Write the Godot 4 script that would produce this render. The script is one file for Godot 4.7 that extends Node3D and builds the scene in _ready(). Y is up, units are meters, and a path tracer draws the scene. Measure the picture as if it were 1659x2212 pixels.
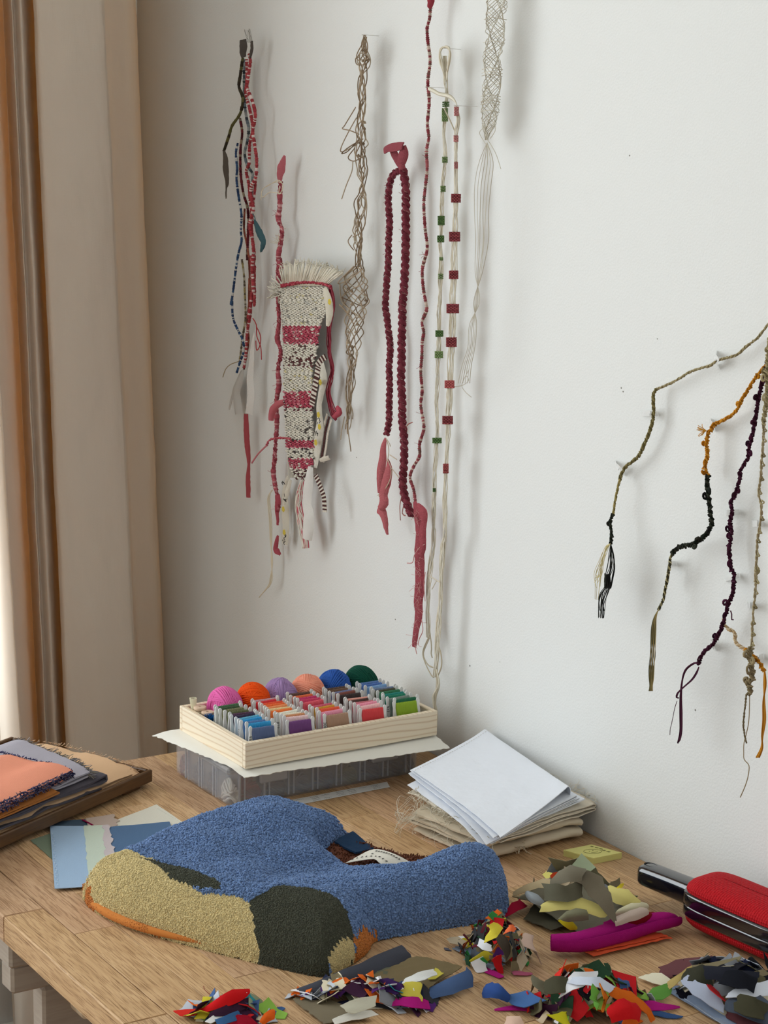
extends Node3D
# A studio corner: an oak worktop against a white wall hung with textile cords, daylight from a curtained window on the left.

const TY := 0.74                      # table top height
const F := 4622.0                     # focal length in pixels of the 1659 x 2212 frame
const CAM := Vector3(2.229, 1.57, 1.386)
const WINX := -0.69                   # inner face of the window wall
var cam_basis: Basis
var rng := RandomNumberGenerator.new()
var noise := FastNoiseLite.new()
var used := {}
var mats := {}
var tex := {}
var sat := 1.0                       # depth of dye
var hk := 1.0                        # yarn gauge

# ---------------------------------------------------------------- sight lines on real planes
func ray(x, y) -> Vector3:
	return cam_basis * Vector3((x - 829.5) / F, -(y - 1106.0) / F, -1.0)
func tp(x, y, h = 0.0) -> Vector3:    # point at height h above the worktop
	var d = ray(x, y)
	return CAM + d * ((TY + h - CAM.y) / d.y)
func wp(x, y, off = 0.0) -> Vector3:  # point at distance off in front of the white wall
	var d = ray(x, y)
	return CAM + d * ((off - CAM.z) / d.z)
func xp(x, y, at) -> Vector3:         # point on a plane parallel to the window wall
	var d = ray(x, y)
	return CAM + d * ((at - CAM.x) / d.x)

# ---------------------------------------------------------------- mesh builder
class MB extends RefCounted:
	var v := PackedVector3Array()
	var uv := PackedVector2Array()
	var c := PackedColorArray()
	var ix := PackedInt32Array()
	var col := Color.WHITE
	func add(p: Vector3, u := Vector2.ZERO) -> int:
		v.append(p)
		uv.append(u)
		c.append(col)
		return v.size() - 1
	func tri(a: int, b: int, d: int) -> void:
		ix.append(a)
		ix.append(b)
		ix.append(d)
	func quad(a: int, b: int, d: int, e: int) -> void:
		tri(a, b, d)
		tri(a, d, e)
	func face(p: Array) -> void:       # flat polygon, corners clockwise as seen
		var k := v.size()
		for q in p:
			add(q, Vector2(q.x, q.z))
		for i in range(1, p.size() - 1):
			tri(k, k + i, k + i + 1)
	func mesh() -> ArrayMesh:
		var n := PackedVector3Array()
		n.resize(v.size())
		for t in range(0, ix.size(), 3):
			var a := ix[t]
			var b := ix[t + 1]
			var d := ix[t + 2]
			var f := (v[d] - v[a]).cross(v[b] - v[a])
			n[a] += f
			n[b] += f
			n[d] += f
		for i in n.size():
			n[i] = n[i].normalized() if n[i].length_squared() > 1e-24 else Vector3.UP
		var arr := []
		arr.resize(Mesh.ARRAY_MAX)
		arr[Mesh.ARRAY_VERTEX] = v
		arr[Mesh.ARRAY_NORMAL] = n
		arr[Mesh.ARRAY_TEX_UV] = uv
		arr[Mesh.ARRAY_COLOR] = c
		arr[Mesh.ARRAY_INDEX] = ix
		var m := ArrayMesh.new()
		m.add_surface_from_arrays(Mesh.PRIMITIVE_TRIANGLES, arr)
		return m
	# grid of points with nu x nv samples, row by row
	func grid(p: PackedVector3Array, nu: int, nv: int, flip := false, wrap_u := false, uvs := Vector2.ONE) -> void:
		var k := v.size()
		for j in nv:
			for i in nu:
				add(p[j * nu + i], Vector2(float(i) / maxf(nu - 1, 1), float(j) / maxf(nv - 1, 1)) * uvs)
		for j in nv - 1:
			for i in (nu if wrap_u else nu - 1):
				var a := k + j * nu + i
				var b := k + j * nu + (i + 1) % nu
				if flip:
					quad(a, a + nu, b + nu, b)
				else:
					quad(a, b, b + nu, a + nu)
	# cloth sheet: upper face p, lower face pushed back by thickness, closed rim
	func sheet(p: PackedVector3Array, nu: int, nv: int, thick: float, uvs := Vector2.ONE) -> void:
		var q := PackedVector3Array()
		q.resize(p.size())
		for j in nv:
			for i in nu:
				var du := p[j * nu + mini(i + 1, nu - 1)] - p[j * nu + maxi(i - 1, 0)]
				var dv := p[mini(j + 1, nv - 1) * nu + i] - p[maxi(j - 1, 0) * nu + i]
				q[j * nu + i] = p[j * nu + i] - dv.cross(du).normalized() * thick
		grid(p, nu, nv, false, false, uvs)
		grid(q, nu, nv, true, false, uvs)
		for side in 4:
			var n := nu if side % 2 == 0 else nv
			var e := PackedVector3Array()
			for r in 2:
				for s in n:
					var at: int = [s, s * nu + nu - 1, (nv - 1) * nu + (nu - 1 - s), (nv - 1 - s) * nu][side]
					e.append(q[at] if r == 0 else p[at])
			grid(e, n, 2, false, false, uvs * 0.02)
	func tube(path: PackedVector3Array, r, sides := 5, cols = null, cap := true) -> void:
		var n := path.size()
		if n < 2:
			return
		var side := Vector3.ZERO
		var k0 := v.size()
		for i in n:
			var t := (path[mini(i + 1, n - 1)] - path[maxi(i - 1, 0)]).normalized()
			if i == 0:
				side = t.cross(Vector3(0.31, 0.2, 0.93)).normalized()
			side = (side - t * side.dot(t)).normalized()
			var up := t.cross(side)
			var rr: float = r if not (r is PackedFloat32Array) else r[i]
			if cols != null:
				col = cols[i]
			for s in sides:
				var a := TAU * s / sides
				add(path[i] + (side * cos(a) + up * sin(a)) * rr, Vector2(float(s) / sides, i * 0.1))
		for i in n - 1:
			for s in sides:
				var a := k0 + i * sides + s
				var b := k0 + i * sides + (s + 1) % sides
				quad(a, a + sides, b + sides, b)
		if cap:
			for e in 2:
				if cols != null:
					col = cols[0 if e == 0 else n - 1]
				var m := add(path[0 if e == 0 else n - 1])
				var b0 := k0 + (0 if e == 0 else (n - 1) * sides)
				for s in sides:
					if e == 0:
						tri(m, b0 + s, b0 + (s + 1) % sides)
					else:
						tri(m, b0 + (s + 1) % sides, b0 + s)
	# box with chamfered edges, in a given frame
	func box(t: Transform3D, size: Vector3, b := 0.001) -> void:
		var h := size * 0.5
		b = minf(b, minf(h.x, minf(h.y, h.z)) * 0.95)
		var fc := []
		for ax in 3:
			var u := (ax + 1) % 3
			var w := (ax + 2) % 3
			for s in [-1.0, 1.0]:
				var pts := []
				for q in [[-1, -1], [1, -1], [1, 1], [-1, 1]]:
					var p := Vector3.ZERO
					p[ax] = s * h[ax]
					p[u] = q[0] * (h[u] - b)
					p[w] = q[1] * (h[w] - b)
					pts.append(p)
				if s > 0:
					pts.reverse()
				fc.append(pts)
		for ax in 3:
			var u := (ax + 1) % 3
			var w := (ax + 2) % 3
			for su in [-1.0, 1.0]:
				for sw in [-1.0, 1.0]:
					var pts := []
					for q in [[-1, 0], [1, 0], [1, 1], [-1, 1]]:
						var p := Vector3.ZERO
						p[ax] = q[0] * (h[ax] - b)
						p[u] = su * (h[u] if q[1] == 0 else h[u] - b)
						p[w] = sw * (h[w] - b if q[1] == 0 else h[w])
						pts.append(p)
					if su * sw > 0:
						pts.reverse()
					fc.append(pts)
		for sx in [-1.0, 1.0]:
			for sy in [-1.0, 1.0]:
				for sz in [-1.0, 1.0]:
					var pts := [Vector3(sx * h.x, sy * (h.y - b), sz * (h.z - b)), Vector3(sx * (h.x - b), sy * h.y, sz * (h.z - b)), Vector3(sx * (h.x - b), sy * (h.y - b), sz * h.z)]
					if sx * sy * sz > 0:
						pts.reverse()
					fc.append(pts)
		for pts in fc:
			var nn: Vector3 = (pts[2] - pts[0]).cross(pts[1] - pts[0])
			var cen := Vector3.ZERO
			for p in pts:
				cen += p
			if nn.dot(cen) < 0:
				pts.reverse()
			var k := v.size()
			var big := absi(int(cen.abs().max_axis_index()))
			for p in pts:
				var uu := Vector2(p.x, p.z)
				if big == 0:
					uu = Vector2(p.z, p.y)
				elif big == 2:
					uu = Vector2(p.x, p.y)
				add(t * p, uu)
			for i in range(1, pts.size() - 1):
				tri(k, k + i, k + i + 1)
	func lathe(t: Transform3D, prof: Array, n := 24) -> void:   # [radius, height] from bottom to top, about local y
		var p := PackedVector3Array()
		for q in prof:
			for i in n:
				var a := TAU * i / n
				p.append(t * Vector3(q[0] * cos(a), q[1], q[0] * sin(a)))
		grid(p, n, prof.size(), true, true)
	# flat outline (points in local x,y) given thickness along local z
	func plate(t: Transform3D, poly: PackedVector2Array, thick: float) -> void:
		var id := Geometry2D.triangulate_polygon(poly)
		for s in 2:
			var k := v.size()
			for q in poly:
				add(t * Vector3(q.x, q.y, thick * (0.5 - s)), q)
			for i in range(0, id.size(), 3):
				var a := poly[id[i]]
				var b := poly[id[i + 1]]
				var d := poly[id[i + 2]]
				var cw := (b - a).cross(d - a) < 0
				if cw == (s == 0):
					tri(k + id[i], k + id[i + 1], k + id[i + 2])
				else:
					tri(k + id[i], k + id[i + 2], k + id[i + 1])
		var area := 0.0
		for i in poly.size():
			area += poly[i].cross(poly[(i + 1) % poly.size()])
		for i in poly.size():
			var a := poly[i]
			var b := poly[(i + 1) % poly.size()]
			if area < 0:
				var z := a
				a = b
				b = z
			var k := v.size()
			add(t * Vector3(a.x, a.y, thick * 0.5))
			add(t * Vector3(b.x, b.y, thick * 0.5))
			add(t * Vector3(b.x, b.y, -thick * 0.5))
			add(t * Vector3(a.x, a.y, -thick * 0.5))
			quad(k, k + 1, k + 2, k + 3)

# ---------------------------------------------------------------- objects, labels
func numbered(called: String) -> String:
	var k: int = used.get(called, 0)
	used[called] = k + 1
	return called if k == 0 else "%s_%03d" % [called, k]
func thing(called, label, category, at = Vector3.ZERO, group = "", kind = "") -> Node3D:
	var o := Node3D.new()
	o.name = numbered(called)
	add_child(o)
	o.position = at
	tag(o, label, category, group, kind)
	return o
func tag(o, label, category, group = "", kind = "") -> void:
	if label:
		o.set_meta("label", label)
	if category:
		o.set_meta("category", category)
	if group:
		o.set_meta("group", group)
	if kind:
		o.set_meta("kind", kind)
func part(parent, called, mb, m, label = "", kind = "") -> MeshInstance3D:   # geometry given in world axes
	var o := MeshInstance3D.new()
	o.name = called
	o.mesh = mb.mesh() if mb is MB else mb
	o.material_override = m
	parent.add_child(o, true)
	var base := Vector3.ZERO
	var p = parent
	while p != self and p is Node3D:
		base += p.position
		p = p.get_parent()
	o.position = -base
	if label:
		o.set_meta("label", label)
	if kind:
		o.set_meta("kind", kind)
	return o
func single(called, label, category, mb, m, group = "", at = null) -> MeshInstance3D:   # a thing of one mesh
	var o := MeshInstance3D.new()
	o.name = numbered(called)
	var msh: ArrayMesh
	if at == null:
		at = Vector3(INF, INF, INF)
		var hi := Vector3(-INF, -INF, -INF)
		for q in mb.v:
			at = at.min(q)
			hi = hi.max(q)
		at = Vector3((at.x + hi.x) * 0.5, at.y, (at.z + hi.z) * 0.5)
	for i in mb.v.size():
		mb.v[i] -= at
	msh = mb.mesh()
	o.mesh = msh
	o.material_override = m
	add_child(o)
	o.position = at
	tag(o, label, category, group)
	return o
func struct(called, mb, m, parent = self) -> MeshInstance3D:
	var o := MeshInstance3D.new()
	o.name = numbered(called) if parent == self else called
	o.mesh = mb.mesh() if mb is MB else mb
	o.material_override = m
	parent.add_child(o, true)
	if parent == self:
		o.set_meta("kind", "structure")
	return o

# ---------------------------------------------------------------- materials
func lin(c: Color) -> Color:
	c = Color.from_hsv(c.h, c.s * sat, c.v)
	return c.srgb_to_linear()
func rgb(r, g, b) -> Color:
	return Color(r / 255.0, g / 255.0, b / 255.0)
func mat(key: String, c: Color, rough := 0.8, o := {}) -> StandardMaterial3D:
	if mats.has(key):
		return mats[key]
	var m := StandardMaterial3D.new()
	m.resource_name = key
	m.albedo_color = c
	m.roughness = rough
	m.metallic_specular = o.get("spec", 0.4)
	if o.has("bump"):
		m.heightmap_enabled = true
		m.heightmap_texture = tex[o.bump]
		m.heightmap_scale = o.get("depth", 0.05)
		m.uv1_triplanar = true
		m.uv1_scale = Vector3.ONE * float(o.get("scale", 20.0))
	if o.has("tex"):
		m.albedo_texture = tex[o.tex]
		if o.get("triplanar", false):
			m.uv1_triplanar = true
			m.uv1_scale = o.get("scale3", Vector3.ONE * float(o.get("scale", 1.0)))
		else:
			m.uv1_scale = o.get("scale3", Vector3.ONE)
			m.uv1_offset = o.get("offset", Vector3.ZERO)
	if o.get("vc", false):
		m.vertex_color_use_as_albedo = true
	if o.has("rim"):
		m.rim_enabled = true
		m.rim = o.rim
		m.rim_tint = 0.6
	if o.has("back"):
		m.backlight_enabled = true
		m.backlight = o.back
	if o.has("alpha"):
		m.transparency = BaseMaterial3D.TRANSPARENCY_ALPHA
		m.albedo_color.a = o.alpha
	if o.has("coat"):
		m.clearcoat_enabled = true
		m.clearcoat = o.coat
		m.clearcoat_roughness = 0.05
	mats[key] = m
	return m
func cloth(c: Color, weave := "weave", scale := 60.0, depth := 0.03) -> StandardMaterial3D:
	c = Color.from_hsv(c.h, c.s * sat, c.v)
	return mat("cloth_%s_%s_%d" % [c.to_html(), weave, int(scale)], c, 0.92, {"bump": weave, "scale": scale, "depth": depth, "spec": 0.25})
func yarn_mat() -> StandardMaterial3D:
	return mat("yarn_vertex", Color.WHITE, 0.95, {"vc": true, "spec": 0.2})
func plainyarn(c: Color) -> StandardMaterial3D:
	return mat("yarn_" + c.to_html(), c, 0.93, {"spec": 0.2})

func make_textures() -> void:
	# plain weave relief
	var im := Image.create(128, 128, false, Image.FORMAT_L8)
	var nz := FastNoiseLite.new()
	nz.seed = 4
	nz.frequency = 0.09
	for y in 128:
		for x in 128:
			var a := absf(sin(PI * x / 8.0))
			var b := absf(sin(PI * y / 8.0))
			var over := (int(x / 8.0) + int(y / 8.0)) % 2 == 0
			var h := (a * 0.9 + 0.1 * b) if over else (b * 0.9 + 0.1 * a)
			h = clampf(h * 0.75 + 0.25 * nz.get_noise_2d(x, y) + 0.1, 0.0, 1.0)
			im.set_pixel(x, y, Color(h, h, h))
	tex["weave"] = ImageTexture.create_from_image(im)
	var fine := NoiseTexture2D.new()
	fine.width = 512
	fine.height = 512
	fine.seamless = true
	var fn := FastNoiseLite.new()
	fn.seed = 9
	fn.frequency = 0.035
	fn.fractal_octaves = 4
	fine.noise = fn
	tex["plaster"] = fine
	var cr := NoiseTexture2D.new()
	cr.width = 512
	cr.height = 512
	cr.seamless = true
	var cn := FastNoiseLite.new()
	cn.seed = 21
	cn.frequency = 0.006
	cn.fractal_octaves = 6
	cr.noise = cn
	tex["crumple"] = cr
	var fz := NoiseTexture2D.new()
	fz.width = 256
	fz.height = 256
	fz.seamless = true
	var zn := FastNoiseLite.new()
	zn.seed = 31
	zn.frequency = 0.12
	zn.fractal_octaves = 3
	fz.noise = zn
	tex["fuzz"] = fz
	for k in 3:
		tex["oak%d" % k] = wood_image(1024, 256, k, [rgb(214, 178, 136), rgb(186, 148, 106), rgb(118, 84, 52)], 0.32)
	tex["pine"] = wood_image(512, 256, 7, [rgb(242, 230, 208), rgb(232, 214, 186), rgb(184, 146, 106)], 0.0)
	tex["walnut"] = wood_image(512, 256, 8, [rgb(92, 70, 48), rgb(70, 50, 34), rgb(44, 30, 20)], 0.2)
	tex["birch"] = wood_image(512, 256, 9, [rgb(178, 166, 152), rgb(164, 150, 136), rgb(140, 126, 112)], 0.1)
func wood_image(w: int, h: int, sd: int, cs: Array, pores: float) -> ImageTexture:
	var im := Image.create(w, h, false, Image.FORMAT_RGB8)
	var n := FastNoiseLite.new()
	n.seed = 100 + sd
	n.frequency = 0.01
	n.fractal_octaves = 3
	var m := FastNoiseLite.new()
	m.seed = 200 + sd
	m.noise_type = FastNoiseLite.TYPE_SIMPLEX
	m.frequency = 0.05
	m.fractal_octaves = 2
	for yy in h:
		for xx in w:
			var x := w - absi(2 * xx - w)         # mirrored, so that it tiles
			var y := h - absi(2 * yy - h)
			var warp := n.get_noise_2d(x * 0.17, y * 0.7) * 3.2 if pores > 0.0 else n.get_noise_2d(x * 0.12, y * 0.35) * 0.9
			var ring := 0.5 + 0.5 * sin((float(y) / h * 14.0 + warp * (1.0 + 0.6 * (sd % 3))) * TAU)
			ring = pow(ring, 3.0)
			var fib := m.get_noise_2d(x * 0.05, y * 3.2)
			var soft := 0.3 if pores == 0.0 else 1.0
			var c: Color = cs[0].lerp(cs[1], clampf(0.40 + 0.45 * soft * n.get_noise_2d(x * 0.2 + 900.0, y * 0.9) + 0.35 * soft * fib + 0.22 * ring, 0.0, 1.0))
			var p := m.get_noise_2d(x * 0.05 + 3000.0, y * 5.0)
			if p > 0.32:
				c = c.lerp(cs[2], clampf((p - 0.32) * 4.0, 0.0, 1.0) * pores * 2.0)
			if pores == 0.0:
				c = c.lerp(cs[2], pow(ring, 3.0) * 0.4)
			im.set_pixel(xx, yy, c)
	return ImageTexture.create_from_image(im)

# ---------------------------------------------------------------- curves, cords
func cr(a, s, pts: Array, off = 0.012) -> PackedVector3Array:   # crop origin, crop scale, crop points -> points in front of the wall
	var o := PackedVector3Array()
	for p in pts:
		o.append(wp(a[0] + p[0] / s, a[1] + p[1] / s, (off if p.size() < 3 else p[2]) * 1.6))
	return o
func smooth(p: PackedVector3Array, step := 0.003) -> PackedVector3Array:
	var o := PackedVector3Array()
	var n := p.size()
	for i in n - 1:
		var a := p[maxi(i - 1, 0)]
		var b := p[i]
		var c := p[i + 1]
		var d := p[mini(i + 2, n - 1)]
		var k := maxi(1, int(ceil(b.distance_to(c) / step)))
		for j in k:
			o.append(b.cubic_interpolate(c, a, d, float(j) / k))
	o.append(p[n - 1])
	return o
func frame(p: PackedVector3Array, i: int, out := Vector3(0, 0, 1)) -> Array:   # tangent, side
	var t := (p[mini(i + 1, p.size() - 1)] - p[maxi(i - 1, 0)]).normalized()
	var s := t.cross(out)
	s = s.normalized() if s.length() > 1e-6 else Vector3(1, 0, 0)
	return [t, s, s.cross(t)]
func vary(base: Color, k := 0.12) -> Color:
	var f := 1.0 + rng.randf_range(-k, k)
	return Color(base.r * f, base.g * f, base.b * f)
# plaits and twists: every strand its own tube
func braid(mb: MB, p: PackedVector3Array, width: float, r: float, pitch: float, cols: Array, sides := 5) -> void:
	width *= hk
	r *= hk
	pitch *= hk
	var run := 0.0
	var ph := PackedFloat32Array()
	for i in p.size():
		if i > 0:
			run += p[i].distance_to(p[i - 1])
		ph.append(run / pitch * TAU)
	for k in 3:
		var q := PackedVector3Array()
		for i in p.size():
			var f = frame(p, i)
			var a: float = ph[i] + TAU * k / 3.0
			var w := width * (1.0 + 0.15 * noise.get_noise_1d(i * 1.7))
			q.append(p[i] + f[1] * sin(a) * w + f[2] * sin(2.0 * a) * r * 0.9)
		mb.col = lin(cols[k % cols.size()])
		var rr := PackedFloat32Array()
		for i in q.size():
			rr.append(r * (1.0 + 0.12 * noise.get_noise_2d(i * 6.0, k * 40.0)))
		mb.tube(q, rr, sides)
func twist(mb: MB, p: PackedVector3Array, rad: float, r: float, pitch: float, cols: Array, n := 2, sides := 5, wild := 0.0) -> void:
	rad *= hk
	r *= hk
	pitch *= hk
	for k in n:
		var q := PackedVector3Array()
		var run := 0.0
		for i in p.size():
			if i > 0:
				run += p[i].distance_to(p[i - 1])
			var f = frame(p, i)
			var a := run / pitch * TAU + TAU * k / n
			if wild > 0.0:
				a += 2.2 * noise.get_noise_2d(run * 9000.0, k * 77.0)
			var w := rad * (1.0 + wild * noise.get_noise_2d(run * 16000.0 + 500.0, k * 31.0))
			q.append(p[i] + (f[1] * cos(a) + f[2] * sin(a)) * w)
		mb.col = lin(cols[k % cols.size()])
		mb.tube(q, r, sides)
# cord bound with yarn: ridges and short runs of colour
func wrapped(mb: MB, p: PackedVector3Array, r: float, cols: Array, run_lo := 0.0015, run_hi := 0.006, ridge := 0.18, weights = null) -> void:
	r *= hk
	run_lo *= hk
	run_hi *= hk
	var q := smooth(p, 0.0008)
	var rr := PackedFloat32Array()
	var cc := []
	var left := 0.0
	var cur: Color = lin(cols[0])
	var bump := 0.0
	for i in q.size():
		var d: float = 0.0 if i == 0 else q[i].distance_to(q[i - 1])
		left -= d
		if left <= 0.0:
			left = rng.randf_range(run_lo, run_hi)
			cur = vary(lin(cols[rng.randi() % cols.size()]), 0.15)
			bump = rng.randf_range(-0.12, 0.14)
		cc.append(cur)
		rr.append(r * (1.0 + bump + ridge * sin(i * 2.1) + 0.08 * rng.randf_range(-1, 1)))
	mb.tube(q, rr, 6, cc)
func strands(mb: MB, p: PackedVector3Array, half: PackedFloat32Array, n: int, r: float, jit: float, cols: Array, wob := 60.0) -> void:
	r *= hk
	jit *= hk
	for k in n:
		var q := PackedVector3Array()
		for i in p.size():
			var f = frame(p, i)
			var u := (k + 0.5) / n * 2.0 - 1.0
			var h: float = half[mini(i, half.size() - 1)] * hk
			var a := noise.get_noise_2d(i * wob * 0.05 + 13.0, k * 57.0) * jit
			var b := noise.get_noise_2d(i * wob * 0.05 + 713.0, k * 57.0) * jit
			q.append(p[i] + f[1] * (u * h + a) + Vector3(0, 0, b + 0.0007 * (k % 2)))
		mb.col = vary(lin(cols[k % cols.size()]), 0.1)
		mb.tube(q, r, 4)
func even(n: int, stops: Array) -> PackedFloat32Array:     # piecewise linear profile along a path
	var o := PackedFloat32Array()
	for i in n:
		var t := float(i) / maxf(n - 1, 1) * (stops.size() - 1)
		var k := mini(int(t), stops.size() - 2)
		o.append(lerpf(stops[k], stops[k + 1], t - k))
	return o
# strip of cloth that follows a path; widths are full widths along it, turn twists it about the path
func ribbon(mb: MB, p: PackedVector3Array, widths: Array, thick := 0.0008, turns: Array = [0.0, 0.0], belly := 0.0, out := Vector3(0, 0, 1)) -> void:
	var w := even(p.size(), widths)
	var tw := even(p.size(), turns)
	var q := PackedVector3Array()
	var nu := 5
	for i in p.size():
		var f = frame(p, i, out)
		var s: Vector3 = f[1] * cos(tw[i]) + f[2] * sin(tw[i])
		var o: Vector3 = f[2] * cos(tw[i]) - f[1] * sin(tw[i])
		for k in nu:
			var u := float(k) / (nu - 1) * 2.0 - 1.0
			q.append(p[i] + s * u * w[i] * hk * 0.5 * (1.0 + 0.05 * rng.randf_range(-1, 1)) + o * ((1.0 - u * u) * belly * w[i] * hk + 0.0006 * noise.get_noise_2d(i * 9.0, k * 40.0)))
	mb.sheet(q, nu, p.size(), thick, Vector2(1, p.size() * 0.2))
func whisker(mb: MB, a: Vector3, dir: Vector3, length: float, r := 0.00025, curl := 0.4, seg := 6) -> void:
	var q := PackedVector3Array([a])
	var d := dir.normalized()
	for i in seg:
		d = (d + Vector3(rng.randf_range(-1, 1), rng.randf_range(-1, 1), rng.randf_range(-1, 1)) * curl * 0.5).normalized()
		q.append(q[-1] + d * length / seg)
	mb.tube(smooth(q, length / seg / 2.0), r, 3)
func fuzz(mb: MB, p: PackedVector3Array, n: int, length: float, r := 0.0002) -> void:
	for k in n:
		var i := rng.randi() % p.size()
		whisker(mb, p[i], Vector3(rng.randf_range(-1, 1), rng.randf_range(-1, 1), rng.randf_range(-0.1, 0.7)), length * rng.randf_range(0.4, 1.0), r, 0.8, 4)
func bilerp(c: Array, u: float, w: float) -> Vector3:      # corners A (0,0), B (1,0), C (1,1), D (0,1)
	return c[0].lerp(c[1], u).lerp(c[3].lerp(c[2], u), w)

# ================================================================ scene
func _ready() -> void:
	rng.seed = 7
	noise.seed = 3
	noise.frequency = 0.05
	cam_basis = Basis(Vector3.UP, deg_to_rad(57.77)) * Basis(Vector3.RIGHT, deg_to_rad(-12.01)) * Basis(Vector3.BACK, deg_to_rad(1.094))
	var camera := Camera3D.new()
	camera.name = "camera"
	camera.transform = Transform3D(cam_basis, CAM)
	camera.fov = rad_to_deg(2.0 * atan(1106.0 / F))
	camera.near = 0.05
	camera.far = 60.0
	add_child(camera)
	camera.current = true
	var sky_m := ProceduralSkyMaterial.new()
	sky_m.sky_top_color = rgb(176, 196, 222)
	sky_m.sky_horizon_color = rgb(226, 231, 238)
	sky_m.ground_bottom_color = rgb(120, 116, 108)
	sky_m.ground_horizon_color = rgb(186, 184, 180)
	sky_m.sun_angle_max = 1.0
	var sky := Sky.new()
	sky.sky_material = sky_m
	var env := Environment.new()
	env.background_mode = Environment.BG_SKY
	env.sky = sky
	env.background_energy_multiplier = 2.0
	env.tonemap_mode = Environment.TONE_MAPPER_LINEAR
	env.tonemap_exposure = 0.2
	env.sdfgi_enabled = true
	env.ssao_enabled = true
	env.ssil_enabled = true
	var we := WorldEnvironment.new()
	we.name = "environment"
	we.environment = env
	add_child(we)
	# daylight that fills the window opening
	var day := AreaLight3D.new()
	day.name = "window_daylight"
	day.area_size = Vector2(2.52, 1.75)
	day.light_color = rgb(241, 248, 251)
	day.light_energy = 34.0
	day.shadow_enabled = true
	day.area_range = 12.0
	day.transform = Transform3D(Basis(Vector3.UP, -PI / 2.0), Vector3(WINX - 0.02, 1.47, 1.60))
	add_child(day)

	# a second, farther window on the opposite side of the room
	var fill := AreaLight3D.new()
	fill.name = "far_window_daylight"
	fill.area_size = Vector2(1.5, 1.6)
	fill.light_color = rgb(252, 251, 246)
	fill.light_energy = 4.5
	fill.shadow_enabled = true
	fill.area_range = 12.0
	fill.transform = Transform3D(Basis(Vector3.UP, PI / 2.0), Vector3(3.62, 1.5, 1.35))
	add_child(fill)

	make_textures()
	setting()
	worktop()
	trestle()
	curtain()
	tray_and_cloths()
	organizer()
	floss_box()
	swatches()
	fleece()
	canvas_stack()
	sticky_notes()
	lint_brush()
	heaps()
	hangings()
	yarn_branches()

func slab(lo: Vector3, hi: Vector3, b := 0.0) -> MB:
	var mb := MB.new()
	mb.box(Transform3D(Basis(), (lo + hi) * 0.5), hi - lo, b)
	return mb

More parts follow.
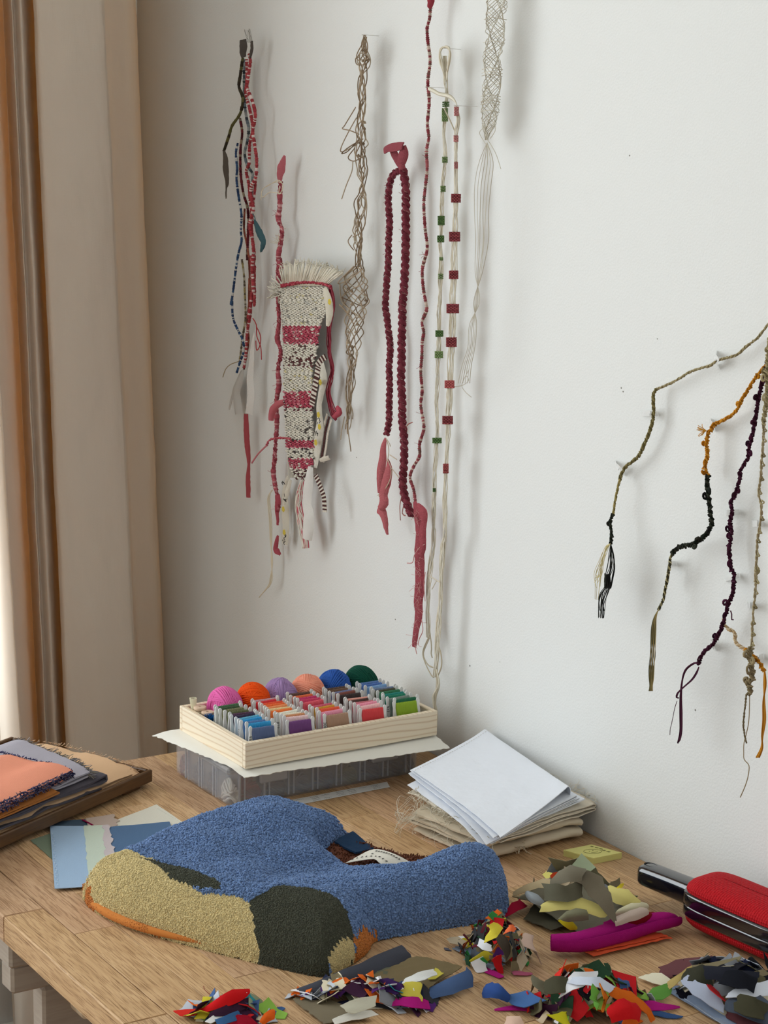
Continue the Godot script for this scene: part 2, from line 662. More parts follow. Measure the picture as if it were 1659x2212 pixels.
func setting() -> void:
	var white := mat("wall_paint", rgb(230, 231, 229), 0.9, {"bump": "plaster", "scale": 16.0, "depth": 0.02, "spec": 0.25})
	var ceil_m := mat("ceiling_paint", rgb(232, 231, 226), 0.95)
	var fl := mat("floor_wood", rgb(190, 175, 155), 0.6, {"tex": "oak1", "triplanar": true, "scale": 1.2})
	var frame_m := mat("window_paint", rgb(236, 236, 232), 0.5)
	struct("wall_back", slab(Vector3(WINX - 0.3, -0.1, -0.2), Vector3(3.8, 2.8, 0.0)), white)
	struct("wall_front", slab(Vector3(WINX - 0.3, -0.1, 3.4), Vector3(3.8, 2.8, 3.6)), white)
	# wall with the far window, z 0.55 to 2.15, y 0.65 to 2.35
	var wr := MB.new()
	for b in [[-0.1, 2.8, 0.0, 0.55], [-0.1, 2.8, 2.15, 3.4], [-0.1, 0.65, 0.55, 2.15], [2.35, 2.8, 0.55, 2.15]]:
		var lo := Vector3(3.6, b[0], b[2])
		var hi := Vector3(3.8, b[1], b[3])
		wr.box(Transform3D(Basis(), (lo + hi) * 0.5), hi - lo, 0.0)
	struct("wall_right", wr, white)
	struct("floor", slab(Vector3(WINX - 0.3, -0.1, 0.0), Vector3(3.6, 0.0, 3.4)), fl)
	struct("ceiling", slab(Vector3(WINX - 0.3, 2.65, 0.0), Vector3(3.6, 2.8, 3.4)), ceil_m)
	# window wall with an opening from z 0.30 to 2.90 and y 0.55 to 2.38
	var wl := MB.new()
	for b in [[0.0, 2.65, 0.0, 0.30], [0.0, 2.65, 2.90, 3.4], [0.0, 0.55, 0.30, 2.90], [2.38, 2.65, 0.30, 2.90]]:
		var lo := Vector3(WINX - 0.3, b[0], b[2])
		var hi := Vector3(WINX, b[1], b[3])
		wl.box(Transform3D(Basis(), (lo + hi) * 0.5), hi - lo, 0.0)
	struct("wall_left", wl, white)
	var wn := MB.new()
	for b in [[0.55, 0.60, 0.30, 2.90], [2.33, 2.38, 0.30, 2.90], [0.60, 2.33, 0.30, 0.35], [0.60, 2.33, 2.85, 2.90], [0.60, 2.33, 1.58, 1.62]]:
		var lo := Vector3(WINX - 0.16, b[0], b[2])
		var hi := Vector3(WINX - 0.10, b[1], b[3])
		wn.box(Transform3D(Basis(), (lo + hi) * 0.5), hi - lo, 0.006)
	var w := struct("window_1", wn, frame_m)
	struct("window_pane", slab(Vector3(WINX - 0.135, 0.60, 0.35), Vector3(WINX - 0.129, 2.33, 1.58)), mat("window_glass", Color(1, 1, 1), 0.02, {"alpha": 0.03}), w)
	struct("window_pane", slab(Vector3(WINX - 0.135, 0.60, 1.62), Vector3(WINX - 0.129, 2.33, 2.85)), mats["window_glass"], w)
	struct("window_sill", slab(Vector3(WINX - 0.10, 0.53, 0.28), Vector3(WINX + 0.02, 0.55, 2.92), 0.004), frame_m, w)
	var w2 := MB.new()
	for b in [[0.65, 0.70, 0.55, 2.15], [2.30, 2.35, 0.55, 2.15], [0.70, 2.30, 0.55, 0.60], [0.70, 2.30, 2.10, 2.15], [0.70, 2.30, 1.33, 1.37]]:
		var lo := Vector3(3.70, b[0], b[2])
		var hi := Vector3(3.76, b[1], b[3])
		w2.box(Transform3D(Basis(), (lo + hi) * 0.5), hi - lo, 0.006)
	var wf := struct("window_2", w2, frame_m)
	struct("window_pane", slab(Vector3(3.729, 0.70, 0.60), Vector3(3.735, 2.30, 1.33)), mats["window_glass"], wf)
	struct("window_pane", slab(Vector3(3.729, 0.70, 1.37), Vector3(3.735, 2.30, 2.10)), mats["window_glass"], wf)
	struct("baseboard_back", slab(Vector3(WINX, 0.0, 0.0), Vector3(3.6, 0.09, 0.014), 0.003), frame_m)
	struct("baseboard_left", slab(Vector3(WINX, 0.0, 0.014), Vector3(WINX + 0.014, 0.09, 3.4), 0.003), frame_m)

func worktop() -> void:
	# oak strips 43 mm wide, butt jointed, each its own piece
	var t := thing("work_table", "oak strip worktop pushed against the white wall", "table", Vector3(0.9, TY - 0.028, 0.32))
	var w := 0.0431
	var vars := []
	for k in 9:
		var f: float = [1.0, 0.96, 1.03, 0.98, 0.94, 1.02, 0.97, 1.04, 0.95][k]
		vars.append(mat("oak_strip_%d" % k, Color(f, f * [1.0, 0.995, 1.005][k % 3], f * [1.02, 0.99, 1.04][(k + 1) % 3]), 0.62, {"tex": "oak%d" % (k % 3), "spec": 0.35}))
	for row in 15:
		var z0 := 0.647 - w * (row + 1)
		var x := 0.0
		var joints := []
		if row == 0:
			joints = [tp(101, 1974.7).x - 0.015, tp(325, 2198).x]
		elif row == 1:
			joints = [tp(211, 2007).x, 0.80]
		else:
			x = 0.0
			var s := rng.randf_range(0.12, 0.5)
			while s < 1.75:
				joints.append(s)
				s += rng.randf_range(0.28, 0.62)
		joints.append(1.8)
		x = 0.0
		for j in joints:
			var mb := MB.new()
			var lo := Vector3(x + 0.0002, TY - 0.028, z0 + 0.00015)
			var hi := Vector3(j - 0.0002, TY - rng.randf() * 0.0001, z0 + w - 0.00015)
			if row == 14:
				lo.z = 0.002
			mb.box(Transform3D(Basis(), (lo + hi) * 0.5), hi - lo, 0.0012 if row == 0 else 0.0004)
			var ou := rng.randf()
			var ov := rng.randf()
			var fl := 1.0 if rng.randf() < 0.5 else -1.0
			for i in mb.uv.size():
				mb.uv[i] = Vector2(mb.uv[i].x * 2.4 * fl + ou, mb.uv[i].y * 7.0 + ov)
			part(t, "plank", mb, vars[rng.randi() % vars.size()])
			x = j

func trestle() -> void:
	var bm := mat("trestle_wood", rgb(255, 255, 255), 0.6, {"tex": "birch", "triplanar": true, "scale": 3.0})
	for xx in [0.372, 1.5]:
		var t := thing("trestle", ["grey-brown wooden trestle with a dowel peg under the table's window end", "grey-brown wooden trestle under the table's far end from the window"][0 if xx < 1 else 1], "trestle", Vector3(xx - 0.02, 0, 0.33))
		part(t, "top_rail", slab(Vector3(xx - 0.042, TY - 0.058, 0.03), Vector3(xx, TY - 0.0285, 0.641), 0.003), bm)
		part(t, "cross_beam", slab(Vector3(xx - 0.034, TY - 0.088, 0.04), Vector3(xx - 0.006, TY - 0.058, 0.637), 0.003), bm)
		for z in [[0.515, 0.604], [0.06, 0.15]]:
			part(t, "leg", slab(Vector3(xx - 0.034, 0.0, z[0]), Vector3(xx - 0.006, TY - 0.088, z[1]), 0.003), bm)
			var pg := MB.new()
			var c := Vector3(xx - 0.008, TY - 0.112, z[0] + 0.052)
			pg.lathe(Transform3D(Basis(Vector3.BACK, -PI / 2.0), c), [[0.0, -0.03], [0.0075, -0.03], [0.0075, 0.012], [0.0069, 0.013], [0.0069, 0.0145], [0.0075, 0.0155], [0.0075, 0.026], [0.0062, 0.028], [0.0, 0.028]], 20)
			part(t, "peg", pg, mat("peg_wood", rgb(226, 208, 180), 0.6), "pale turned dowel peg")
		part(t, "brace", slab(Vector3(xx - 0.032, 0.16, 0.15), Vector3(xx - 0.01, 0.22, 0.515), 0.003), bm)

func hang_curtain(nodes: Array, label: String) -> void:
	var nn := nodes.size()
	var top := PackedVector3Array()
	var bot := PackedVector3Array()
	for q in nodes:
		top.append(xp(q[0], 0, q[2]))
		bot.append(xp(q[1], 1600, q[2]))
	var nv := 150
	var p := PackedVector3Array()
	var nu := 0
	for j in nv:
		var y := lerpf(2.44, 0.035, float(j) / (nv - 1))
		var line := PackedVector3Array()
		for i in nn:
			var k := (y - top[i].y) / (bot[i].y - top[i].y)
			k = clampf(k, -0.7, 1.5)
			var q := top[i].lerp(bot[i], k)
			q.y = y
			line.append(q)
		var o := PackedVector3Array()
		for i in nn - 1:
			var a := line[maxi(i - 1, 0)]
			var d := line[mini(i + 2, nn - 1)]
			for s in 7:
				o.append(line[i].cubic_interpolate(line[i + 1], a, d, s / 7.0))
		o.append(line[nn - 1])
		nu = o.size()
		for i in nu:
			var q := o[i]
			q.x += 0.0030 * noise.get_noise_3d(q.z * 420.0, y * 110.0, 4.0) + 0.0022 * noise.get_noise_3d(q.z * 1400.0, y * 420.0 + q.z * 800.0, 60.0)
			p.append(q)
	var mb := MB.new()
	mb.sheet(p, nu, nv, 0.0009, Vector2(1, 2))
	var c := thing("curtain", label, "curtain", Vector3(top[0].x, 0.035, top[nn / 2].z), "linen curtains at the window")
	var cm := mat("curtain_linen", rgb(238, 234, 225), 0.95, {"bump": "weave", "scale": 55.0, "depth": 0.02, "back": Color(0.90, 0.80, 0.64), "spec": 0.2})
	var dr := part(c, "drape", mb, cm)
	var hm := MB.new()
	var hp := PackedVector3Array()
	for r in 2:
		for i in nu:
			var q := p[(nv - 1) * nu + i]
			q.y += 0.06 * (1 - r)
			q.x += 0.0012
			hp.append(q)
	hm.sheet(hp, nu, 2, 0.0009)
	part(dr, "hem", hm, cm)
func curtain() -> void:
	# fold lines: [pixel column at the top of the frame, at the worktop, distance from the window wall]
	hang_curtain([[-98, -6, -0.655], [-80, 8, -0.64], [-72, 14, -0.61], [-80, 2, -0.56], [-62, 36, -0.43], [-50, 44, -0.405], [-46, 47, -0.41], [-26, 62, -0.45], [0, 80, -0.515], [8, 85, -0.52], [21, 95, -0.475], [26, 100, -0.465], [30, 104, -0.475], [46, 122, -0.46], [64, 138, -0.50], [80, 154, -0.545], [78, 150, -0.50], [71, 142, -0.462], [74, 145, -0.445], [90, 162, -0.437], [150, 222, -0.432], [212, 288, -0.437], [223, 299, -0.447], [224, 301, -0.462], [214, 294, -0.51], [218, 304, -0.545], [232, 316, -0.555], [270, 346, -0.552], [287, 359, -0.562], [293, 361, -0.580], [292, 358, -0.62], [290, 356, -0.67]], "cream linen curtain in soft folds filling the corner beside the white wall")
	hang_curtain([[-560, -540, -0.52], [-520, -500, -0.42], [-470, -450, -0.53], [-420, -400, -0.41], [-370, -350, -0.53], [-315, -295, -0.42], [-265, -245, -0.53], [-215, -195, -0.42], [-170, -150, -0.52], [-150, -128, -0.46], [-140, -118, -0.52]], "second cream linen curtain gathered farther along the window")
	var rod := MB.new()
	rod.tube(PackedVector3Array([Vector3(-0.46, 2.465, 0.03), Vector3(-0.46, 2.465, 3.05)]), 0.011, 12)
	var rd := thing("curtain_rod", "slim metal curtain rod above the window", "curtain rod", Vector3(-0.46, 2.47, 1.16))
	part(rd, "rod", rod, mat("rod_metal", rgb(120, 112, 100), 0.35, {"spec": 0.6}))
	for z in [0.06, 1.5, 3.0]:
		part(rd, "bracket", slab(Vector3(WINX, 2.44, z - 0.008), Vector3(-0.45, 2.458, z + 0.008), 0.002), mats["rod_metal"])

# ---------------------------------------------------------------- cloth helpers
# folded cloth: corners A,B (open edge, t 0..1) and fold edge D,C; layers stacked from y0 up, fold loop at the fold edge
func folded(mb: MB, c: Array, y0: float, layers: int, gap: float, thick: float, loop: float, sd: float, wav := 0.002, drape := 0.0) -> void:
	# c: [open0, open1, fold1, fold0] in plan (y ignored); t runs open0->open1
	var prof := []                    # [w from open edge to fold, height]
	for k in layers:
		var h := gap * k
		var ws := []
		for i in 13:
			ws.append(lerpf(0.0 + 0.03 * absf(sin(k * 2.3 + sd)), 1.0, i / 12.0))
		if k % 2 == 1:
			ws.reverse()
		for w in ws:
			prof.append([w, h])
		if k < layers - 1:
			var at_fold: bool = k % 2 == 0
			for i in range(1, 8):
				var a := PI * i / 8.0
				var bulge := sin(a) * loop
				if at_fold:
					prof.append([1.0 + bulge * 4.0, h + gap * (0.5 - 0.5 * cos(a))])
				else:
					prof.append([0.0 - bulge * 3.0, h + gap * (0.5 - 0.5 * cos(a))])
	var nt := 22
	var p := PackedVector3Array()
	var nu := prof.size()
	for j in nt:
		var t := float(j) / (nt - 1)
		for q in prof:
			var b := bilerp(c, t, clampf(q[0], -0.2, 1.3))
			var s: float = q[1] / maxf(gap * maxf(layers - 1, 1), 1e-5)
			b.y = y0 + q[1] + wav * (noise.get_noise_3d(b.x * 260.0 + sd * 90.0, b.z * 260.0, q[1] * 900.0)) - drape * pow(absf(t * 2.0 - 1.0), 6.0) * s
			var e := 0.0015 * noise.get_noise_2d(t * 300.0 + sd * 50.0, q[1] * 4000.0)
			b.x += e
			b.z += e
			p.append(b)
	mb.sheet(p, nu, nt, thick, Vector2(4, 2))
# one lying sheet from four corners, with waves
func lying(mb: MB, c: Array, thick: float, wav := 0.002, nu := 20, nv := 20, sd := 0.0, ragged := 0.002) -> void:
	var p := PackedVector3Array()
	for j in nv:
		for i in nu:
			var u := float(i) / (nu - 1)
			var w := float(j) / (nv - 1)
			var b := bilerp(c, u, w)
			var edge := 1.0 if i == 0 or j == 0 or i == nu - 1 or j == nv - 1 else 0.0
			b.y += thick + wav * (0.5 + noise.get_noise_2d(b.x * 300.0 + sd * 70.0, b.z * 300.0))
			b += Vector3(noise.get_noise_2d(i * 37.0 + sd, j * 37.0), 0, noise.get_noise_2d(i * 37.0 + 500.0, j * 37.0 + sd)) * ragged * edge
			p.append(b)
	mb.sheet(p, nu, nv, thick, Vector2(4, 4))
func up(p: Vector3, h: float) -> Vector3:
	return Vector3(p.x, TY + h, p.z)

# ---------------------------------------------------------------- tray with folded cloths
func tray_and_cloths() -> void:
	var k := tp(330, 1663, 0.020)                 # right upper corner of the tray
	var d := (tp(0, 1806, 0.020) - k)
	d.y = 0.0
	d = d.normalized()                            # along the near side
	var n := Vector3(d.z, 0, -d.x)                # towards the window
	if n.x > 0:
		n = -n
	var t := thing("serving_tray", "dark stained wooden tray with low rims holding folded cloths", "tray", up(k + d * 0.2 + n * 0.14, 0))
	var wm := mat("tray_wood", Color(1.12, 1.04, 0.86), 0.45, {"tex": "walnut", "triplanar": true, "scale": 4.0, "spec": 0.5})
	var L := 0.40
	var W := 0.215
	var bs := Basis(d, Vector3.UP, d.cross(Vector3.UP))
	var o := up(k, 0)
	var bar := func(a: Vector3, size: Vector3, called: String) -> void:
		var mb := MB.new()
		mb.box(Transform3D(bs, a), size, 0.0012)
		part(t, called, mb, wm)
	bar.call(o + d * L * 0.5 + n * 0.00275 + Vector3(0, 0.0130, 0), Vector3(L, 0.0145, 0.0055), "side_rail")
	bar.call(o + d * L * 0.5 + n * (W - 0.00275) + Vector3(0, 0.0130, 0), Vector3(L, 0.0145, 0.0055), "side_rail")
	bar.call(o + d * 0.00275 + n * W * 0.5 + Vector3(0, 0.0130, 0), Vector3(0.0055, 0.0145, W - 0.0115), "end_rail")
	bar.call(o + d * (L - 0.00275) + n * W * 0.5 + Vector3(0, 0.0130, 0), Vector3(0.0055, 0.0145, W - 0.0115), "end_rail")
	bar.call(o + d * L * 0.5 + n * W * 0.5 + Vector3(0, 0.0075, 0), Vector3(L - 0.012, 0.003, W - 0.012), "base_board")
	for q in [[0.03, 0.012], [0.37, 0.012], [0.03, 0.20], [0.37, 0.20]]:
		bar.call(o + d * q[0] + n * q[1] + Vector3(0, 0.0030, 0), Vector3(0.03, 0.0058, 0.012), "foot")
	var at := func(a: float, b: float) -> Vector3: return o + d * a + n * b
	var fy := TY + 0.0095
	# peach cloth, lowest at the back
	var th := thing("folded_cloth", "folded peach linen cloth with a frayed end, behind the grey one in the tray", "cloth", at.call(0.14, 0.17), "cloths in the tray")
	var mb := MB.new()
	folded(mb, [at.call(0.012, 0.012), at.call(0.006, 0.175), at.call(0.36, 0.19), at.call(0.36, 0.012)], fy, 4, 0.0060, 0.0016, 0.004, 1.0, 0.004, 0.008)
	var bd: MeshInstance3D
	var peach := cloth(rgb(222, 184, 146))
	bd = part(th, "body", mb, peach)
	mb = MB.new()
	mb.col = lin(rgb(226, 190, 156))
	for i in 420:
		var u := rng.randf()
		var lay := rng.randi() % 4
		whisker(mb, at.call(lerpf(0.014, 0.008, u), lerpf(0.012, 0.175, u)) + Vector3(0, fy - TY + lay * 0.0060 - 0.004 * (lay / 3.0) * pow(absf(u * 2.0 - 1.0), 6.0), 0), -d + Vector3(0, rng.randf_range(-0.5, 0.1), 0) + n * rng.randf_range(-0.4, 0.4), rng.randf_range(0.003, 0.007), 0.0003, 0.5, 4)
	part(bd, "fringe", mb, yarn_mat(), "", "stuff")
	# dark slate cloth, crumpled under the grey one
	th = thing("folded_cloth", "dark slate cloth bunched under the grey frayed cloth in the tray", "cloth", at.call(0.2, 0.1), "cloths in the tray")
	mb = MB.new()
	folded(mb, [at.call(0.072, 0.010), at.call(0.068, 0.150), at.call(0.36, 0.17), at.call(0.36, 0.010)], fy + 0.012, 3, 0.0062, 0.0024, 0.003, 2.0, 0.006, 0.003)
	bd = part(th, "body", mb, cloth(rgb(92, 88, 96)))
	# grey cloth with frayed end
	th = thing("folded_cloth", "lilac grey woven cloth with a thick frayed end on top of the tray", "cloth", at.call(0.2, 0.13), "cloths in the tray")
	mb = MB.new()
	var gy := fy + 0.028
	folded(mb, [at.call(0.098, 0.014), at.call(0.062, 0.160), at.call(0.37, 0.19), at.call(0.37, 0.02)], gy, 3, 0.0045, 0.0020, 0.003, 3.0, 0.005, 0.006)
	bd = part(th, "body", mb, cloth(rgb(172, 168, 178), "weave", 50.0, 0.05))
	mb = MB.new()
	for i in 900:
		var u := rng.randf()
		mb.col = vary(lin([rgb(150, 146, 152), rgb(112, 108, 104), rgb(160, 152, 138)][i % 3]), 0.2)
		var lay := rng.randi() % 3
		whisker(mb, at.call(lerpf(0.099, 0.063, u), lerpf(0.014, 0.160, u)) + Vector3(0, gy - TY + lay * 0.0045 - 0.005 * (lay / 2.0) * pow(absf(u * 2.0 - 1.0), 6.0), 0), -d + Vector3(0, rng.randf_range(-0.9, 0.0), 0) + n * rng.randf_range(-0.4, 0.4), rng.randf_range(0.008, 0.016), 0.0004, 0.4, 4)
	part(bd, "fringe", mb, yarn_mat(), "", "stuff")
	# rust cloth with navy fringe
	th = thing("folded_cloth", "rust orange twill cloth with navy frayed edge lying over the grey one", "cloth", at.call(0.3, 0.1), "cloths in the tray")
	mb = MB.new()
	var ry := fy + 0.036
	var oc := [at.call(0.124, 0.016), at.call(0.128, 0.122), at.call(0.42, 0.17), at.call(0.42, -0.008)]
	folded(mb, oc, ry, 3, 0.0040, 0.0020, 0.003, 4.0, 0.004, 0.004)
	bd = part(th, "body", mb, cloth(rgb(232, 152, 124), "weave", 45.0, 0.06))
	mb = MB.new()
	for i in 1700:
		var along := i % 4 != 0
		var u := rng.randf()
		mb.col = vary(lin([rgb(58, 58, 96), rgb(84, 84, 120), rgb(44, 44, 74), rgb(120, 112, 130)][i % 4]), 0.25)
		var lay := rng.randi() % 3
		var p: Vector3 = (oc[0].lerp(oc[3], u) if along else oc[0].lerp(oc[1], u)) + Vector3(0, ry - TY + lay * 0.0040 - 0.003 * pow(1.0 - u, 6.0) * (lay / 2.0), 0)
		var outd: Vector3 = (-n if along else -d)
		whisker(mb, p, outd + Vector3(0, rng.randf_range(-0.6, 0.7), 0) + (d if along else n) * rng.randf_range(-0.9, 0.9), rng.randf_range(0.002, 0.0055) * (1.0 if along else 0.6), 0.0005, 0.9, 3)
	part(bd, "fringe", mb, yarn_mat(), "navy frayed yarn edge", "stuff")
	th = thing("folded_cloth", "ochre lined cloth layer folded under the rust cloth", "cloth", at.call(0.3, 0.1), "cloths in the tray")
	mb = MB.new()
	folded(mb, [at.call(0.155, 0.006), at.call(0.16, 0.10), at.call(0.385, 0.12), at.call(0.385, 0.002)], fy + 0.028, 2, 0.004, 0.0018, 0.002, 6.0, 0.003, 0.003)
	bd = part(th, "body", mb, cloth(rgb(176, 112, 58)))

# ---------------------------------------------------------------- fabric swatches lying on the oak
func wavy_strip(a0: Vector3, a1: Vector3, b0: Vector3, b1: Vector3, h: float, ja: float, jb: float, sd: float) -> MB:
	# patch between a torn left edge a0-a1 and a torn right edge b0-b1
	var nu := 8
	var nv := 26
	var p := PackedVector3Array()
	for j in nv:
		var t := float(j) / (nv - 1)
		var l := a0.lerp(a1, t)
		var r := b0.lerp(b1, t)
		var dir := (r - l).normalized()
		l += dir * ja * noise.get_noise_2d(j * 45.0, sd * 100.0)
		r += dir * jb * noise.get_noise_2d(j * 45.0, sd * 100.0 + 300.0)
		for i in nu:
			var q := l.lerp(r, float(i) / (nu - 1))
			q.y = TY + h + 0.0006 * (0.5 + noise.get_noise_2d(q.x * 400.0, q.z * 400.0 + sd))
			p.append(q)
	var mb := MB.new()
	mb.sheet(p, nu, nv, 0.0006)
	return mb
func swatches() -> void:
	var s := thing("fabric_collage", "cream fabric collage with dusty pink and slate patches, half under the blue one", "fabric swatch", tp(300, 1775), "fabric collages on the table")
	part(s, "cream_patch", wavy_strip(tp(246, 1776), tp(258, 1830), tp(338, 1740), tp(425, 1800), 0.0012, 0.004, 0.0, 1.0), cloth(rgb(224, 220, 206)))
	part(s, "pink_patch", wavy_strip(tp(186, 1772), tp(200, 1830), tp(249, 1762), tp(262, 1830), 0.0022, 0.002, 0.006, 2.0), cloth(rgb(196, 176, 164)))
	part(s, "slate_patch", wavy_strip(tp(108, 1779), tp(114, 1826), tp(184, 1772), tp(216, 1826), 0.0012, 0.001, 0.003, 3.0), cloth(rgb(72, 90, 108)))
	var mg := MB.new()
	mg.tube(smooth(PackedVector3Array([tp(178, 1771, 0.003), tp(192, 1778, 0.003), tp(206, 1786, 0.003)]), 0.002), 0.0009, 5)
	part(s, "magenta_cord", mg, plainyarn(rgb(140, 24, 70)))
	var st := MB.new()
	for i in 14:
		var a := tp(lerpf(338, 405, i / 14.0), lerpf(1745, 1783, i / 14.0), 0.0022)
		var b := tp(lerpf(338, 405, (i + 0.5) / 14.0), lerpf(1745, 1783, (i + 0.5) / 14.0), 0.0022)
		st.tube(PackedVector3Array([a, b]), 0.0003, 4)
	part(s, "stitching", st, plainyarn(rgb(240, 238, 230)), "", "stuff")
	s = thing("fabric_collage", "dull green fabric sheet with running stitch peeking from under the tray", "fabric swatch", tp(95, 1830), "fabric collages on the table")
	part(s, "green_patch", wavy_strip(tp(66, 1816), tp(118, 1862), tp(130, 1795), tp(180, 1840), 0.0005, 0.001, 0.0, 5.0), cloth(rgb(124, 138, 118)))
	s = thing("fabric_collage", "patchwork sheet of sky blue, pale green, lilac and denim cloth beside the fleece", "fabric swatch", tp(200, 1850), "fabric collages on the table")
	var h := 0.0032
	part(s, "sky_patch", wavy_strip(tp(108, 1784, h), tp(118, 1920, h), tp(183, 1785, h), tp(196, 1915, h), h, 0.0, 0.002, 6.0), cloth(rgb(164, 190, 218)))
	part(s, "pale_green_patch", wavy_strip(tp(181, 1785, h), tp(192, 1915, h), tp(226, 1784, h), tp(238, 1908, h), h + 0.0006, 0.002, 0.003, 7.0), cloth(rgb(204, 216, 200)))
	part(s, "lilac_patch", wavy_strip(tp(222, 1785, h), tp(230, 1905, h), tp(236, 1784, h), tp(256, 1900, h), h + 0.0012, 0.003, 0.004, 8.0), cloth(rgb(206, 194, 196)))
	part(s, "denim_patch", wavy_strip(tp(229, 1788, h), tp(246, 1904, h), tp(366, 1776, h), tp(398, 1850, h), h + 0.0004, 0.004, 0.0, 9.0), cloth(rgb(88, 116, 150)))
	st = MB.new()
	for i in 22:
		for e in 2:
			var a := tp(lerpf(113, 122, i / 22.0) + e * 3, lerpf(1800, 1914, i / 22.0), h + 0.0016)
			var b := tp(lerpf(113, 122, (i + 0.5) / 22.0) + e * 3, lerpf(1800, 1914, (i + 0.5) / 22.0), h + 0.0016)
			if (i + e) % 2 == 0:
				st.tube(PackedVector3Array([a, b]), 0.00035, 4)
	part(s, "stitching", st, plainyarn(rgb(206, 220, 234)), "", "stuff")

# ---------------------------------------------------------------- plastic organizer, papers
func rounded_wall(mb: MB, lo: Vector3, hi: Vector3, r: float, t: float) -> void:   # open tub: outer and inner shell
	for shell in 2:
		var a := lo + Vector3(t, t, t) * shell
		var b := hi - Vector3(t, 0, t) * shell
		var rr := maxf(r - t * shell, 0.001)
		var ring := PackedVector2Array()
		for q in [[b.x - rr, b.z - rr, 0], [a.x + rr, b.z - rr, 1], [a.x + rr, a.z + rr, 2], [b.x - rr, a.z + rr, 3]]:
			for i in 6:
				var an: float = PI * 0.5 * (q[2] + i / 5.0)
				ring.append(Vector2(q[0] + rr * cos(an), q[1] + rr * sin(an)))
		var p := PackedVector3Array()
		var cen := Vector2((a.x + b.x) * 0.5, (a.z + b.z) * 0.5)
		for y in [[a.y, 0.97], [a.y + rr * 0.4, 0.995], [a.y + rr, 1.0], [b.y, 1.0]]:
			for q in ring:
				var g: Vector2 = cen + (q - cen) * y[1]
				p.append(Vector3(g.x, y[0], g.y))
		mb.grid(p, ring.size(), 4, shell == 0, true)
		var fl := []
		for q in ring:
			var g: Vector2 = cen + (q - cen) * 0.97
			fl.append(Vector3(g.x, a.y, g.y))
		if shell == 0:
			fl.reverse()
		mb.face(fl)
func organizer() -> void:
	var lo := Vector3(0.070, TY, 0.056)
	var hi := Vector3(0.208, TY + 0.040, 0.310)
	var pl := mat("clear_plastic", rgb(214, 216, 222), 0.12, {"alpha": 0.20, "spec": 0.5})
	var rib := mat("clear_plastic_ribs", rgb(206, 208, 214), 0.2, {"alpha": 0.42, "spec": 0.5})
	var sheetm := mat("handwritten_paper", rgb(232, 232, 230), 0.9)
	var nt := thing("note_sheet", "white paper slip with handwriting under the clear plastic organizer", "paper", tp(760, 1715))
	var mb := MB.new()
	lying(mb, [tp(842, 1701), tp(836, 1690), tp(560, 1742), tp(580, 1752)], 0.0003, 0.0003, 10, 8, 3.0, 0.0)
	var nsh := part(nt, "sheet", mb, sheetm)
	mb = MB.new()
	for row in 3:
		for wd in 7:
			if rng.randf() < 0.25:
				continue
			var q := PackedVector3Array()
			var u0 := 0.06 + wd * 0.10 + rng.randf() * 0.02
			for i in 9:
				var u := u0 + i * 0.0075
				var b := tp(842, 1701).lerp(tp(580, 1752), u).lerp(tp(836, 1690).lerp(tp(560, 1742), u), 0.2 + row * 0.28 + 0.10 * sin(i * 2.4 + wd + row * 3.0) * rng.randf_range(0.3, 1.0))
				q.append(b + Vector3(0, 0.0009, 0))
			mb.tube(q, 0.00013, 3)
	part(nsh, "handwriting", mb, plainyarn(rgb(60, 62, 70)), "", "stuff")
	var b := thing("plastic_organizer", "clear plastic compartment box full of thread under the wooden floss box", "storage box", Vector3(0.139, TY, 0.183))
	mb = MB.new()
	rounded_wall(mb, lo, hi, 0.008, 0.0014)
	part(b, "tub", mb, pl)
	mb = MB.new()
	var lid_lo := Vector3(lo.x - 0.004, hi.y, lo.z - 0.004)
	var lid_hi := Vector3(hi.x + 0.004, hi.y + 0.008, hi.z + 0.004)
	mb.box(Transform3D(Basis(), (lid_lo + lid_hi) * 0.5), lid_hi - lid_lo, 0.0025)
	var lid := part(b, "lid", mb, mat("clear_plastic_lid", rgb(206, 206, 208), 0.2, {"alpha": 0.35, "spec": 0.5}))
	for z in 8:
		var zz := lerpf(lo.z, hi.z, (z + 0.5) / 8.0)
		part(b, "divider", slab(Vector3(lo.x + 0.003, lo.y + 0.002, zz - 0.0006), Vector3(hi.x - 0.003, hi.y - 0.002, zz + 0.0006)), rib)
		for e in [-0.0035, 0.0035]:
			part(b, "rib", slab(Vector3(hi.x - 0.0004, lo.y + 0.004, zz + e - 0.0007), Vector3(hi.x + 0.0012, hi.y, zz + e + 0.0007)), rib)
	for x in 3:
		var xx := lerpf(lo.x, hi.x, (x + 1) / 4.0)
		part(b, "divider", slab(Vector3(xx - 0.0007, lo.y + 0.002, lo.z + 0.003), Vector3(xx + 0.0007, hi.y - 0.002, hi.z - 0.003)), rib)
		for e in [-0.0035, 0.0035]:
			part(b, "rib", slab(Vector3(xx + e - 0.0007, lo.y + 0.004, hi.z - 0.0004), Vector3(xx + e + 0.0007, hi.y, hi.z + 0.0012)), rib)
	for z in [lo.z + 0.05, hi.z - 0.055]:
		part(lid, "latch", slab(Vector3(hi.x + 0.0005, hi.y - 0.016, z - 0.018), Vector3(hi.x + 0.0055, hi.y + 0.004, z + 0.018), 0.0015), rib)
	# thread inside the compartments
	var fill := [rgb(120, 40, 56), rgb(70, 74, 90), rgb(40, 46, 62), rgb(150, 44, 58), rgb(226, 222, 212), rgb(54, 62, 82), rgb(96, 100, 112), rgb(38, 40, 48), rgb(120, 116, 60), rgb(60, 72, 100), rgb(84, 86, 92), rgb(48, 50, 60)]
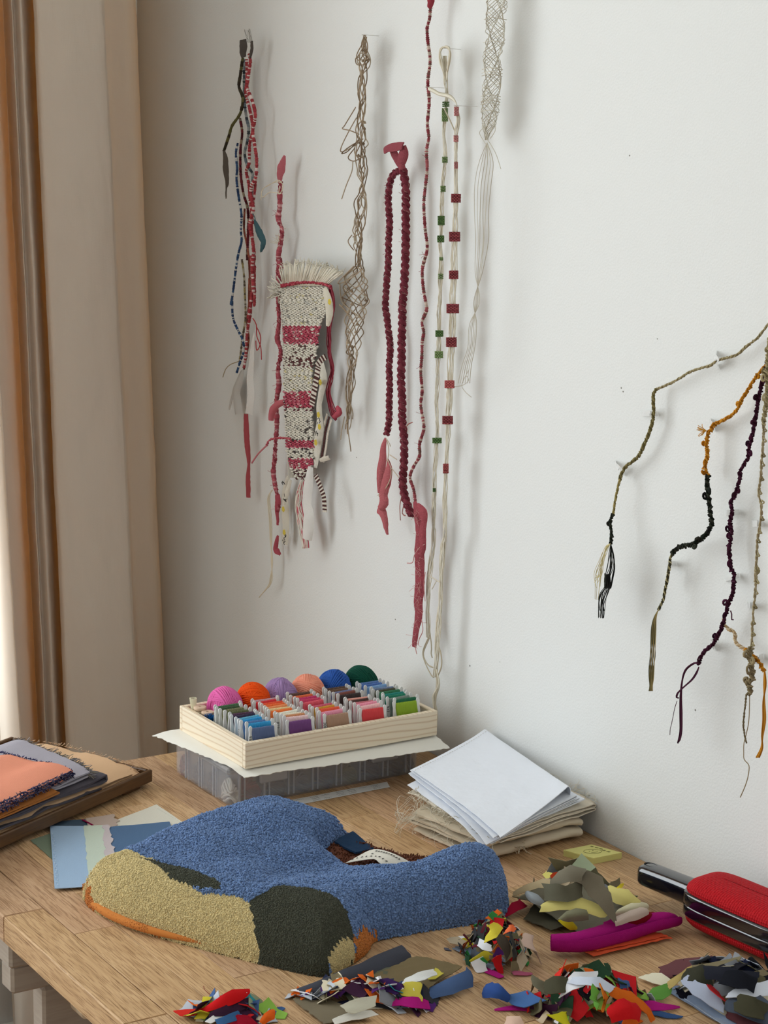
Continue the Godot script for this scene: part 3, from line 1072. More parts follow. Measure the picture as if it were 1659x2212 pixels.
	var names := {0: "wine red", 1: "slate", 2: "navy", 3: "crimson", 4: "white", 5: "blue grey", 6: "silver grey", 7: "black", 8: "olive", 9: "denim blue", 10: "ash grey", 11: "charcoal"}
	var n := 0
	for zc in 9:
		for xc in 4:
			if zc < 8 and xc < 3:
				continue                                  # hidden inside
			var ci: int = [4, 3, 7, 6, 9, 8, 5, 11, 10][8 - zc] if xc == 3 else [0, 1, 2][xc]
			var zl := lo.z + 0.004 if zc == 0 else lerpf(lo.z, hi.z, (zc - 0.5) / 8.0)
			var zh := hi.z - 0.004 if zc == 8 else lerpf(lo.z, hi.z, (zc + 0.5) / 8.0)
			var c := Vector3(lerpf(lo.x, hi.x, (xc + 0.5) / 4.0), lo.y + 0.014, (zl + zh) * 0.5)
			mb = MB.new()
			for s in 9:
				var q := PackedVector3Array()
				for i in 15:
					var a := TAU * i / 14.0
					q.append(c + Vector3(cos(a + s) * 0.012 + rng.randf_range(-1, 1) * 0.002, (s - 4) * 0.0025 + sin(a * 2.0 + s) * 0.004, sin(a + s * 0.4) * (zh - zl) * 0.36))
				mb.tube(smooth(q, 0.003), 0.0014, 4)
			single("thread_skein", "%s thread skein coiled in a compartment of the clear organizer" % names[ci], "thread", mb, plainyarn(fill[ci]), "skeins in the organizer", Vector3(c.x, lo.y + 0.002, c.z))
			n += 1
	# deckle-edged paper on the lid
	var pt := thing("deckle_paper", "handmade white paper with torn edges between organizer and wooden box", "paper", Vector3(0.15, hi.y + 0.008, 0.19))
	var py := 0.0492
	var cs := [tp(328, 1583, py), tp(528, 1672, py), tp(972, 1604, py), Vector3(0.075, TY + py, 0.035)]
	var p := PackedVector3Array()
	var nu := 40
	var nv := 60
	for j in nv:
		for i in nu:
			var u := float(i) / (nu - 1)
			var w := float(j) / (nv - 1)
			var q := bilerp([cs[0], cs[1], cs[2], cs[3]], u, w)
			var e := 0.0
			if i == 0 or i == nu - 1 or j == 0 or j == nv - 1:
				e = 0.0022
			q.x += e * (noise.get_noise_2d(j * 21.0, i * 3.0) + 0.5 * noise.get_noise_2d(j * 90.0, i))
			q.z += e * (noise.get_noise_2d(i * 21.0 + 70.0, j * 3.0) + 0.5 * noise.get_noise_2d(i * 90.0, j))
			var outside := maxf(0.0, q.z - 0.315) + maxf(0.0, q.x - 0.213) + maxf(0.0, 0.066 - q.x)
			q.y = TY + py + 0.0004 - outside * 0.18 + 0.0012 * noise.get_noise_2d(q.x * 200.0, q.z * 200.0) * clampf(outside * 90.0, 0.0, 1.0)
			p.append(q)
	mb = MB.new()
	mb.sheet(p, nu, nv, 0.0006)
	part(pt, "sheet", mb, mat("deckle", rgb(238, 236, 228), 0.95, {"bump": "crumple", "scale": 8.0, "depth": 0.03}))

# ---------------------------------------------------------------- wooden floss box
func floss_box() -> void:
	var y0 := TY + 0.0502
	var lo := Vector3(0.064, y0, 0.044)
	var hi := Vector3(0.227, y0 + 0.030, 0.300)
	var pine := mat("pine", Color(1, 1, 1), 0.6, {"tex": "pine", "scale3": Vector3(1.9, 6.0, 1.0), "offset": Vector3(0.22, 0.3, 0.0), "spec": 0.35})
	var t := thing("wooden_floss_box", "shallow pale pine box with dividers holding thread bobbins and yarn balls", "box", Vector3(0.146, y0, 0.172))
	var th := 0.0065
	part(t, "front_panel", slab(Vector3(hi.x - th, y0, lo.z), Vector3(hi.x, hi.y, hi.z), 0.0006), pine)
	part(t, "back_panel", slab(Vector3(lo.x, y0, lo.z), Vector3(lo.x + th, hi.y, hi.z), 0.0006), pine)
	part(t, "side_panel", slab(Vector3(lo.x + th, y0, hi.z - th), Vector3(hi.x - th, hi.y, hi.z), 0.0006), pine)
	part(t, "side_panel", slab(Vector3(lo.x + th, y0, lo.z), Vector3(hi.x - th, hi.y, lo.z + th), 0.0006), pine)
	var lining := mat("box_lining", rgb(236, 230, 216), 0.8)
	part(t, "base_board", slab(Vector3(lo.x + th, y0 + 0.001, lo.z + th), Vector3(hi.x - th, y0 + 0.004, hi.z - th)), lining)
	var zs := []
	for i in 6:
		zs.append(lerpf(hi.z - th, lo.z + th, i / 5.0))
	for i in range(1, 5):
		part(t, "divider", slab(Vector3(0.122, y0 + 0.004, zs[i] - 0.001), Vector3(hi.x - th, hi.y - 0.006, zs[i] + 0.001)), lining)
	part(t, "divider", slab(Vector3(0.1205, y0 + 0.004, lo.z + th), Vector3(0.1225, hi.y - 0.006, hi.z - th)), lining)
	part(t, "divider", slab(Vector3(0.164, y0 + 0.004, lo.z + th), Vector3(0.166, hi.y - 0.010, hi.z - th)), lining)
	# bobbin prototype, in its own axes: card in the y-z plane, facing x
	var card := PackedVector2Array()
	var half := []
	for q in [[0.0135, 0.006], [0.0135, 0.030], [0.0130, 0.0335], [0.0138, 0.0355], [0.0143, 0.0380], [0.0156, 0.0391], [0.0172, 0.0387], [0.0182, 0.0372], [0.0182, 0.0350], [0.0177, 0.031], [0.0186, 0.020], [0.0183, 0.008], [0.0186, 0.003], [0.0172, 0.0005], [0.0150, 0.0002], [0.0136, 0.002]]:
		half.append(Vector2(q[0], q[1]))
	for q in half:
		card.append(q)
	var mirror := half.duplicate()
	mirror.reverse()
	var poly := PackedVector2Array()
	poly.append(Vector2(-0.0135, 0.0335))
	poly.append(Vector2(0.0130, 0.0335))
	for i in range(3, half.size()):
		poly.append(half[i])
	for i in range(mirror.size() - 3):
		poly.append(Vector2(-mirror[i].x, mirror[i].y))
	var turned := Transform3D(Basis(Vector3.UP, PI / 2.0), Vector3.ZERO)
	var cm := MB.new()
	cm.plate(turned, poly, 0.0012)
	var card_mesh := cm.mesh()
	var tm := MB.new()
	var ring := []
	for i in 12:
		var a := TAU * i / 12.0
		ring.append(Vector2(signf(cos(a)) * pow(absf(cos(a)), 0.6) * 0.0032, 0.0205 + signf(sin(a)) * pow(absf(sin(a)), 0.45) * 0.0163))
	var gp := PackedVector3Array()
	var nr := 61
	for j in nr:
		var z := lerpf(-0.0141, 0.0141, float(j) / (nr - 1))
		var s := 1.0 - 0.10 * absf(cos(PI * j / 4.0)) * 1.4
		if j == 0 or j == nr - 1:
			s = 0.2
		for q in ring:
			gp.append(Vector3(q.x * s, 0.0205 + (q.y - 0.0205) * (1.0 - (1.0 - s) * 0.25), z + 0.0006 * sin(q.y * 240.0)))
	tm.grid(gp, 12, nr, false, true)
	var thread_mesh := tm.mesh()
	var white := mat("bobbin_card", rgb(226, 226, 224), 0.7)
	var C := {}
	var cols := [
		[["slate blue", 88, 104, 142], ["sky blue", 44, 150, 206], ["steel blue", 84, 122, 172], ["bright sky blue", 40, 150, 212], ["aqua", 90, 170, 204], ["ink violet", 46, 38, 70], ["plum", 78, 48, 78], ["olive", 92, 100, 62], ["sage", 122, 122, 86], ["forest green", 58, 84, 52], ["leaf green", 66, 108, 70]],
		[["purple", 112, 62, 122], ["blush", 238, 204, 206], ["tan orange", 204, 140, 98], ["cream", 238, 228, 206], ["ivory", 236, 234, 220], ["orange", 238, 120, 52], ["pale yellow", 238, 212, 154], ["apricot", 240, 150, 96], ["vivid orange", 238, 108, 48], ["orange red", 232, 84, 48], ["red", 212, 44, 52], ["mauve", 200, 152, 160]],
		[["taupe", 172, 136, 112], ["rose pink", 234, 152, 176], ["vermilion", 236, 92, 60], ["mustard", 210, 150, 46], ["dusky rose", 206, 92, 116], [], ["coral rose", 222, 88, 104], ["raspberry", 206, 64, 104], ["magenta", 196, 50, 108], ["burnt orange", 226, 106, 62], ["umber", 96, 66, 56]],
		[["scarlet", 212, 62, 66], ["pale pink", 246, 194, 196], ["candy pink", 242, 154, 178], ["dusty rose", 198, 112, 122], ["chocolate", 78, 50, 46], ["salmon", 232, 162, 148], [], ["espresso", 56, 44, 44], ["rust brown", 128, 72, 62], ["lavender blue", 112, 120, 158], ["brown", 112, 82, 62], ["dark brown", 84, 62, 50]],
		[["lime", 138, 168, 36], ["emerald", 20, 98, 66], ["grey green", 124, 142, 132], ["sea green", 18, 124, 96], ["teal", 24, 132, 122], ["mid green", 44, 120, 82], ["dark olive", 72, 76, 54], ["steel grey blue", 112, 130, 162], ["baby blue", 126, 166, 212], ["cornflower", 74, 112, 178], ["mid blue", 88, 122, 178]]]
	var proto: Node3D = null
	var codes := {"0_0": "930", "0_3": "996", "2_0": "3064", "1_3": "822", "4_2": "927", "3_5": "967"}
	for ci in 5:
		var n: int = cols[ci].size()
		var zc: float = (zs[ci] + zs[ci + 1]) * 0.5
		for k in n:
			var q: Array = cols[ci][k]
			if q.is_empty():
				continue
			var x := lerpf(0.2135, 0.1275, float(k) / (n - 1)) + rng.randf_range(-0.0008, 0.0008)
			var at := Vector3(x, y0 + 0.0045 + (0.002 if k > 0 else 0.0), zc + rng.randf_range(-0.0022, 0.0022))
			var label := "%s embroidery thread wound on a white card in the pine box" % q[0]
			var bo: Node3D
			if proto == null:
				bo = thing("thread_bobbin", label, "bobbin", at, "thread bobbins in the pine box")
				var a := MeshInstance3D.new()
				a.name = "card"
				a.mesh = card_mesh
				a.material_override = white
				bo.add_child(a)
				var b2 := MeshInstance3D.new()
				b2.name = "thread"
				b2.mesh = thread_mesh
				bo.add_child(b2)
				proto = bo
			else:
				bo = proto.duplicate()
				bo.name = numbered("thread_bobbin")
				if bo.has_node("colour_number"):
					var old := bo.get_node("colour_number")
					bo.remove_child(old)
					old.free()
				add_child(bo)
				bo.position = at
				bo.set_meta("label", label)
			bo.rotation = Vector3(rng.randf_range(-0.03, 0.03), rng.randf_range(-0.07, 0.07), rng.randf_range(0.04, 0.16))
			bo.get_node("thread").material_override = mat("floss_%d_%d" % [ci, k], rgb(q[1], q[2], q[3]), 0.55, {"spec": 0.4, "rim": 0.3})
			if codes.has("%d_%d" % [ci, k]):
				var tx := TextMesh.new()
				tx.text = codes["%d_%d" % [ci, k]]
				tx.font_size = 16
				tx.pixel_size = 0.00028
				tx.depth = 0.0001
				var d := MeshInstance3D.new()
				d.name = "colour_number"
				d.mesh = tx
				d.material_override = mat("card_ink", rgb(40, 40, 44), 0.8)
				d.transform = Transform3D(Basis(Vector3.UP, PI / 2.0) * Basis(Vector3.BACK, -PI / 2.0), Vector3(0.0007, 0.024, 0.0162))
				bo.add_child(d)
	# yarn balls along the back
	var ball := MB.new()
	var br := 0.0195
	var core := []
	for i in 13:
		var a := PI * i / 12.0
		core.append([maxf(sin(a), 0.0) * br * 0.93, -cos(a) * br * 0.93])
	var cb := MB.new()
	cb.lathe(Transform3D(), core, 24)
	var core_mesh := cb.mesh()
	var rg := RandomNumberGenerator.new()
	rg.seed = 5
	for g in 15:
		var ax := Vector3(rg.randf_range(-1, 1), rg.randf_range(-1, 1), rg.randf_range(-1, 1)).normalized()
		var u := ax.cross(Vector3(0.3, 0.9, 0.2)).normalized()
		var w := ax.cross(u)
		for s in 6:
			var off := (s - 2.5) * 0.0021 + rg.randf_range(-0.0003, 0.0003)
			var rad := sqrt(br * br - off * off * 1.2) + 0.00045 * (g % 5) - 0.0010 + rg.randf_range(0.0, 0.0004)
			var q := PackedVector3Array()
			for i in 37:
				var a := TAU * i / 36.0
				q.append((u * cos(a) + w * sin(a)) * rad + ax * off * (1.0 + 0.25 * sin(a * 2.0 + g)))
			ball.tube(q, 0.00105, 5, null, false)
	var ball_mesh := ball.mesh()
	var balls := [["pink", 226, 106, 172], ["orange", 238, 84, 20], ["lilac", 164, 134, 182], ["peach", 240, 156, 130], ["royal blue", 46, 90, 170], ["bottle green", 14, 74, 58]]
	var bproto: Node3D = null
	for i in 6:
		var q: Array = balls[i]
		var at := Vector3(0.0950, y0 + 0.005, lerpf(0.2560, 0.0690, i / 5.0))
		var label := "%s cotton yarn ball in the back row of the pine box" % q[0]
		var bo: Node3D
		if bproto == null:
			bo = thing("yarn_ball", label, "yarn ball", at, "yarn balls in the pine box")
			for e in 2:
				var m := MeshInstance3D.new()
				m.name = ["core", "windings"][e]
				m.mesh = [core_mesh, ball_mesh][e]
				m.position.y = br * 1.2 + 0.001
				bo.add_child(m)
			bproto = bo
		else:
			bo = bproto.duplicate()
			bo.name = numbered("yarn_ball")
			add_child(bo)
			bo.position = at
			bo.set_meta("label", label)
		var m := mat("ball_%d" % i, rgb(q[1], q[2], q[3]), 0.8, {"spec": 0.25, "rim": 0.3})
		var rot := Basis(Vector3(1, 0.3 * i, 0.5).normalized(), i * 1.3)
		for ch in bo.get_children():
			ch.material_override = m
			ch.basis = Basis.from_scale(Vector3(1.18, 1.18, 0.96)) * rot
	# wooden spools with thread in the corner
	var sp := [["cream", 232, 226, 196, 0.091, 0.2868, 0.020], ["navy", 30, 44, 92, 0.104, 0.2835, 0.017], ["wine", 96, 30, 52, 0.1035, 0.2655, 0.014]]
	for i in 3:
		var q: Array = sp[i]
		var at := Vector3(q[4], y0 + 0.0042, q[5])
		var so := thing("thread_spool", "small wooden spool of %s thread standing in the box corner" % q[0], "spool", at, "spools in the pine box")
		var mb := MB.new()
		var hh: float = q[6] + 0.010
		mb.lathe(Transform3D(Basis(), at), [[0.0018, hh], [0.0018, hh - 0.002], [0.0, hh - 0.002]], 12)
		mb.lathe(Transform3D(Basis(), at), [[0.0, 0.0], [0.0075, 0.0], [0.0075, 0.003], [0.0045, 0.005], [0.0045, hh - 0.005], [0.0075, hh - 0.003], [0.0075, hh - 0.0005], [0.0070, hh], [0.0018, hh]], 20)
		part(so, "spool", mb, mat("spool_wood", rgb(222, 196, 170), 0.6))
		mb = MB.new()
		var hx := PackedVector3Array()
		for k in 180:
			var a := TAU * k / 14.0
			hx.append(at + Vector3(cos(a) * 0.0062, 0.005 + (hh - 0.010) * k / 180.0, sin(a) * 0.0062))
		mb.tube(hx, 0.0007, 4)
		part(so, "thread", mb, plainyarn(rgb(q[1], q[2], q[3])))
	var tf := MB.new()
	for i in 26:
		var q := PackedVector3Array()
		var a := TAU * i / 26.0
		for k in 6:
			q.append(Vector3(0.0815, y0 + 0.012 + k * 0.006, 0.2895) + Vector3(cos(a), 0, sin(a)) * (0.0006 + 0.0010 * k * (0.4 + 0.6 * sin(i * 3.0) * sin(i * 3.0))))
		tf.tube(q, 0.0005, 4)
	single("thread_tassel", "cream thread tuft standing up in the corner of the pine box", "tassel", tf, plainyarn(rgb(240, 234, 206)))
	var bt := MB.new()
	for i in 70:
		whisker(bt, Vector3(0.114, y0 + 0.024, 0.287) , Vector3(rng.randf_range(-1, 1), rng.randf_range(-0.6, 1), rng.randf_range(-1, 1)), 0.009, 0.0004, 1.2, 4)
	single("thread_tassel", "bright blue tuft of thread beside the wooden spools", "tassel", bt, plainyarn(rgb(24, 92, 160)))

# ---------------------------------------------------------------- shearling garment
func inside(p: Vector3, poly: PackedVector2Array) -> bool:
	return Geometry2D.is_point_in_polygon(Vector2(p.x, p.z), poly)
func zone(pts: Array, h: float) -> PackedVector2Array:
	var o := PackedVector2Array()
	for q in pts:
		var p := tp(q[0], q[1], h if q.size() < 3 else q[2])
		o.append(Vector2(p.x, p.z))
	return o
func fleece() -> void:
	var root := thing("shearling_vest", "folded patchwork shearling vest in blue, yellow and dark green pile on the oak top", "garment", tp(560, 1960))
	# footprint: [pixel x, pixel y, height at which it is seen, push outwards]
	var ol := [[196, 1940, 0.012, 0.0], [184, 1910, 0.020, 0.0], [190, 1884, 0.030, 0.006], [226, 1860, 0.042, 0.012], [268, 1840, 0.046, 0.014], [322, 1816, 0.046, 0.014], [380, 1790, 0.046, 0.014], [450, 1768, 0.047, 0.014], [530, 1747, 0.050, 0.014], [594, 1733, 0.052, 0.014], [650, 1747, 0.050, 0.012], [706, 1767, 0.044, 0.008], [756, 1788, 0.036, 0.004], [768, 1802, 0.026, 0.0], [742, 1822, 0.022, 0.0], [712, 1842, 0.020, 0.0], [696, 1862, 0.018, 0.0], [742, 1872, 0.024, 0.002], [800, 1884, 0.030, 0.004], [870, 1880, 0.036, 0.008], [930, 1862, 0.040, 0.010], [988, 1843, 0.042, 0.012], [1034, 1858, 0.038, 0.012], [1072, 1892, 0.028, 0.008], [1096, 1932, 0.014, 0.0], [1092, 1976, 0.004, 0.0], [1040, 1986, 0.004, 0.0], [960, 1998, 0.004, 0.0], [880, 2012, 0.004, 0.0], [810, 2028, 0.004, 0.0], [796, 2046, 0.006, 0.0], [762, 2072, 0.006, 0.0], [722, 2092, 0.006, 0.0], [690, 2097, 0.006, 0.0], [640, 2090, 0.005, 0.0], [560, 2072, 0.005, 0.0], [450, 2044, 0.005, 0.0], [330, 2011, 0.005, 0.0], [252, 1984, 0.005, 0.0]]
	var cen2 := tp(560, 1915, 0.04)
	var oc := PackedVector2Array()
	for q in ol:
		var p := tp(q[0], q[1], q[2])
		var o2: Vector2 = Vector2(p.x - cen2.x, p.z - cen2.z).normalized() * q[3]
		oc.append(Vector2(p.x, p.z) + o2)
	var n := oc.size()
	var ring := PackedVector2Array()
	for i in n:
		for s in 3:
			ring.append(oc[i].cubic_interpolate(oc[(i + 1) % n], oc[(i - 1 + n) % n], oc[(i + 2) % n], s / 3.0))
	n = ring.size()
	# crown heights and edge radii at points of the garment
	var ctl := []
	for q in [[240, 1890, 0.050, 0.052, 0.030], [300, 1900, 0.055, 0.058, 0.045], [330, 1840, 0.05, 0.052, 0.028], [420, 1925, 0.058, 0.062, 0.058], [470, 1810, 0.05, 0.056, 0.030], [520, 1880, 0.05, 0.052, 0.05], [520, 1955, 0.056, 0.060, 0.062], [590, 1765, 0.055, 0.066, 0.026], [640, 1830, 0.05, 0.048, 0.030], [690, 1800, 0.045, 0.050, 0.022], [620, 1895, 0.035, 0.036, 0.040], [690, 1885, 0.03, 0.030, 0.030], [640, 1950, 0.052, 0.057, 0.060], [730, 1950, 0.05, 0.054, 0.050], [740, 2010, 0.03, 0.050, 0.040], [830, 1930, 0.044, 0.046, 0.034], [920, 1910, 0.044, 0.046, 0.034], [1000, 1878, 0.044, 0.064, 0.026], [1055, 1910, 0.04, 0.052, 0.028]]:
		var p := tp(q[0], q[1], q[2])
		ctl.append([Vector2(p.x, p.z), q[3], q[4]])
	var yellow := zone([[110, 1900, 0.0], [120, 1840, 0.03], [262, 1812, 0.046], [272, 1841, 0.05], [310, 1852, 0.052], [356, 1868, 0.054], [396, 1894, 0.056], [440, 1907, 0.057], [520, 1923, 0.056], [540, 1932, 0.055], [554, 1966, 0.050], [574, 2004, 0.042], [604, 2046, 0.028], [634, 2084, 0.010], [560, 2150, 0.0], [150, 2080, 0.0]], 0.045)
	var green := zone([[540, 1932, 0.055], [600, 1923, 0.052], [660, 1921, 0.052], [712, 1930, 0.052], [752, 1952, 0.050], [770, 1990, 0.042], [772, 2012, 0.034], [752, 2034, 0.026], [736, 2062, 0.014], [716, 2096, 0.004], [690, 2120, 0.0], [634, 2100, 0.0], [634, 2084, 0.010], [604, 2046, 0.028], [574, 2004, 0.042], [554, 1966, 0.050]], 0.05)
	var strip := zone([[300, 1850], [372, 1866], [410, 1874], [470, 1902], [480, 1914], [420, 1904], [372, 1889], [340, 1868]], 0.055)
	var cream := zone([[708, 2096, 0.004], [726, 2068, 0.012], [740, 2046, 0.018], [764, 2032, 0.020], [768, 2072, 0.003], [735, 2110, 0.0]], 0.0)
	var rustc := zone([[764, 2032, 0.020], [790, 2022, 0.012], [815, 2030, 0.0], [806, 2056, 0.0], [766, 2090, 0.0], [768, 2070, 0.003]], 0.0)
	var orange := zone([[150, 1890, 0.03], [190, 1895, 0.026], [206, 1930, 0.020], [240, 1962, 0.016], [300, 1990, 0.012], [350, 2008, 0.008], [350, 2050, 0.0], [150, 2050, 0.0]], 0.0)
	var hn := FastNoiseLite.new()
	hn.seed = 12
	hn.frequency = 1.0
	hn.fractal_octaves = 2
	var soft := FastNoiseLite.new()
	soft.seed = 18
	soft.frequency = 14.0
	var lo := ring[0]
	var hi := ring[0]
	for q in ring:
		lo = lo.min(q)
		hi = hi.max(q)
	var g := 0.0021
	var nu := int((hi.x - lo.x) / g) + 3
	var nv := int((hi.y - lo.y) / g) + 3
	var pts := PackedVector3Array()
	var dist := PackedFloat32Array()
	for j in nv:
		for i in nu:
			var q := Vector2(lo.x + (i - 1) * g, lo.y + (j - 1) * g)
			var best := 1e9
			var near := q
			for e in n:
				var c2 := Geometry2D.get_closest_point_to_segment(q, ring[e], ring[(e + 1) % n])
				var d := c2.distance_squared_to(q)
				if d < best:
					best = d
					near = c2
			var ins := Geometry2D.is_point_in_polygon(q, ring)
			var dd := sqrt(best) * (1.0 if ins else -1.0)
			if not ins and dd > -g * 1.3:
				q = near                       # pull the border onto the outline
				dd = 0.0
			dist.append(dd)
			var H := 0.0
			var R := 0.0
			var ws := 0.0
			for k in ctl:
				var w: float = 1.0 / pow(q.distance_squared_to(k[0]) + 0.0004, 1.5)
				ws += w
				H += w * k[1]
				R += w * k[2]
			H /= ws
			R /= ws
			var f := clampf(dd / R, 0.0, 1.0)
			var h := H * pow(1.0 - pow(1.0 - f, 2.3), 0.62) + 0.004 * soft.get_noise_2d(q.x, q.y) * f
			pts.append(Vector3(q.x, TY + 0.001 + h, q.y))
	var disp := PackedVector3Array()
	var kind := PackedByteArray()
	kind.resize(pts.size())
	disp.resize(pts.size())
	var nor := PackedVector3Array()
	nor.resize(pts.size())
	for j in nv:
		for i in nu:
			var at := j * nu + i
			var p := pts[at]
			var du := pts[j * nu + mini(i + 1, nu - 1)] - pts[j * nu + maxi(i - 1, 0)]
			var dv := pts[mini(j + 1, nv - 1) * nu + i] - pts[maxi(j - 1, 0) * nu + i]
			var m := dv.cross(du).normalized()
			nor[at] = m
			if dist[at] < 0.0:
				continue
			var k := 0
			var jit := Vector3(hn.get_noise_2d(p.x * 160.0, p.z * 160.0), 0, hn.get_noise_2d(p.x * 160.0 + 90.0, p.z * 160.0)) * 0.0010
			if inside(p, orange) or inside(p, rustc):
				k = 3
			elif inside(p, cream):
				k = 1
			elif inside(p + jit, green) or inside(p + jit, strip):
				k = 2
			elif inside(p + jit, yellow):
				k = 1
			kind[at] = k
			var amp := 0.0014 if k == 0 else 0.0004
			var fr := 200.0 if k == 0 else 400.0
			disp[at] = p + m * amp * hn.get_noise_3d(p.x * fr, p.y * fr, p.z * fr) + m * (0.0010 if k == 0 and dist[at] > 0.002 else 0.0)
	var names := ["blue_panel", "yellow_panel", "green_panel", "orange_panel"]
	var out := [MB.new(), MB.new(), MB.new(), MB.new()]
	var index := [PackedInt32Array(), PackedInt32Array(), PackedInt32Array(), PackedInt32Array()]
	for k in 4:
		index[k].resize(pts.size())
		index[k].fill(-1)
	var sets := [[], [], [], []]
	var rg := RandomNumberGenerator.new()
	rg.seed = 77
	for j in nv - 1:
		for i in nu - 1:
			var a := j * nu + i
			var ids := [a, a + 1, a + 1 + nu, a + nu]
			if dist[ids[0]] < 0.0 or dist[ids[1]] < 0.0 or dist[ids[2]] < 0.0 or dist[ids[3]] < 0.0:
				continue
			var k := kind[a]
			var mb: MB = out[k]
			var id := []
			for q in ids:
				if index[k][q] < 0:
					index[k][q] = mb.add(disp[q], Vector2(disp[q].x, disp[q].z))
				id.append(index[k][q])
			mb.quad(id[0], id[1], id[2], id[3])
			var e1 := disp[ids[1]] - disp[a]
			var e2 := disp[ids[3]] - disp[a]
			var want := e1.cross(e2).length() / (2.5e-6 if k == 0 else 1.0e-6)
			while want > 0.0:
				if rg.randf() < want:
					sets[k].append([disp[a] + e1 * rg.randf() + e2 * rg.randf(), nor[a]])
				want -= 1.0
	var pile_cols := [rgb(102, 128, 170), rgb(210, 192, 142), rgb(72, 74, 62), rgb(198, 124, 62)]
	var ms := []
	for k in 4:
		ms.append(mat("pile_base_%d" % k, pile_cols[k], 0.95, {"rim": 0.35, "spec": 0.15}))
		part(root, names[k], out[k], ms[k])
	# the doubled orange lip under the left end
	var lip := MB.new()
	var lpth := PackedVector3Array()
	for q in [[186, 1916], [204, 1950], [236, 1974], [290, 1998], [350, 2016], [420, 2032], [490, 2046]]:
		lpth.append(tp(q[0], q[1], 0.0060))
	var lps := smooth(lpth, 0.0015)
	lip.tube(lps, even(lps.size(), [0.002, 0.0042, 0.0046, 0.0042, 0.0034, 0.0022, 0.0008]), 16)
	part(root, "orange_lip", lip, ms[3])
	for i in lps.size():
		for s in 34:
			var m := Vector3(rg.randf_range(-1, 1), rg.randf_range(-0.6, 1), rg.randf_range(-1, 1)).normalized()
			sets[3].append([lps[i] + m * 0.0036 * (1.0 if i < lps.size() * 0.6 else 0.5) + Vector3(rg.randf_range(-1, 1), 0, rg.randf_range(-1, 1)) * 0.0005, m])
	# curls of the pile
	var curl := MB.new()
	for i in 7:
		for s in 6:
			var a := PI * i / 6.0
			var b := TAU * s / 6.0
			curl.add(Vector3(sin(a) * cos(b), cos(a) * 0.9, sin(a) * sin(b)))
	for i in 6:
		for s in 6:
			var a := i * 6 + s
			var b := i * 6 + (s + 1) % 6
			curl.quad(a, b, b + 6, a + 6)
	var curl_mesh := curl.mesh()
	for k in 4:
		var mm := MultiMesh.new()
		mm.transform_format = MultiMesh.TRANSFORM_3D
		mm.use_colors = true
		mm.mesh = curl_mesh
		mm.instance_count = sets[k].size()
		var base := lin(pile_cols[k])
		for i in sets[k].size():
			var p: Vector3 = sets[k][i][0]
			var m: Vector3 = sets[k][i][1]
			var s: float = rg.randf_range(0.0008, 0.0015) if k == 0 else rg.randf_range(0.0005, 0.0008)
			var ax := Vector3(rg.randf_range(-1, 1), rg.randf_range(-1, 1), rg.randf_range(-1, 1)).normalized()
			var b := Basis(ax, rg.randf() * TAU) * Basis.from_scale(Vector3(s * 0.8, s * 1.15, s * 0.85))
			mm.set_instance_transform(i, Transform3D(b, p + m * s * 0.35))
			mm.set_instance_color(i, vary(base, 0.28))
		var mi := MultiMeshInstance3D.new()
		mi.name = "pile"
		mi.multimesh = mm
		var pm := StandardMaterial3D.new()
		pm.resource_name = "pile_curls_%d" % k
		pm.vertex_color_use_as_albedo = true
		pm.roughness = 0.95
		pm.metallic_specular = 0.2
		pm.rim_enabled = true
		pm.rim = 0.3
		mi.material_override = pm
		mi.set_meta("kind", "stuff")
		root.add_child(mi, true)
		mi.position = -root.position
	# lining seen in the opening
	var ln := MB.new()
	lying(ln, [tp(672, 1872, 0.014), tp(728, 1826, 0.020), tp(930, 1868, 0.020), tp(880, 1896, 0.018)], 0.004, 0.006, 30, 30, 4.0, 0.0)
	var bln := part(root, "brown_lining", ln, mat("brown_lining", rgb(104, 62, 46), 0.95, {"rim": 0.3}))
	var fz := MB.new()
	fz.col = lin(rgb(104, 62, 46))
	for i in 900:
		var q := ln.v[rg.randi() % 900]
		whisker(fz, q, Vector3(rg.randf_range(-1, 1), 1, rg.randf_range(-1, 1)), 0.0022, 0.0005, 0.6, 2)
	part(bln, "lining_nap", fz, yarn_mat(), "", "stuff")
	var nv2 := MB.new()
	lying(nv2, [tp(722, 1826, 0.027), tp(762, 1803, 0.027), tp(808, 1836, 0.027), tp(768, 1848, 0.027)], 0.002, 0.003, 16, 16, 5.0, 0.0)
	part(root, "navy_facing", nv2, cloth(rgb(34, 58, 86)))
	nv2 = MB.new()
	lying(nv2, [tp(880, 1866, 0.022), tp(884, 1860, 0.022), tp(924, 1872, 0.022), tp(912, 1878, 0.022)], 0.002, 0.003, 8, 8, 5.0, 0.0)
	part(root, "navy_facing", nv2, cloth(rgb(34, 58, 86)))
	var lb := MB.new()
	var lp := PackedVector3Array()
	# arched label: far edge and near edge
	var far := smooth(PackedVector3Array([tp(772, 1850, 0.030), tp(800, 1836, 0.034), tp(822, 1835, 0.036), tp(856, 1846, 0.034), tp(886, 1862, 0.028)]), 0.002)
	var near := smooth(PackedVector3Array([tp(746, 1864, 0.027), tp(780, 1858, 0.031), tp(808, 1855, 0.034), tp(818, 1862, 0.033), tp(830, 1870, 0.030)]), 0.002)
	var lat := func(u: float, w: float) -> Vector3:
		var a := near[int(u * (near.size() - 1))].lerp(near[mini(int(u * (near.size() - 1)) + 1, near.size() - 1)], fmod(u * (near.size() - 1), 1.0))
		var b := far[int(u * (far.size() - 1))].lerp(far[mini(int(u * (far.size() - 1)) + 1, far.size() - 1)], fmod(u * (far.size() - 1), 1.0))
		return a.lerp(b, w)
	for j in 9:
		for i in 13:
			lp.append(lat.call(i / 12.0, 1.0 - j / 8.0))
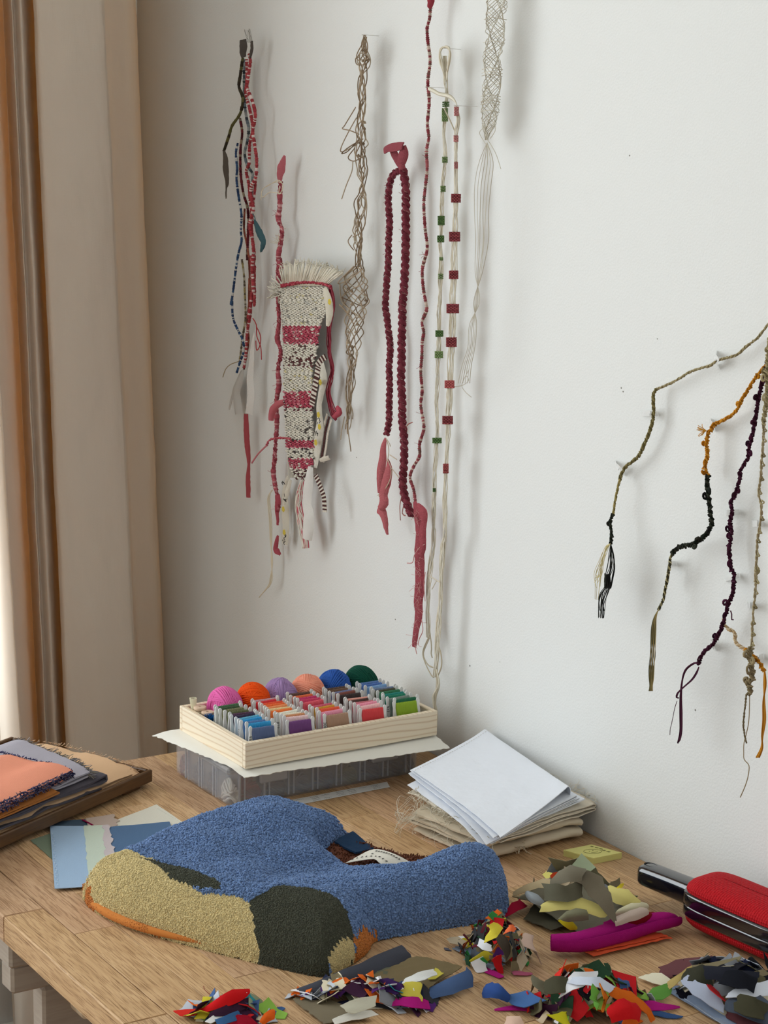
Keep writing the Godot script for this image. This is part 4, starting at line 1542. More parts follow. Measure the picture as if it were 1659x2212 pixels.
	lb.sheet(lp, 13, 9, 0.0005)
	var lbl := part(root, "label", lb, cloth(rgb(228, 224, 212), "weave", 90.0, 0.01), "woven cream label with dark lettering")
	var ink := MB.new()
	for row in [[0.26, 0.10, 0.86, 9], [0.52, 0.42, 0.47, 1], [0.78, 0.42, 0.86, 10]]:
		for k in row[3]:
			var u := lerpf(row[1], row[2], k / maxf(row[3] - 1, 1))
			var q := PackedVector3Array()
			for s in 4:
				q.append(lat.call(u + [0.0, 0.006, 0.018, 0.024][s], row[0] + [-0.035, 0.04, -0.03, 0.035][(s + k) % 4]) + Vector3(0, 0.0008, 0))
			ink.tube(q, 0.00028, 4)
	part(lbl, "lettering", ink, plainyarn(rgb(40, 38, 40)), "", "stuff")

# ---------------------------------------------------------------- stack of white and canvas cloth
func canvas_stack() -> void:
	var white := mat("white_cotton", rgb(236, 240, 248), 0.95, {"bump": "crumple", "scale": 7.0, "depth": 0.10, "spec": 0.2})
	var white2 := mat("white_cotton_under", rgb(236, 240, 248), 0.95, {"bump": "crumple", "scale": 7.0, "depth": 0.10, "spec": 0.2})
	var canvas := mat("raw_canvas", rgb(222, 208, 184), 0.95, {"bump": "crumple", "scale": 9.0, "depth": 0.12, "spec": 0.2})
	var canvas2 := mat("raw_canvas_pale", rgb(226, 216, 198), 0.95, {"bump": "crumple", "scale": 9.0, "depth": 0.12, "spec": 0.2})
	# bottom bundle, fold towards the room at its right end
	var t := thing("canvas_bundle", "thick folded bundle of raw canvas at the bottom of the cloth stack", "cloth", tp(1070, 1810), "cloths stacked by the wall")
	var mb := MB.new()
	var A := tp(890, 1776, 0.012)
	var Bk := tp(1080, 1690, 0.012)
	var Cr := tp(1256, 1794, 0.010)
	var Df := tp(1046, 1846, 0.010)
	Bk.z = maxf(Bk.z, 0.008)
	Cr.z = maxf(Cr.z, 0.010)
	# layers run from the left edge to the fold facing right; t runs from the wall to the room
	folded(mb, [Vector3(Bk.x, 0, Bk.z), Vector3(A.x, 0, A.z), Vector3(Df.x - 0.008, 0, Df.z), Vector3(Cr.x - 0.008, 0, Cr.z)], TY + 0.0052, 4, 0.0070, 0.0022, 0.014, 8.0, 0.004, 0.004)
	for i in mb.v.size():
		mb.v[i].y = maxf(mb.v[i].y, TY + 0.0004)
	part(t, "folded_layers", mb, canvas)
	mb = MB.new()
	mb.col = lin(rgb(232, 224, 206))
	for i in 24:
		var p := A.lerp(Df, rng.randf())
		p.y = TY + rng.randf_range(0.004, 0.03)
		whisker(mb, p, Vector3(0.2, rng.randf_range(-0.5, 0.2), 1), rng.randf_range(0.02, 0.05), 0.00022, 1.1, 9)
	for i in 11:
		var p := A
		p.y = TY + rng.randf_range(0.01, 0.035)
		var q := PackedVector3Array()
		for k in 9:
			var a := k * 0.8 + i
			q.append(p + Vector3(cos(a) * 0.012 + rng.randf_range(-1, 1) * 0.004, sin(a * 1.3) * 0.010, 0.008 + sin(a) * 0.010))
		for k in q.size():
			q[k].y = maxf(q[k].y, TY + 0.0005)
		mb.tube(smooth(q, 0.003), 0.00022, 3)
	for i in mb.v.size():
		mb.v[i].y = maxf(mb.v[i].y, TY + 0.0003)
		mb.v[i].z = maxf(mb.v[i].z, 0.0008)
	part(t, "loose_threads", mb, yarn_mat(), "", "stuff")
	mb = MB.new()
	for i in 26:
		var p := tp(1105 + rng.randf() * 26, 1832 - rng.randf() * 22, 0.010)
		whisker(mb, p, Vector3(1, rng.randf_range(-0.5, 0.6), rng.randf_range(-0.2, 0.6)), 0.012, 0.0004, 0.7, 4)
	part(t, "frayed_tear", mb, plainyarn(rgb(226, 214, 192)), "", "stuff")
	# middle canvas with layered edges
	t = thing("folded_canvas", "beige canvas cloth folded in wavy layers under the white sheets", "cloth", tp(1080, 1770, 0.03), "cloths stacked by the wall")
	mb = MB.new()
	var a2 := tp(884, 1712, 0.034)
	var b2 := tp(1075, 1630, 0.034)
	var c2 := tp(1282, 1744, 0.034)
	var d2 := tp(1075, 1815, 0.034)
	b2.z = maxf(b2.z, 0.006)
	c2.z = maxf(c2.z, 0.006)
	folded(mb, [Vector3(a2.x, 0, a2.z), Vector3(d2.x, 0, d2.z), Vector3(c2.x, 0, c2.z), Vector3(b2.x, 0, b2.z)], TY + 0.0305, 4, 0.0034, 0.0011, 0.006, 11.0, 0.0045, 0.003)
	part(t, "folded_layers", mb, canvas2)
	mb = MB.new()
	mb.col = lin(rgb(228, 220, 200))
	for i in 120:
		var p := a2.lerp(d2, pow(rng.randf(), 0.6))
		p.y = TY + rng.randf_range(0.028, 0.042)
		whisker(mb, p, Vector3(rng.randf_range(-0.6, 0.6), rng.randf_range(-1.0, 0.1), 1), rng.randf_range(0.006, 0.018), 0.0004, 1.2, 5)
	for i in 40:
		var p := b2.lerp(c2, 0.4 + 0.6 * rng.randf())
		p.y = TY + rng.randf_range(0.034, 0.046)
		whisker(mb, p, Vector3(rng.randf_range(-0.2, 1), rng.randf_range(-0.2, 0.6), -0.2), rng.randf_range(0.006, 0.016), 0.0003, 1.0, 5)
	for i in mb.v.size():
		mb.v[i].y = maxf(mb.v[i].y, TY + 0.0003)
		mb.v[i].z = maxf(mb.v[i].z, 0.0008)
	part(t, "frayed_edge", mb, yarn_mat(), "", "stuff")
	# a grey white rolled sheet in between, its end showing as a spiral
	mb = MB.new()
	var sp := PackedVector3Array()
	var o := tp(932, 1692, 0.046)
	for j in 10:
		for i in 44:
			var a := i / 43.0 * TAU * 2.3
			var r := 0.0022 + 0.0011 * a / TAU * 2.0
			sp.append(o + Vector3(0.008 * j, 0, -0.002 * j) + Vector3(-0.2 * cos(a) * r, sin(a) * r, cos(a) * r))
	mb.sheet(sp, 44, 10, 0.0004)
	single("rolled_cloth", "small roll of white cloth tucked between the sheets of the stack", "cloth", mb, white2)
	# white sheets, each folded over towards the wall
	var labels := ["lowest white cotton sheet of the stack, slightly grey, its corner drooping", "middle white cotton sheet with a stitched edge in the stack", "upper white cotton sheet just below the top one of the stack", "topmost white cotton sheet of the stack with a teardrop fold"]
	var q4 := [[[880, 1690], [1040, 1798], [1262, 1728], [1062, 1612]], [[882, 1666], [1052, 1796], [1250, 1726], [1054, 1602]], [[886, 1660], [1066, 1792], [1244, 1722], [1050, 1597]], [[890, 1656], [1082, 1788], [1226, 1716], [1046, 1592]]]
	var hs := [0.0455, 0.0500, 0.0540, 0.0580]
	for k in 4:
		var c := []
		for q in q4[k]:
			c.append(tp(q[0], q[1], hs[k]))
		c[2].z = maxf(c[2].z, 0.012)
		c[3].z = maxf(c[3].z, 0.004)
		var th := thing("white_sheet", labels[k], "cloth", tp(1060, 1700, hs[k]), "cloths stacked by the wall")
		mb = MB.new()
		# section: from the open left edge to the wall side, round a loop, and back underneath
		var sec := []
		var lp: float = [0.0008, 0.0012, 0.0016, 0.0085][k]
		for i in 15:
			var w := i / 14.0
			sec.append([w, (lp if k < 3 else lp * pow(w, 3.0) * 1.0 + 0.0006)])
		for i in range(1, 10):
			var an := PI * i / 10.0
			sec.append([1.0 + 0.05 * (lp / 0.0085) * sin(an) + 0.004, lp * cos(an)])
		for i in range(1, 13):
			var w := 1.0 - i / 12.6
			sec.append([w, (-lp if k < 3 else -lp * pow(w, 3.0) - 0.0012)])
		var p := PackedVector3Array()
		var nt := 26
		for j in nt:
			var tt := float(j) / (nt - 1)
			for q in sec:
				var b := bilerp([c[0], c[1], c[2], c[3]], tt, minf(q[0], 1.06))
				var sag: float = -0.012 * pow(tt, 5.0) * (1.0 - q[0]) * (1.0 if k < 2 else 0.6) - 0.0035 * (1.0 - q[0]) * (1.0 - q[0])
				b.y = TY + hs[k] + q[1] + sag + 0.0016 * noise.get_noise_2d(b.x * 200.0 + k * 60.0, b.z * 200.0) * (0.3 + q[0] * 0.3)
				b.z += 0.0010 * noise.get_noise_2d(tt * 160.0, k * 90.0 + 9.0) if q[0] < 0.05 else 0.0
				p.append(b)
		mb.sheet(p, sec.size(), nt, 0.0008, Vector2(3, 3))
		var shn := part(th, "sheet", mb, white)
		mb = MB.new()
		for i in 30:
			var w0 := i / 30.0
			var w1 := (i + 0.55) / 30.0
			var e0 := bilerp([c[0], c[1], c[2], c[3]], 0.035, w0) + Vector3(0, 0.0016 + (lp * pow(w0, 3.0) if k == 3 else lp) - 0.0035 * pow(1.0 - w0, 2.0), 0)
			var e1 := bilerp([c[0], c[1], c[2], c[3]], 0.035, w1) + Vector3(0, 0.0016 + (lp * pow(w1, 3.0) if k == 3 else lp) - 0.0035 * pow(1.0 - w1, 2.0), 0)
			mb.tube(PackedVector3Array([e0, e1]), 0.0003, 4)
		if k == 3:
			part(shn, "stitching", mb, plainyarn(rgb(214, 212, 208)), "", "stuff")

# ---------------------------------------------------------------- sticky notes
func sticky_notes() -> void:
	var a := tp(1216.6, 1849)
	var b := tp(1282, 1867)
	var c := tp(1342.5, 1854.7)
	var d := a + c - b
	var H := 0.0068
	var t := thing("sticky_note_pad", "pale yellow sticky note pad with a drawn smiling face beside the canvas", "note pad", (a + c) * 0.5)
	var ym := mat("note_yellow", rgb(226, 220, 140), 0.85)
	for k in 9:
		var mb := MB.new()
		var y0 := TY + H * k / 9.0
		var y1 := TY + H * (k + 1) / 9.0 - 0.00008
		var o := Vector3(rng.randf_range(-1, 1), 0, rng.randf_range(-1, 1)) * 0.00022
		var lo := []
		var hi := []
		for q in [a, b, c, d]:
			lo.append(Vector3(q.x, y0, q.z) + o)
			hi.append(Vector3(q.x, y1, q.z) + o)
		mb.face(hi)
		for i in 4:
			mb.face([hi[i], lo[i], lo[(i + 1) % 4], hi[(i + 1) % 4]])
		var cen: Vector3 = (lo[0] + hi[2]) * 0.5
		for tr in range(0, mb.ix.size(), 3):
			var i0 := mb.ix[tr]
			var i1 := mb.ix[tr + 1]
			var i2 := mb.ix[tr + 2]
			var nn := (mb.v[i2] - mb.v[i0]).cross(mb.v[i1] - mb.v[i0])
			if nn.dot((mb.v[i0] + mb.v[i1] + mb.v[i2]) / 3.0 - cen) < 0:
				mb.ix[tr + 1] = i2
				mb.ix[tr + 2] = i1
		part(t, "leaf_block", mb, ym)
	var ink := MB.new()
	var at := func(u: float, v: float) -> Vector3:
		var p := a.lerp(b, u).lerp(d.lerp(c, u), v)
		return Vector3(p.x, TY + H + 0.0003, p.z)
	var ring := PackedVector3Array()
	for i in 25:
		var an := TAU * i / 24.0
		ring.append(at.call(0.52 + 0.20 * cos(an), 0.48 + 0.24 * sin(an)))
	ink.tube(ring, 0.00018, 4)
	var sm := PackedVector3Array()
	for i in 9:
		var an := PI * (0.15 + 0.7 * i / 8.0)
		sm.append(at.call(0.53 + 0.10 * sin(an) , 0.48 + 0.12 * cos(an)))
	ink.tube(sm, 0.00018, 4)
	for e in [0.42, 0.54]:
		ink.tube(PackedVector3Array([at.call(0.45, e), at.call(0.48, e + 0.01)]), 0.0002, 4)
	for w in 5:
		var q := PackedVector3Array()
		for i in 8:
			q.append(at.call(0.12 + w * 0.15 + i * 0.014, 0.84 + 0.05 * sin(i * 2.2 + w) - (0.0 if w < 3 else 0.06)))
		ink.tube(q, 0.00016, 3)
	part(t, "pen_drawing", ink, plainyarn(rgb(130, 124, 80)), "", "stuff")

# ---------------------------------------------------------------- lint brush
func lint_brush() -> void:
	var e := tp(1392, 1890, 0.026)
	var h := tp(1659, 2004, 0.026)
	var ax := (h - e)
	ax.y = 0
	ax = ax.normalized()
	var sd := ax.cross(Vector3.UP).normalized()
	if sd.z < 0:
		sd = -sd
	var black := mat("brush_plastic", rgb(16, 14, 24), 0.14, {"spec": 0.6, "coat": 0.7})
	var red := mat("brush_velvet", rgb(186, 10, 24), 0.7, {"bump": "weave", "scale": 22.0, "depth": 0.16, "rim": 0.2, "spec": 0.3})
	var t := thing("lint_brush", "black handled lint brush with red velvet pads lying against the wall", "brush", Vector3(e.x + 0.1, TY, e.z))
	var hy := TY + 0.0285
	# handle: swept superellipse, split into two bars round the hanging hole
	var nr := 28
	var hw := func(s: float) -> float:      # half width along the axis
		return 0.0138 - 0.0008 * sin(s * PI)
	var L := tp(1500, 1925, 0.02).distance_to(tp(1388, 1878, 0.02)) + 0.008
	var p := PackedVector3Array()
	var base := Vector3(e.x, hy, e.z) - ax * 0.004
	var rows := 40
	for j in rows:
		var s := float(j) / (rows - 1)
		var cap := 1.0
		if s < 0.14:
			cap = sqrt(maxf(0.0, 1.0 - pow((0.14 - s) / 0.14, 2.0)))
		var w: float = hw.call(s) * maxf(cap, 0.02)
		var hh := 0.0108 * maxf(pow(cap, 0.5), 0.02) * (1.0 + 0.12 * s)
		for i in nr:
			var a := TAU * i / nr
			var cx := signf(cos(a)) * pow(absf(cos(a)), 0.62)
			var cy := signf(sin(a)) * pow(absf(sin(a)), 0.62)
			p.append(base + ax * L * s + sd * cx * w + Vector3(0, cy * hh + 0.001 * s, 0))
	var cut := MB.new()
	# leave the hole open: skip faces of the grid inside the oval near the tip, then wall it
	var hc := base + ax * 0.0125
	for q in p:
		cut.add(q)
	for j in rows - 1:
		for i in nr:
			var a := j * nr + i
			var b := j * nr + (i + 1) % nr
			cut.quad(a, a + nr, b + nr, b)
	var hd := part(t, "handle", cut, black)
	var hole := MB.new()
	var hp := PackedVector3Array()
	for j in 3:
		for i in 24:
			var a := TAU * i / 24.0
			var f: float = [1.18, 1.0, 0.92][j]
			hp.append(hc + ax * cos(a) * 0.0072 * f + sd * sin(a) * 0.0046 * f + Vector3(0, [0.0107, 0.0113, 0.0085][j], 0))
	hole.grid(hp, 24, 3, true, true)
	var fl := []
	for i in 24:
		fl.append(hp[48 + i])
	hole.face(fl)
	part(hd, "hanging_hole", hole, mat("brush_hole", rgb(8, 8, 10), 0.6))
	# head frame: band with rounded ends, two velvet pads
	var hs := base + ax * (L - 0.004)
	var HL := 0.155
	var HW := 0.033
	var outline := func(f: float, g: float) -> PackedVector2Array:
		var o := PackedVector2Array()
		for i in 72:
			var a := TAU * i / 72.0
			var cx := signf(cos(a)) * pow(absf(cos(a)), 0.36)
			var cz := signf(sin(a)) * pow(absf(sin(a)), 0.50)
			o.append(Vector2(HL * 0.5 + cx * (HL * 0.5 * f - g), cz * (HW * f - g)))
		return o
	var band := MB.new()
	var bp := PackedVector3Array()
	for q in [[0.0035, -0.0125], [0.0010, -0.0118], [0.0, -0.0100], [0.0002, -0.0022], [0.0014, -0.0014], [0.0014, -0.0004], [0.0002, 0.0004], [0.0, 0.0098], [0.0010, 0.0116], [0.0035, 0.0125]]:
		for v in outline.call(1.0, q[0]):
			bp.append(hs + ax * v.x + sd * v.y + Vector3(0, q[1] + 0.001, 0))
	band.grid(bp, 72, 10, true, true)
	var hf := part(t, "head_frame", band, black)
	for s in [1.0, -1.0]:
		var pad := MB.new()
		var pp := PackedVector3Array()
		for q in [[0.0030, 0.0110], [0.0022, 0.0145], [0.0032, 0.0178], [0.0062, 0.0215], [0.0110, 0.0243], [0.0180, 0.0262], [0.0260, 0.0270], [0.0326, 0.0272]]:
			var f: float = 1.0
			for v in outline.call(f, q[0]):
				pp.append(hs + ax * v.x + sd * v.y + Vector3(0, q[1] * s * (1.0 if s > 0 else 1.0) + 0.001, 0))
		pad.grid(pp, 72, 8, s > 0, true)
		part(hf, "velvet_pad", pad, red)
	var rv := MB.new()
	var clip := hs + ax * 0.012 - sd * 0.004 + Vector3(0, 0.0205, 0)
	rv.box(Transform3D(Basis(ax, Vector3.UP, ax.cross(Vector3.UP)), hs + ax * 0.001 + Vector3(0, 0.001, 0)), Vector3(0.014, 0.0225, 0.022), 0.005)
	part(t, "neck", rv, black)

# ---------------------------------------------------------------- heaps of fabric scraps
# one scrap: an irregular curled patch, length l along its own x, width w
func scrap_mesh(l: float, w: float, curl: float, roll: float, frame3: Transform3D, sd: int, taper := 1.0, nu := 7, nv := 4) -> MB:
	var rg := RandomNumberGenerator.new()
	rg.seed = sd
	var c := [Vector2(-0.5, -0.5), Vector2(0.5, -0.5 * taper), Vector2(0.5, 0.5 * taper), Vector2(-0.5, 0.5)]
	for i in 4:
		c[i] += Vector2(rg.randf_range(-0.16, 0.16), rg.randf_range(-0.16, 0.16))
	var p := PackedVector3Array()
	var k1 := curl
	var k2 := rg.randf_range(-0.5, 0.5) * absf(curl)
	for j in nv:
		for i in nu:
			var u := float(i) / (nu - 1)
			var v := float(j) / (nv - 1)
			var q: Vector2 = c[0].lerp(c[1], u).lerp(c[3].lerp(c[2], u), v)
			if i == 0 or j == 0 or i == nu - 1 or j == nv - 1:
				q += Vector2(rg.randf_range(-1, 1), rg.randf_range(-1, 1)) * 0.045
			# bend along the length on an arc
			var s := q.x * l
			var a := k1 * q.x
			var x := s
			var y := 0.0
			if absf(k1) > 0.01:
				var R := l / k1
				x = R * sin(a)
				y = R * (1.0 - cos(a))
			var z := q.y * w
			y += roll * w * 2.0 * q.y * q.y + k2 * 0.3 * w * sin(q.y * 5.0 + q.x * 4.0)
			p.append(frame3 * Vector3(x, y, z))
	for i in p.size():
		p[i].y = maxf(p[i].y, TY + 0.0009)
	var mb := MB.new()
	mb.sheet(p, nu, nv, 0.0006)
	return mb
func scrap(name3: String, colour: Color, words: String, px: float, py: float, h: float, l: float, w: float, yaw: float, pitch: float, rollr: float, curl: float, cup := 0.0, taper := 1.0, group := "", nu := 7, nv := 4) -> MeshInstance3D:
	var at := tp(px, py, h)
	var b := Basis(Vector3.UP, deg_to_rad(yaw)) * Basis(Vector3.BACK, deg_to_rad(pitch)) * Basis(Vector3.RIGHT, deg_to_rad(rollr))
	var mb := scrap_mesh(l, w, curl, cup, Transform3D(b, at), rng.randi() % 100000, taper, nu, nv)
	return single(name3, words, "fabric scrap", mb, cloth(colour, "weave", 90.0, 0.02), group)
const HUES := {"red": [196, 34, 40], "scarlet": [214, 48, 40], "orange": [222, 104, 36], "rust": [186, 92, 40], "yellow": [216, 202, 62], "lemon": [224, 214, 120], "lime green": [142, 186, 82], "green": [58, 140, 72], "dark green": [44, 72, 52], "sage": [146, 156, 128], "khaki": [132, 122, 96], "olive": [96, 92, 70], "charcoal": [58, 58, 62], "black": [26, 26, 34], "navy": [34, 40, 66], "denim blue": [66, 92, 138], "sky blue": [146, 178, 206], "turquoise": [52, 150, 160], "grey": [134, 138, 146], "pale grey": [182, 188, 198], "white": [232, 232, 236], "cream": [226, 216, 190], "beige": [198, 180, 152], "blush": [220, 190, 178], "magenta": [168, 24, 118], "purple": [86, 44, 112], "plum": [64, 34, 60], "brown": [104, 66, 48], "coral": [232, 110, 80], "wine": [96, 36, 46]}
func heap(where: String, cx: float, cy: float, rad_x: float, rad_z: float, yaw: float, height: float, n: int, hues: Array, lo := 0.010, hi := 0.024, sd := 1, steep := 1.0) -> void:
	var rg := RandomNumberGenerator.new()
	rg.seed = sd
	var c := tp(cx, cy)
	var turn := Basis(Vector3.UP, deg_to_rad(yaw))
	var buried := MB.new()                        # what lies under the others, past counting
	for i in n:
		var f := float(i) / n
		var r := sqrt(rg.randf()) * (1.0 - 0.55 * f)
		var a := rg.randf() * TAU
		var o := turn * Vector3(cos(a) * r * rad_x, 0, sin(a) * r * rad_z)
		var y := height * pow(1.0 - r, 0.8) * (0.25 + 0.75 * f) + 0.001
		var l := rg.randf_range(lo, hi)
		var w := l * rg.randf_range(0.4, 0.9)
		var slope := atan2(height, (rad_x + rad_z) * 0.5) * steep
		var outd := atan2(-o.z, o.x)
		var b := Basis(Vector3.UP, outd) * Basis(Vector3.BACK, -slope * rg.randf_range(0.6, 1.8) * (0.5 + r)) * Basis(Vector3.UP, rg.randf_range(-1.4, 1.4)) * Basis(Vector3.RIGHT, rg.randf_range(-0.55, 0.55)) * Basis(Vector3.BACK, rg.randf_range(-0.45, 0.45))
		var hue: String = hues[rg.randi() % hues.size()]
		var q: Array = HUES[hue]
		var col := rgb(q[0], q[1], q[2])
		var mb := scrap_mesh(l, w, rg.randf_range(-1.1, 1.1), rg.randf_range(-0.25, 0.25), Transform3D(b, c + o + Vector3(0, y, 0)), rg.randi() % 100000, rg.randf_range(0.35, 1.0), 5, 3)
		if i < n * 0.38:
			var k0 := buried.v.size()
			buried.v.append_array(mb.v)
			buried.uv.append_array(mb.uv)
			for q2 in mb.v.size():
				buried.c.append(lin(col))
			for q2 in mb.ix:
				buried.ix.append(q2 + k0)
			continue
		var form := "narrow" if w < l * 0.5 else "squarish" if w > l * 0.78 else "torn"
		var level := "at the foot" if y < height * 0.25 else "near the peak" if y > height * 0.6 else "on the slope"
		var side := "wall" if absf(o.z) > absf(o.x) and o.z < 0.0 else "room" if absf(o.z) > absf(o.x) else "window" if o.x < 0.0 else "end"
		single("fabric_scrap", "%s %s offcut %s of the %s, %s side" % [form, hue, level, where, side], "fabric scrap", mb, cloth(col, "weave", 90.0, 0.02), "%s %s offcuts in the %s" % [form, hue, where])
	var low := single("buried_scraps", "mixed fabric offcuts lying underneath the %s" % where, "fabric scraps", buried, yarn_mat())
	low.set_meta("kind", "stuff")
func strip(words: String, col: Color, pts: Array, widths: Array, turns: Array = [0.0, 0.0], belly := 0.0, thick := 0.0007) -> MeshInstance3D:
	var p := PackedVector3Array()
	for q in pts:
		p.append(tp(q[0], q[1], q[2]))
	var mb := MB.new()
	# lean the strip so that its near edge drops towards the open side of the heap; cut edges stay straight between few corners
	var flip := -1.0 if p[0].z > p[-1].z else 1.0
	var c := smooth(p, 0.0015)
	var n := maxi(4, mini(8, int(c.size() * 0.0015 / 0.010) + 2))
	var w := even(n, widths)
	var tw := even(n, turns)
	var g := PackedVector3Array()
	var sk0 := rng.randf_range(-0.4, 0.4)
	var sk1 := rng.randf_range(-0.4, 0.4)
	for i in n:
		var k := int(float(i) / (n - 1) * (c.size() - 1))
		var fr = frame(c, k, Vector3.UP)
		var ang: float = flip * (tw[i] + 0.12)
		var s: Vector3 = fr[1] * cos(ang) + fr[2] * sin(ang)
		var o: Vector3 = fr[2] * cos(ang) - fr[1] * sin(ang)
		var l := w[i] * 0.33 * rng.randf_range(0.78, 1.18)
		var r := w[i] * 0.33 * rng.randf_range(0.78, 1.18)
		var sk := sk0 if i == 0 else sk1 if i == n - 1 else 0.0
		for q in 5:
			var u := q / 4.0 * 2.0 - 1.0
			g.append(c[k] + s * (u * (r if u > 0.0 else l)) + fr[0] * (sk * u * w[i] + (rng.randf_range(-0.08, 0.08) * w[i] if i == 0 or i == n - 1 else 0.0)) + o * ((1.0 - u * u) * belly * w[i] + rng.randf_range(-0.03, 0.03) * w[i]))
	mb.sheet(g, 5, n, thick)
	for i in mb.v.size():
		mb.v[i].y = maxf(mb.v[i].y, TY + 0.0002)
	return single("fabric_strip", words, "fabric scrap", mb, cloth(col, "weave", 90.0, 0.02))
func quadcloth(words: String, col: Color, c: Array, wav := 0.004, sd := 1.0, thick := 0.0007) -> MeshInstance3D:
	var mb := MB.new()
	lying(mb, [tp(c[0][0], c[0][1], c[0][2]), tp(c[1][0], c[1][1], c[1][2]), tp(c[2][0], c[2][1], c[2][2]), tp(c[3][0], c[3][1], c[3][2])], thick, wav, 16, 16, sd, 0.002)
	for i in mb.v.size():
		mb.v[i].y = maxf(mb.v[i].y, TY + 0.0002)
	return single("fabric_piece", words, "fabric scrap", mb, cloth(col, "weave", 90.0, 0.02))
func heaps() -> void:
	# --- large heap beside the brush
	quadcloth("bright coral orange cloth folded flat under the magenta roll", rgb(240, 104, 66), [[1236, 2052, 0.001], [1400, 2012, 0.001], [1452, 2030, 0.001], [1282, 2070, 0.001]], 0.003, 2.0)
	quadcloth("second coral orange layer just above the flat coral cloth", rgb(236, 98, 62), [[1250, 2046, 0.005], [1390, 2008, 0.005], [1440, 2022, 0.005], [1290, 2056, 0.005]], 0.002, 3.0)
	var roll := MB.new()
	var rp := smooth(PackedVector3Array([tp(1190, 2034, 0.013), tp(1250, 2032, 0.014), tp(1320, 2015, 0.014), tp(1390, 1995, 0.015), tp(1440, 1985, 0.016), tp(1456, 1986, 0.010)]), 0.003)
	var spiral := PackedVector3Array()
	for i in rp.size():
		var fr = frame(rp, i, Vector3.UP)
		var grow: float = sin(PI * clampf(float(i) / (rp.size() - 1) * 0.8 + 0.14, 0.0, 1.0))
		for k in 40:
			var an := k / 39.0 * TAU * 1.7 + 2.4
			var rr := (0.0045 + 0.0085 * k / 39.0) * (0.55 + 0.5 * grow) * (1.0 + 0.06 * noise.get_noise_2d(i * 8.0, k * 9.0))
			spiral.append(rp[i] + fr[1] * cos(an) * rr * 1.1 + Vector3(0, sin(an) * rr * 0.95, 0))
	roll.sheet(spiral, 40, rp.size(), 0.0008)
	single("fabric_roll", "magenta cotton cloth rolled loosely at the front of the olive heap", "fabric scrap", roll, cloth(rgb(160, 20, 112)))
	quadcloth("large grey olive cloth draped at the base of the heap beside the brush", rgb(110, 106, 90), [[1118, 1950, 0.006], [1210, 1898, 0.018], [1390, 1962, 0.020], [1262, 2030, 0.004]], 0.010, 5.0)
	quadcloth("dark olive layer under the grey olive cloth", rgb(78, 74, 60), [[1130, 1985, 0.003], [1160, 1950, 0.003], [1330, 1985, 0.006], [1190, 2014, 0.002]], 0.004, 6.0)
	strip("crimson scrap poking out left of the grey olive cloth", rgb(150, 18, 50), [[1088, 1976, 0.004], [1110, 1962, 0.010], [1130, 1950, 0.010]], [0.010, 0.016, 0.014], [0.4, 0.5])
	strip("magenta corner of cloth hanging below the olive heap", rgb(160, 22, 112), [[1300, 2012, 0.014], [1325, 1998, 0.022], [1340, 1980, 0.026]], [0.028, 0.02, 0.008], [0.5, 0.7])
	strip("dark red cloth loop between olive cloth and magenta roll", rgb(128, 14, 26), [[1340, 2000, 0.018], [1385, 1985, 0.022], [1412, 1978, 0.016]], [0.010, 0.018, 0.012], [0.5, 0.9], 0.3)
	strip("pale pink lined scrap rolled at the right of the heap", rgb(196, 178, 166), [[1328, 1994, 0.026], [1360, 1980, 0.030], [1392, 1968, 0.030]], [0.012, 0.016, 0.012], [0.5, 0.6], 0.3)
	var A := "olive heap beside the brush"
	heap(A, 1250, 1950, 0.062, 0.050, 20, 0.034, 44, ["khaki", "olive", "sage", "lemon", "beige", "khaki", "grey"], 0.020, 0.042, 11)
	strip("pale yellow cloth with wavy torn edge across the olive heap", rgb(214, 202, 124), [[1168, 1962, 0.030], [1215, 1952, 0.036], [1265, 1960, 0.036], [1318, 1978, 0.030]], [0.014, 0.022, 0.024, 0.012], [0.5, 0.4, 0.5], 0.1)
	strip("pale yellow cloth curling into a roll right of the olive heap", rgb(216, 204, 126), [[1318, 1928, 0.030], [1350, 1940, 0.032], [1378, 1955, 0.026]], [0.020, 0.026, 0.018], [0.2, 0.6], 0.3)
	strip("cream curled strip at the right end of the olive heap", rgb(210, 204, 172), [[1330, 1975, 0.022], [1365, 1966, 0.026], [1392, 1960, 0.020]], [0.012, 0.020, 0.016], [0.6, 0.9], 0.3)
	strip("grey green folded strip standing on top of the olive heap", rgb(100, 98, 82), [[1176, 1926, 0.044], [1205, 1930, 0.048], [1232, 1928, 0.050], [1255, 1920, 0.050]], [0.024, 0.027, 0.027, 0.024], [1.2, 1.25, 1.2])
	strip("brown grey scrap with a long forked tail sliding down the heap", rgb(112, 104, 88), [[1252, 1892, 0.062], [1282, 1910, 0.056], [1305, 1945, 0.046], [1330, 1992, 0.028]], [0.030, 0.032, 0.022, 0.004], [0.3, 0.4, 0.6])
	strip("grey taupe scrap folded at the peak of the olive heap", rgb(120, 114, 98), [[1205, 1898, 0.056], [1232, 1886, 0.064], [1262, 1892, 0.062]], [0.024, 0.030, 0.024], [0.3, 0.5], 0.2)
	strip("grey green curled tube in the middle of the olive heap", rgb(124, 122, 98), [[1216, 1990, 0.026], [1236, 1978, 0.032], [1262, 1976, 0.030]], [0.012, 0.018, 0.016], [0.7, 0.8], 0.4)
	strip("mustard yellow tuft scrap dangling at the front of the heap", rgb(208, 190, 40), [[1214, 1986, 0.022], [1228, 1994, 0.020], [1240, 2006, 0.014]], [0.008, 0.014, 0.010], [0.6, 1.2], 0.3)
	strip("bright yellow twisted scrap beside the pale yellow roll", rgb(220, 200, 60), [[1328, 1926, 0.034], [1338, 1916, 0.040], [1346, 1910, 0.040]], [0.005, 0.007, 0.004], [0.2, 1.5])
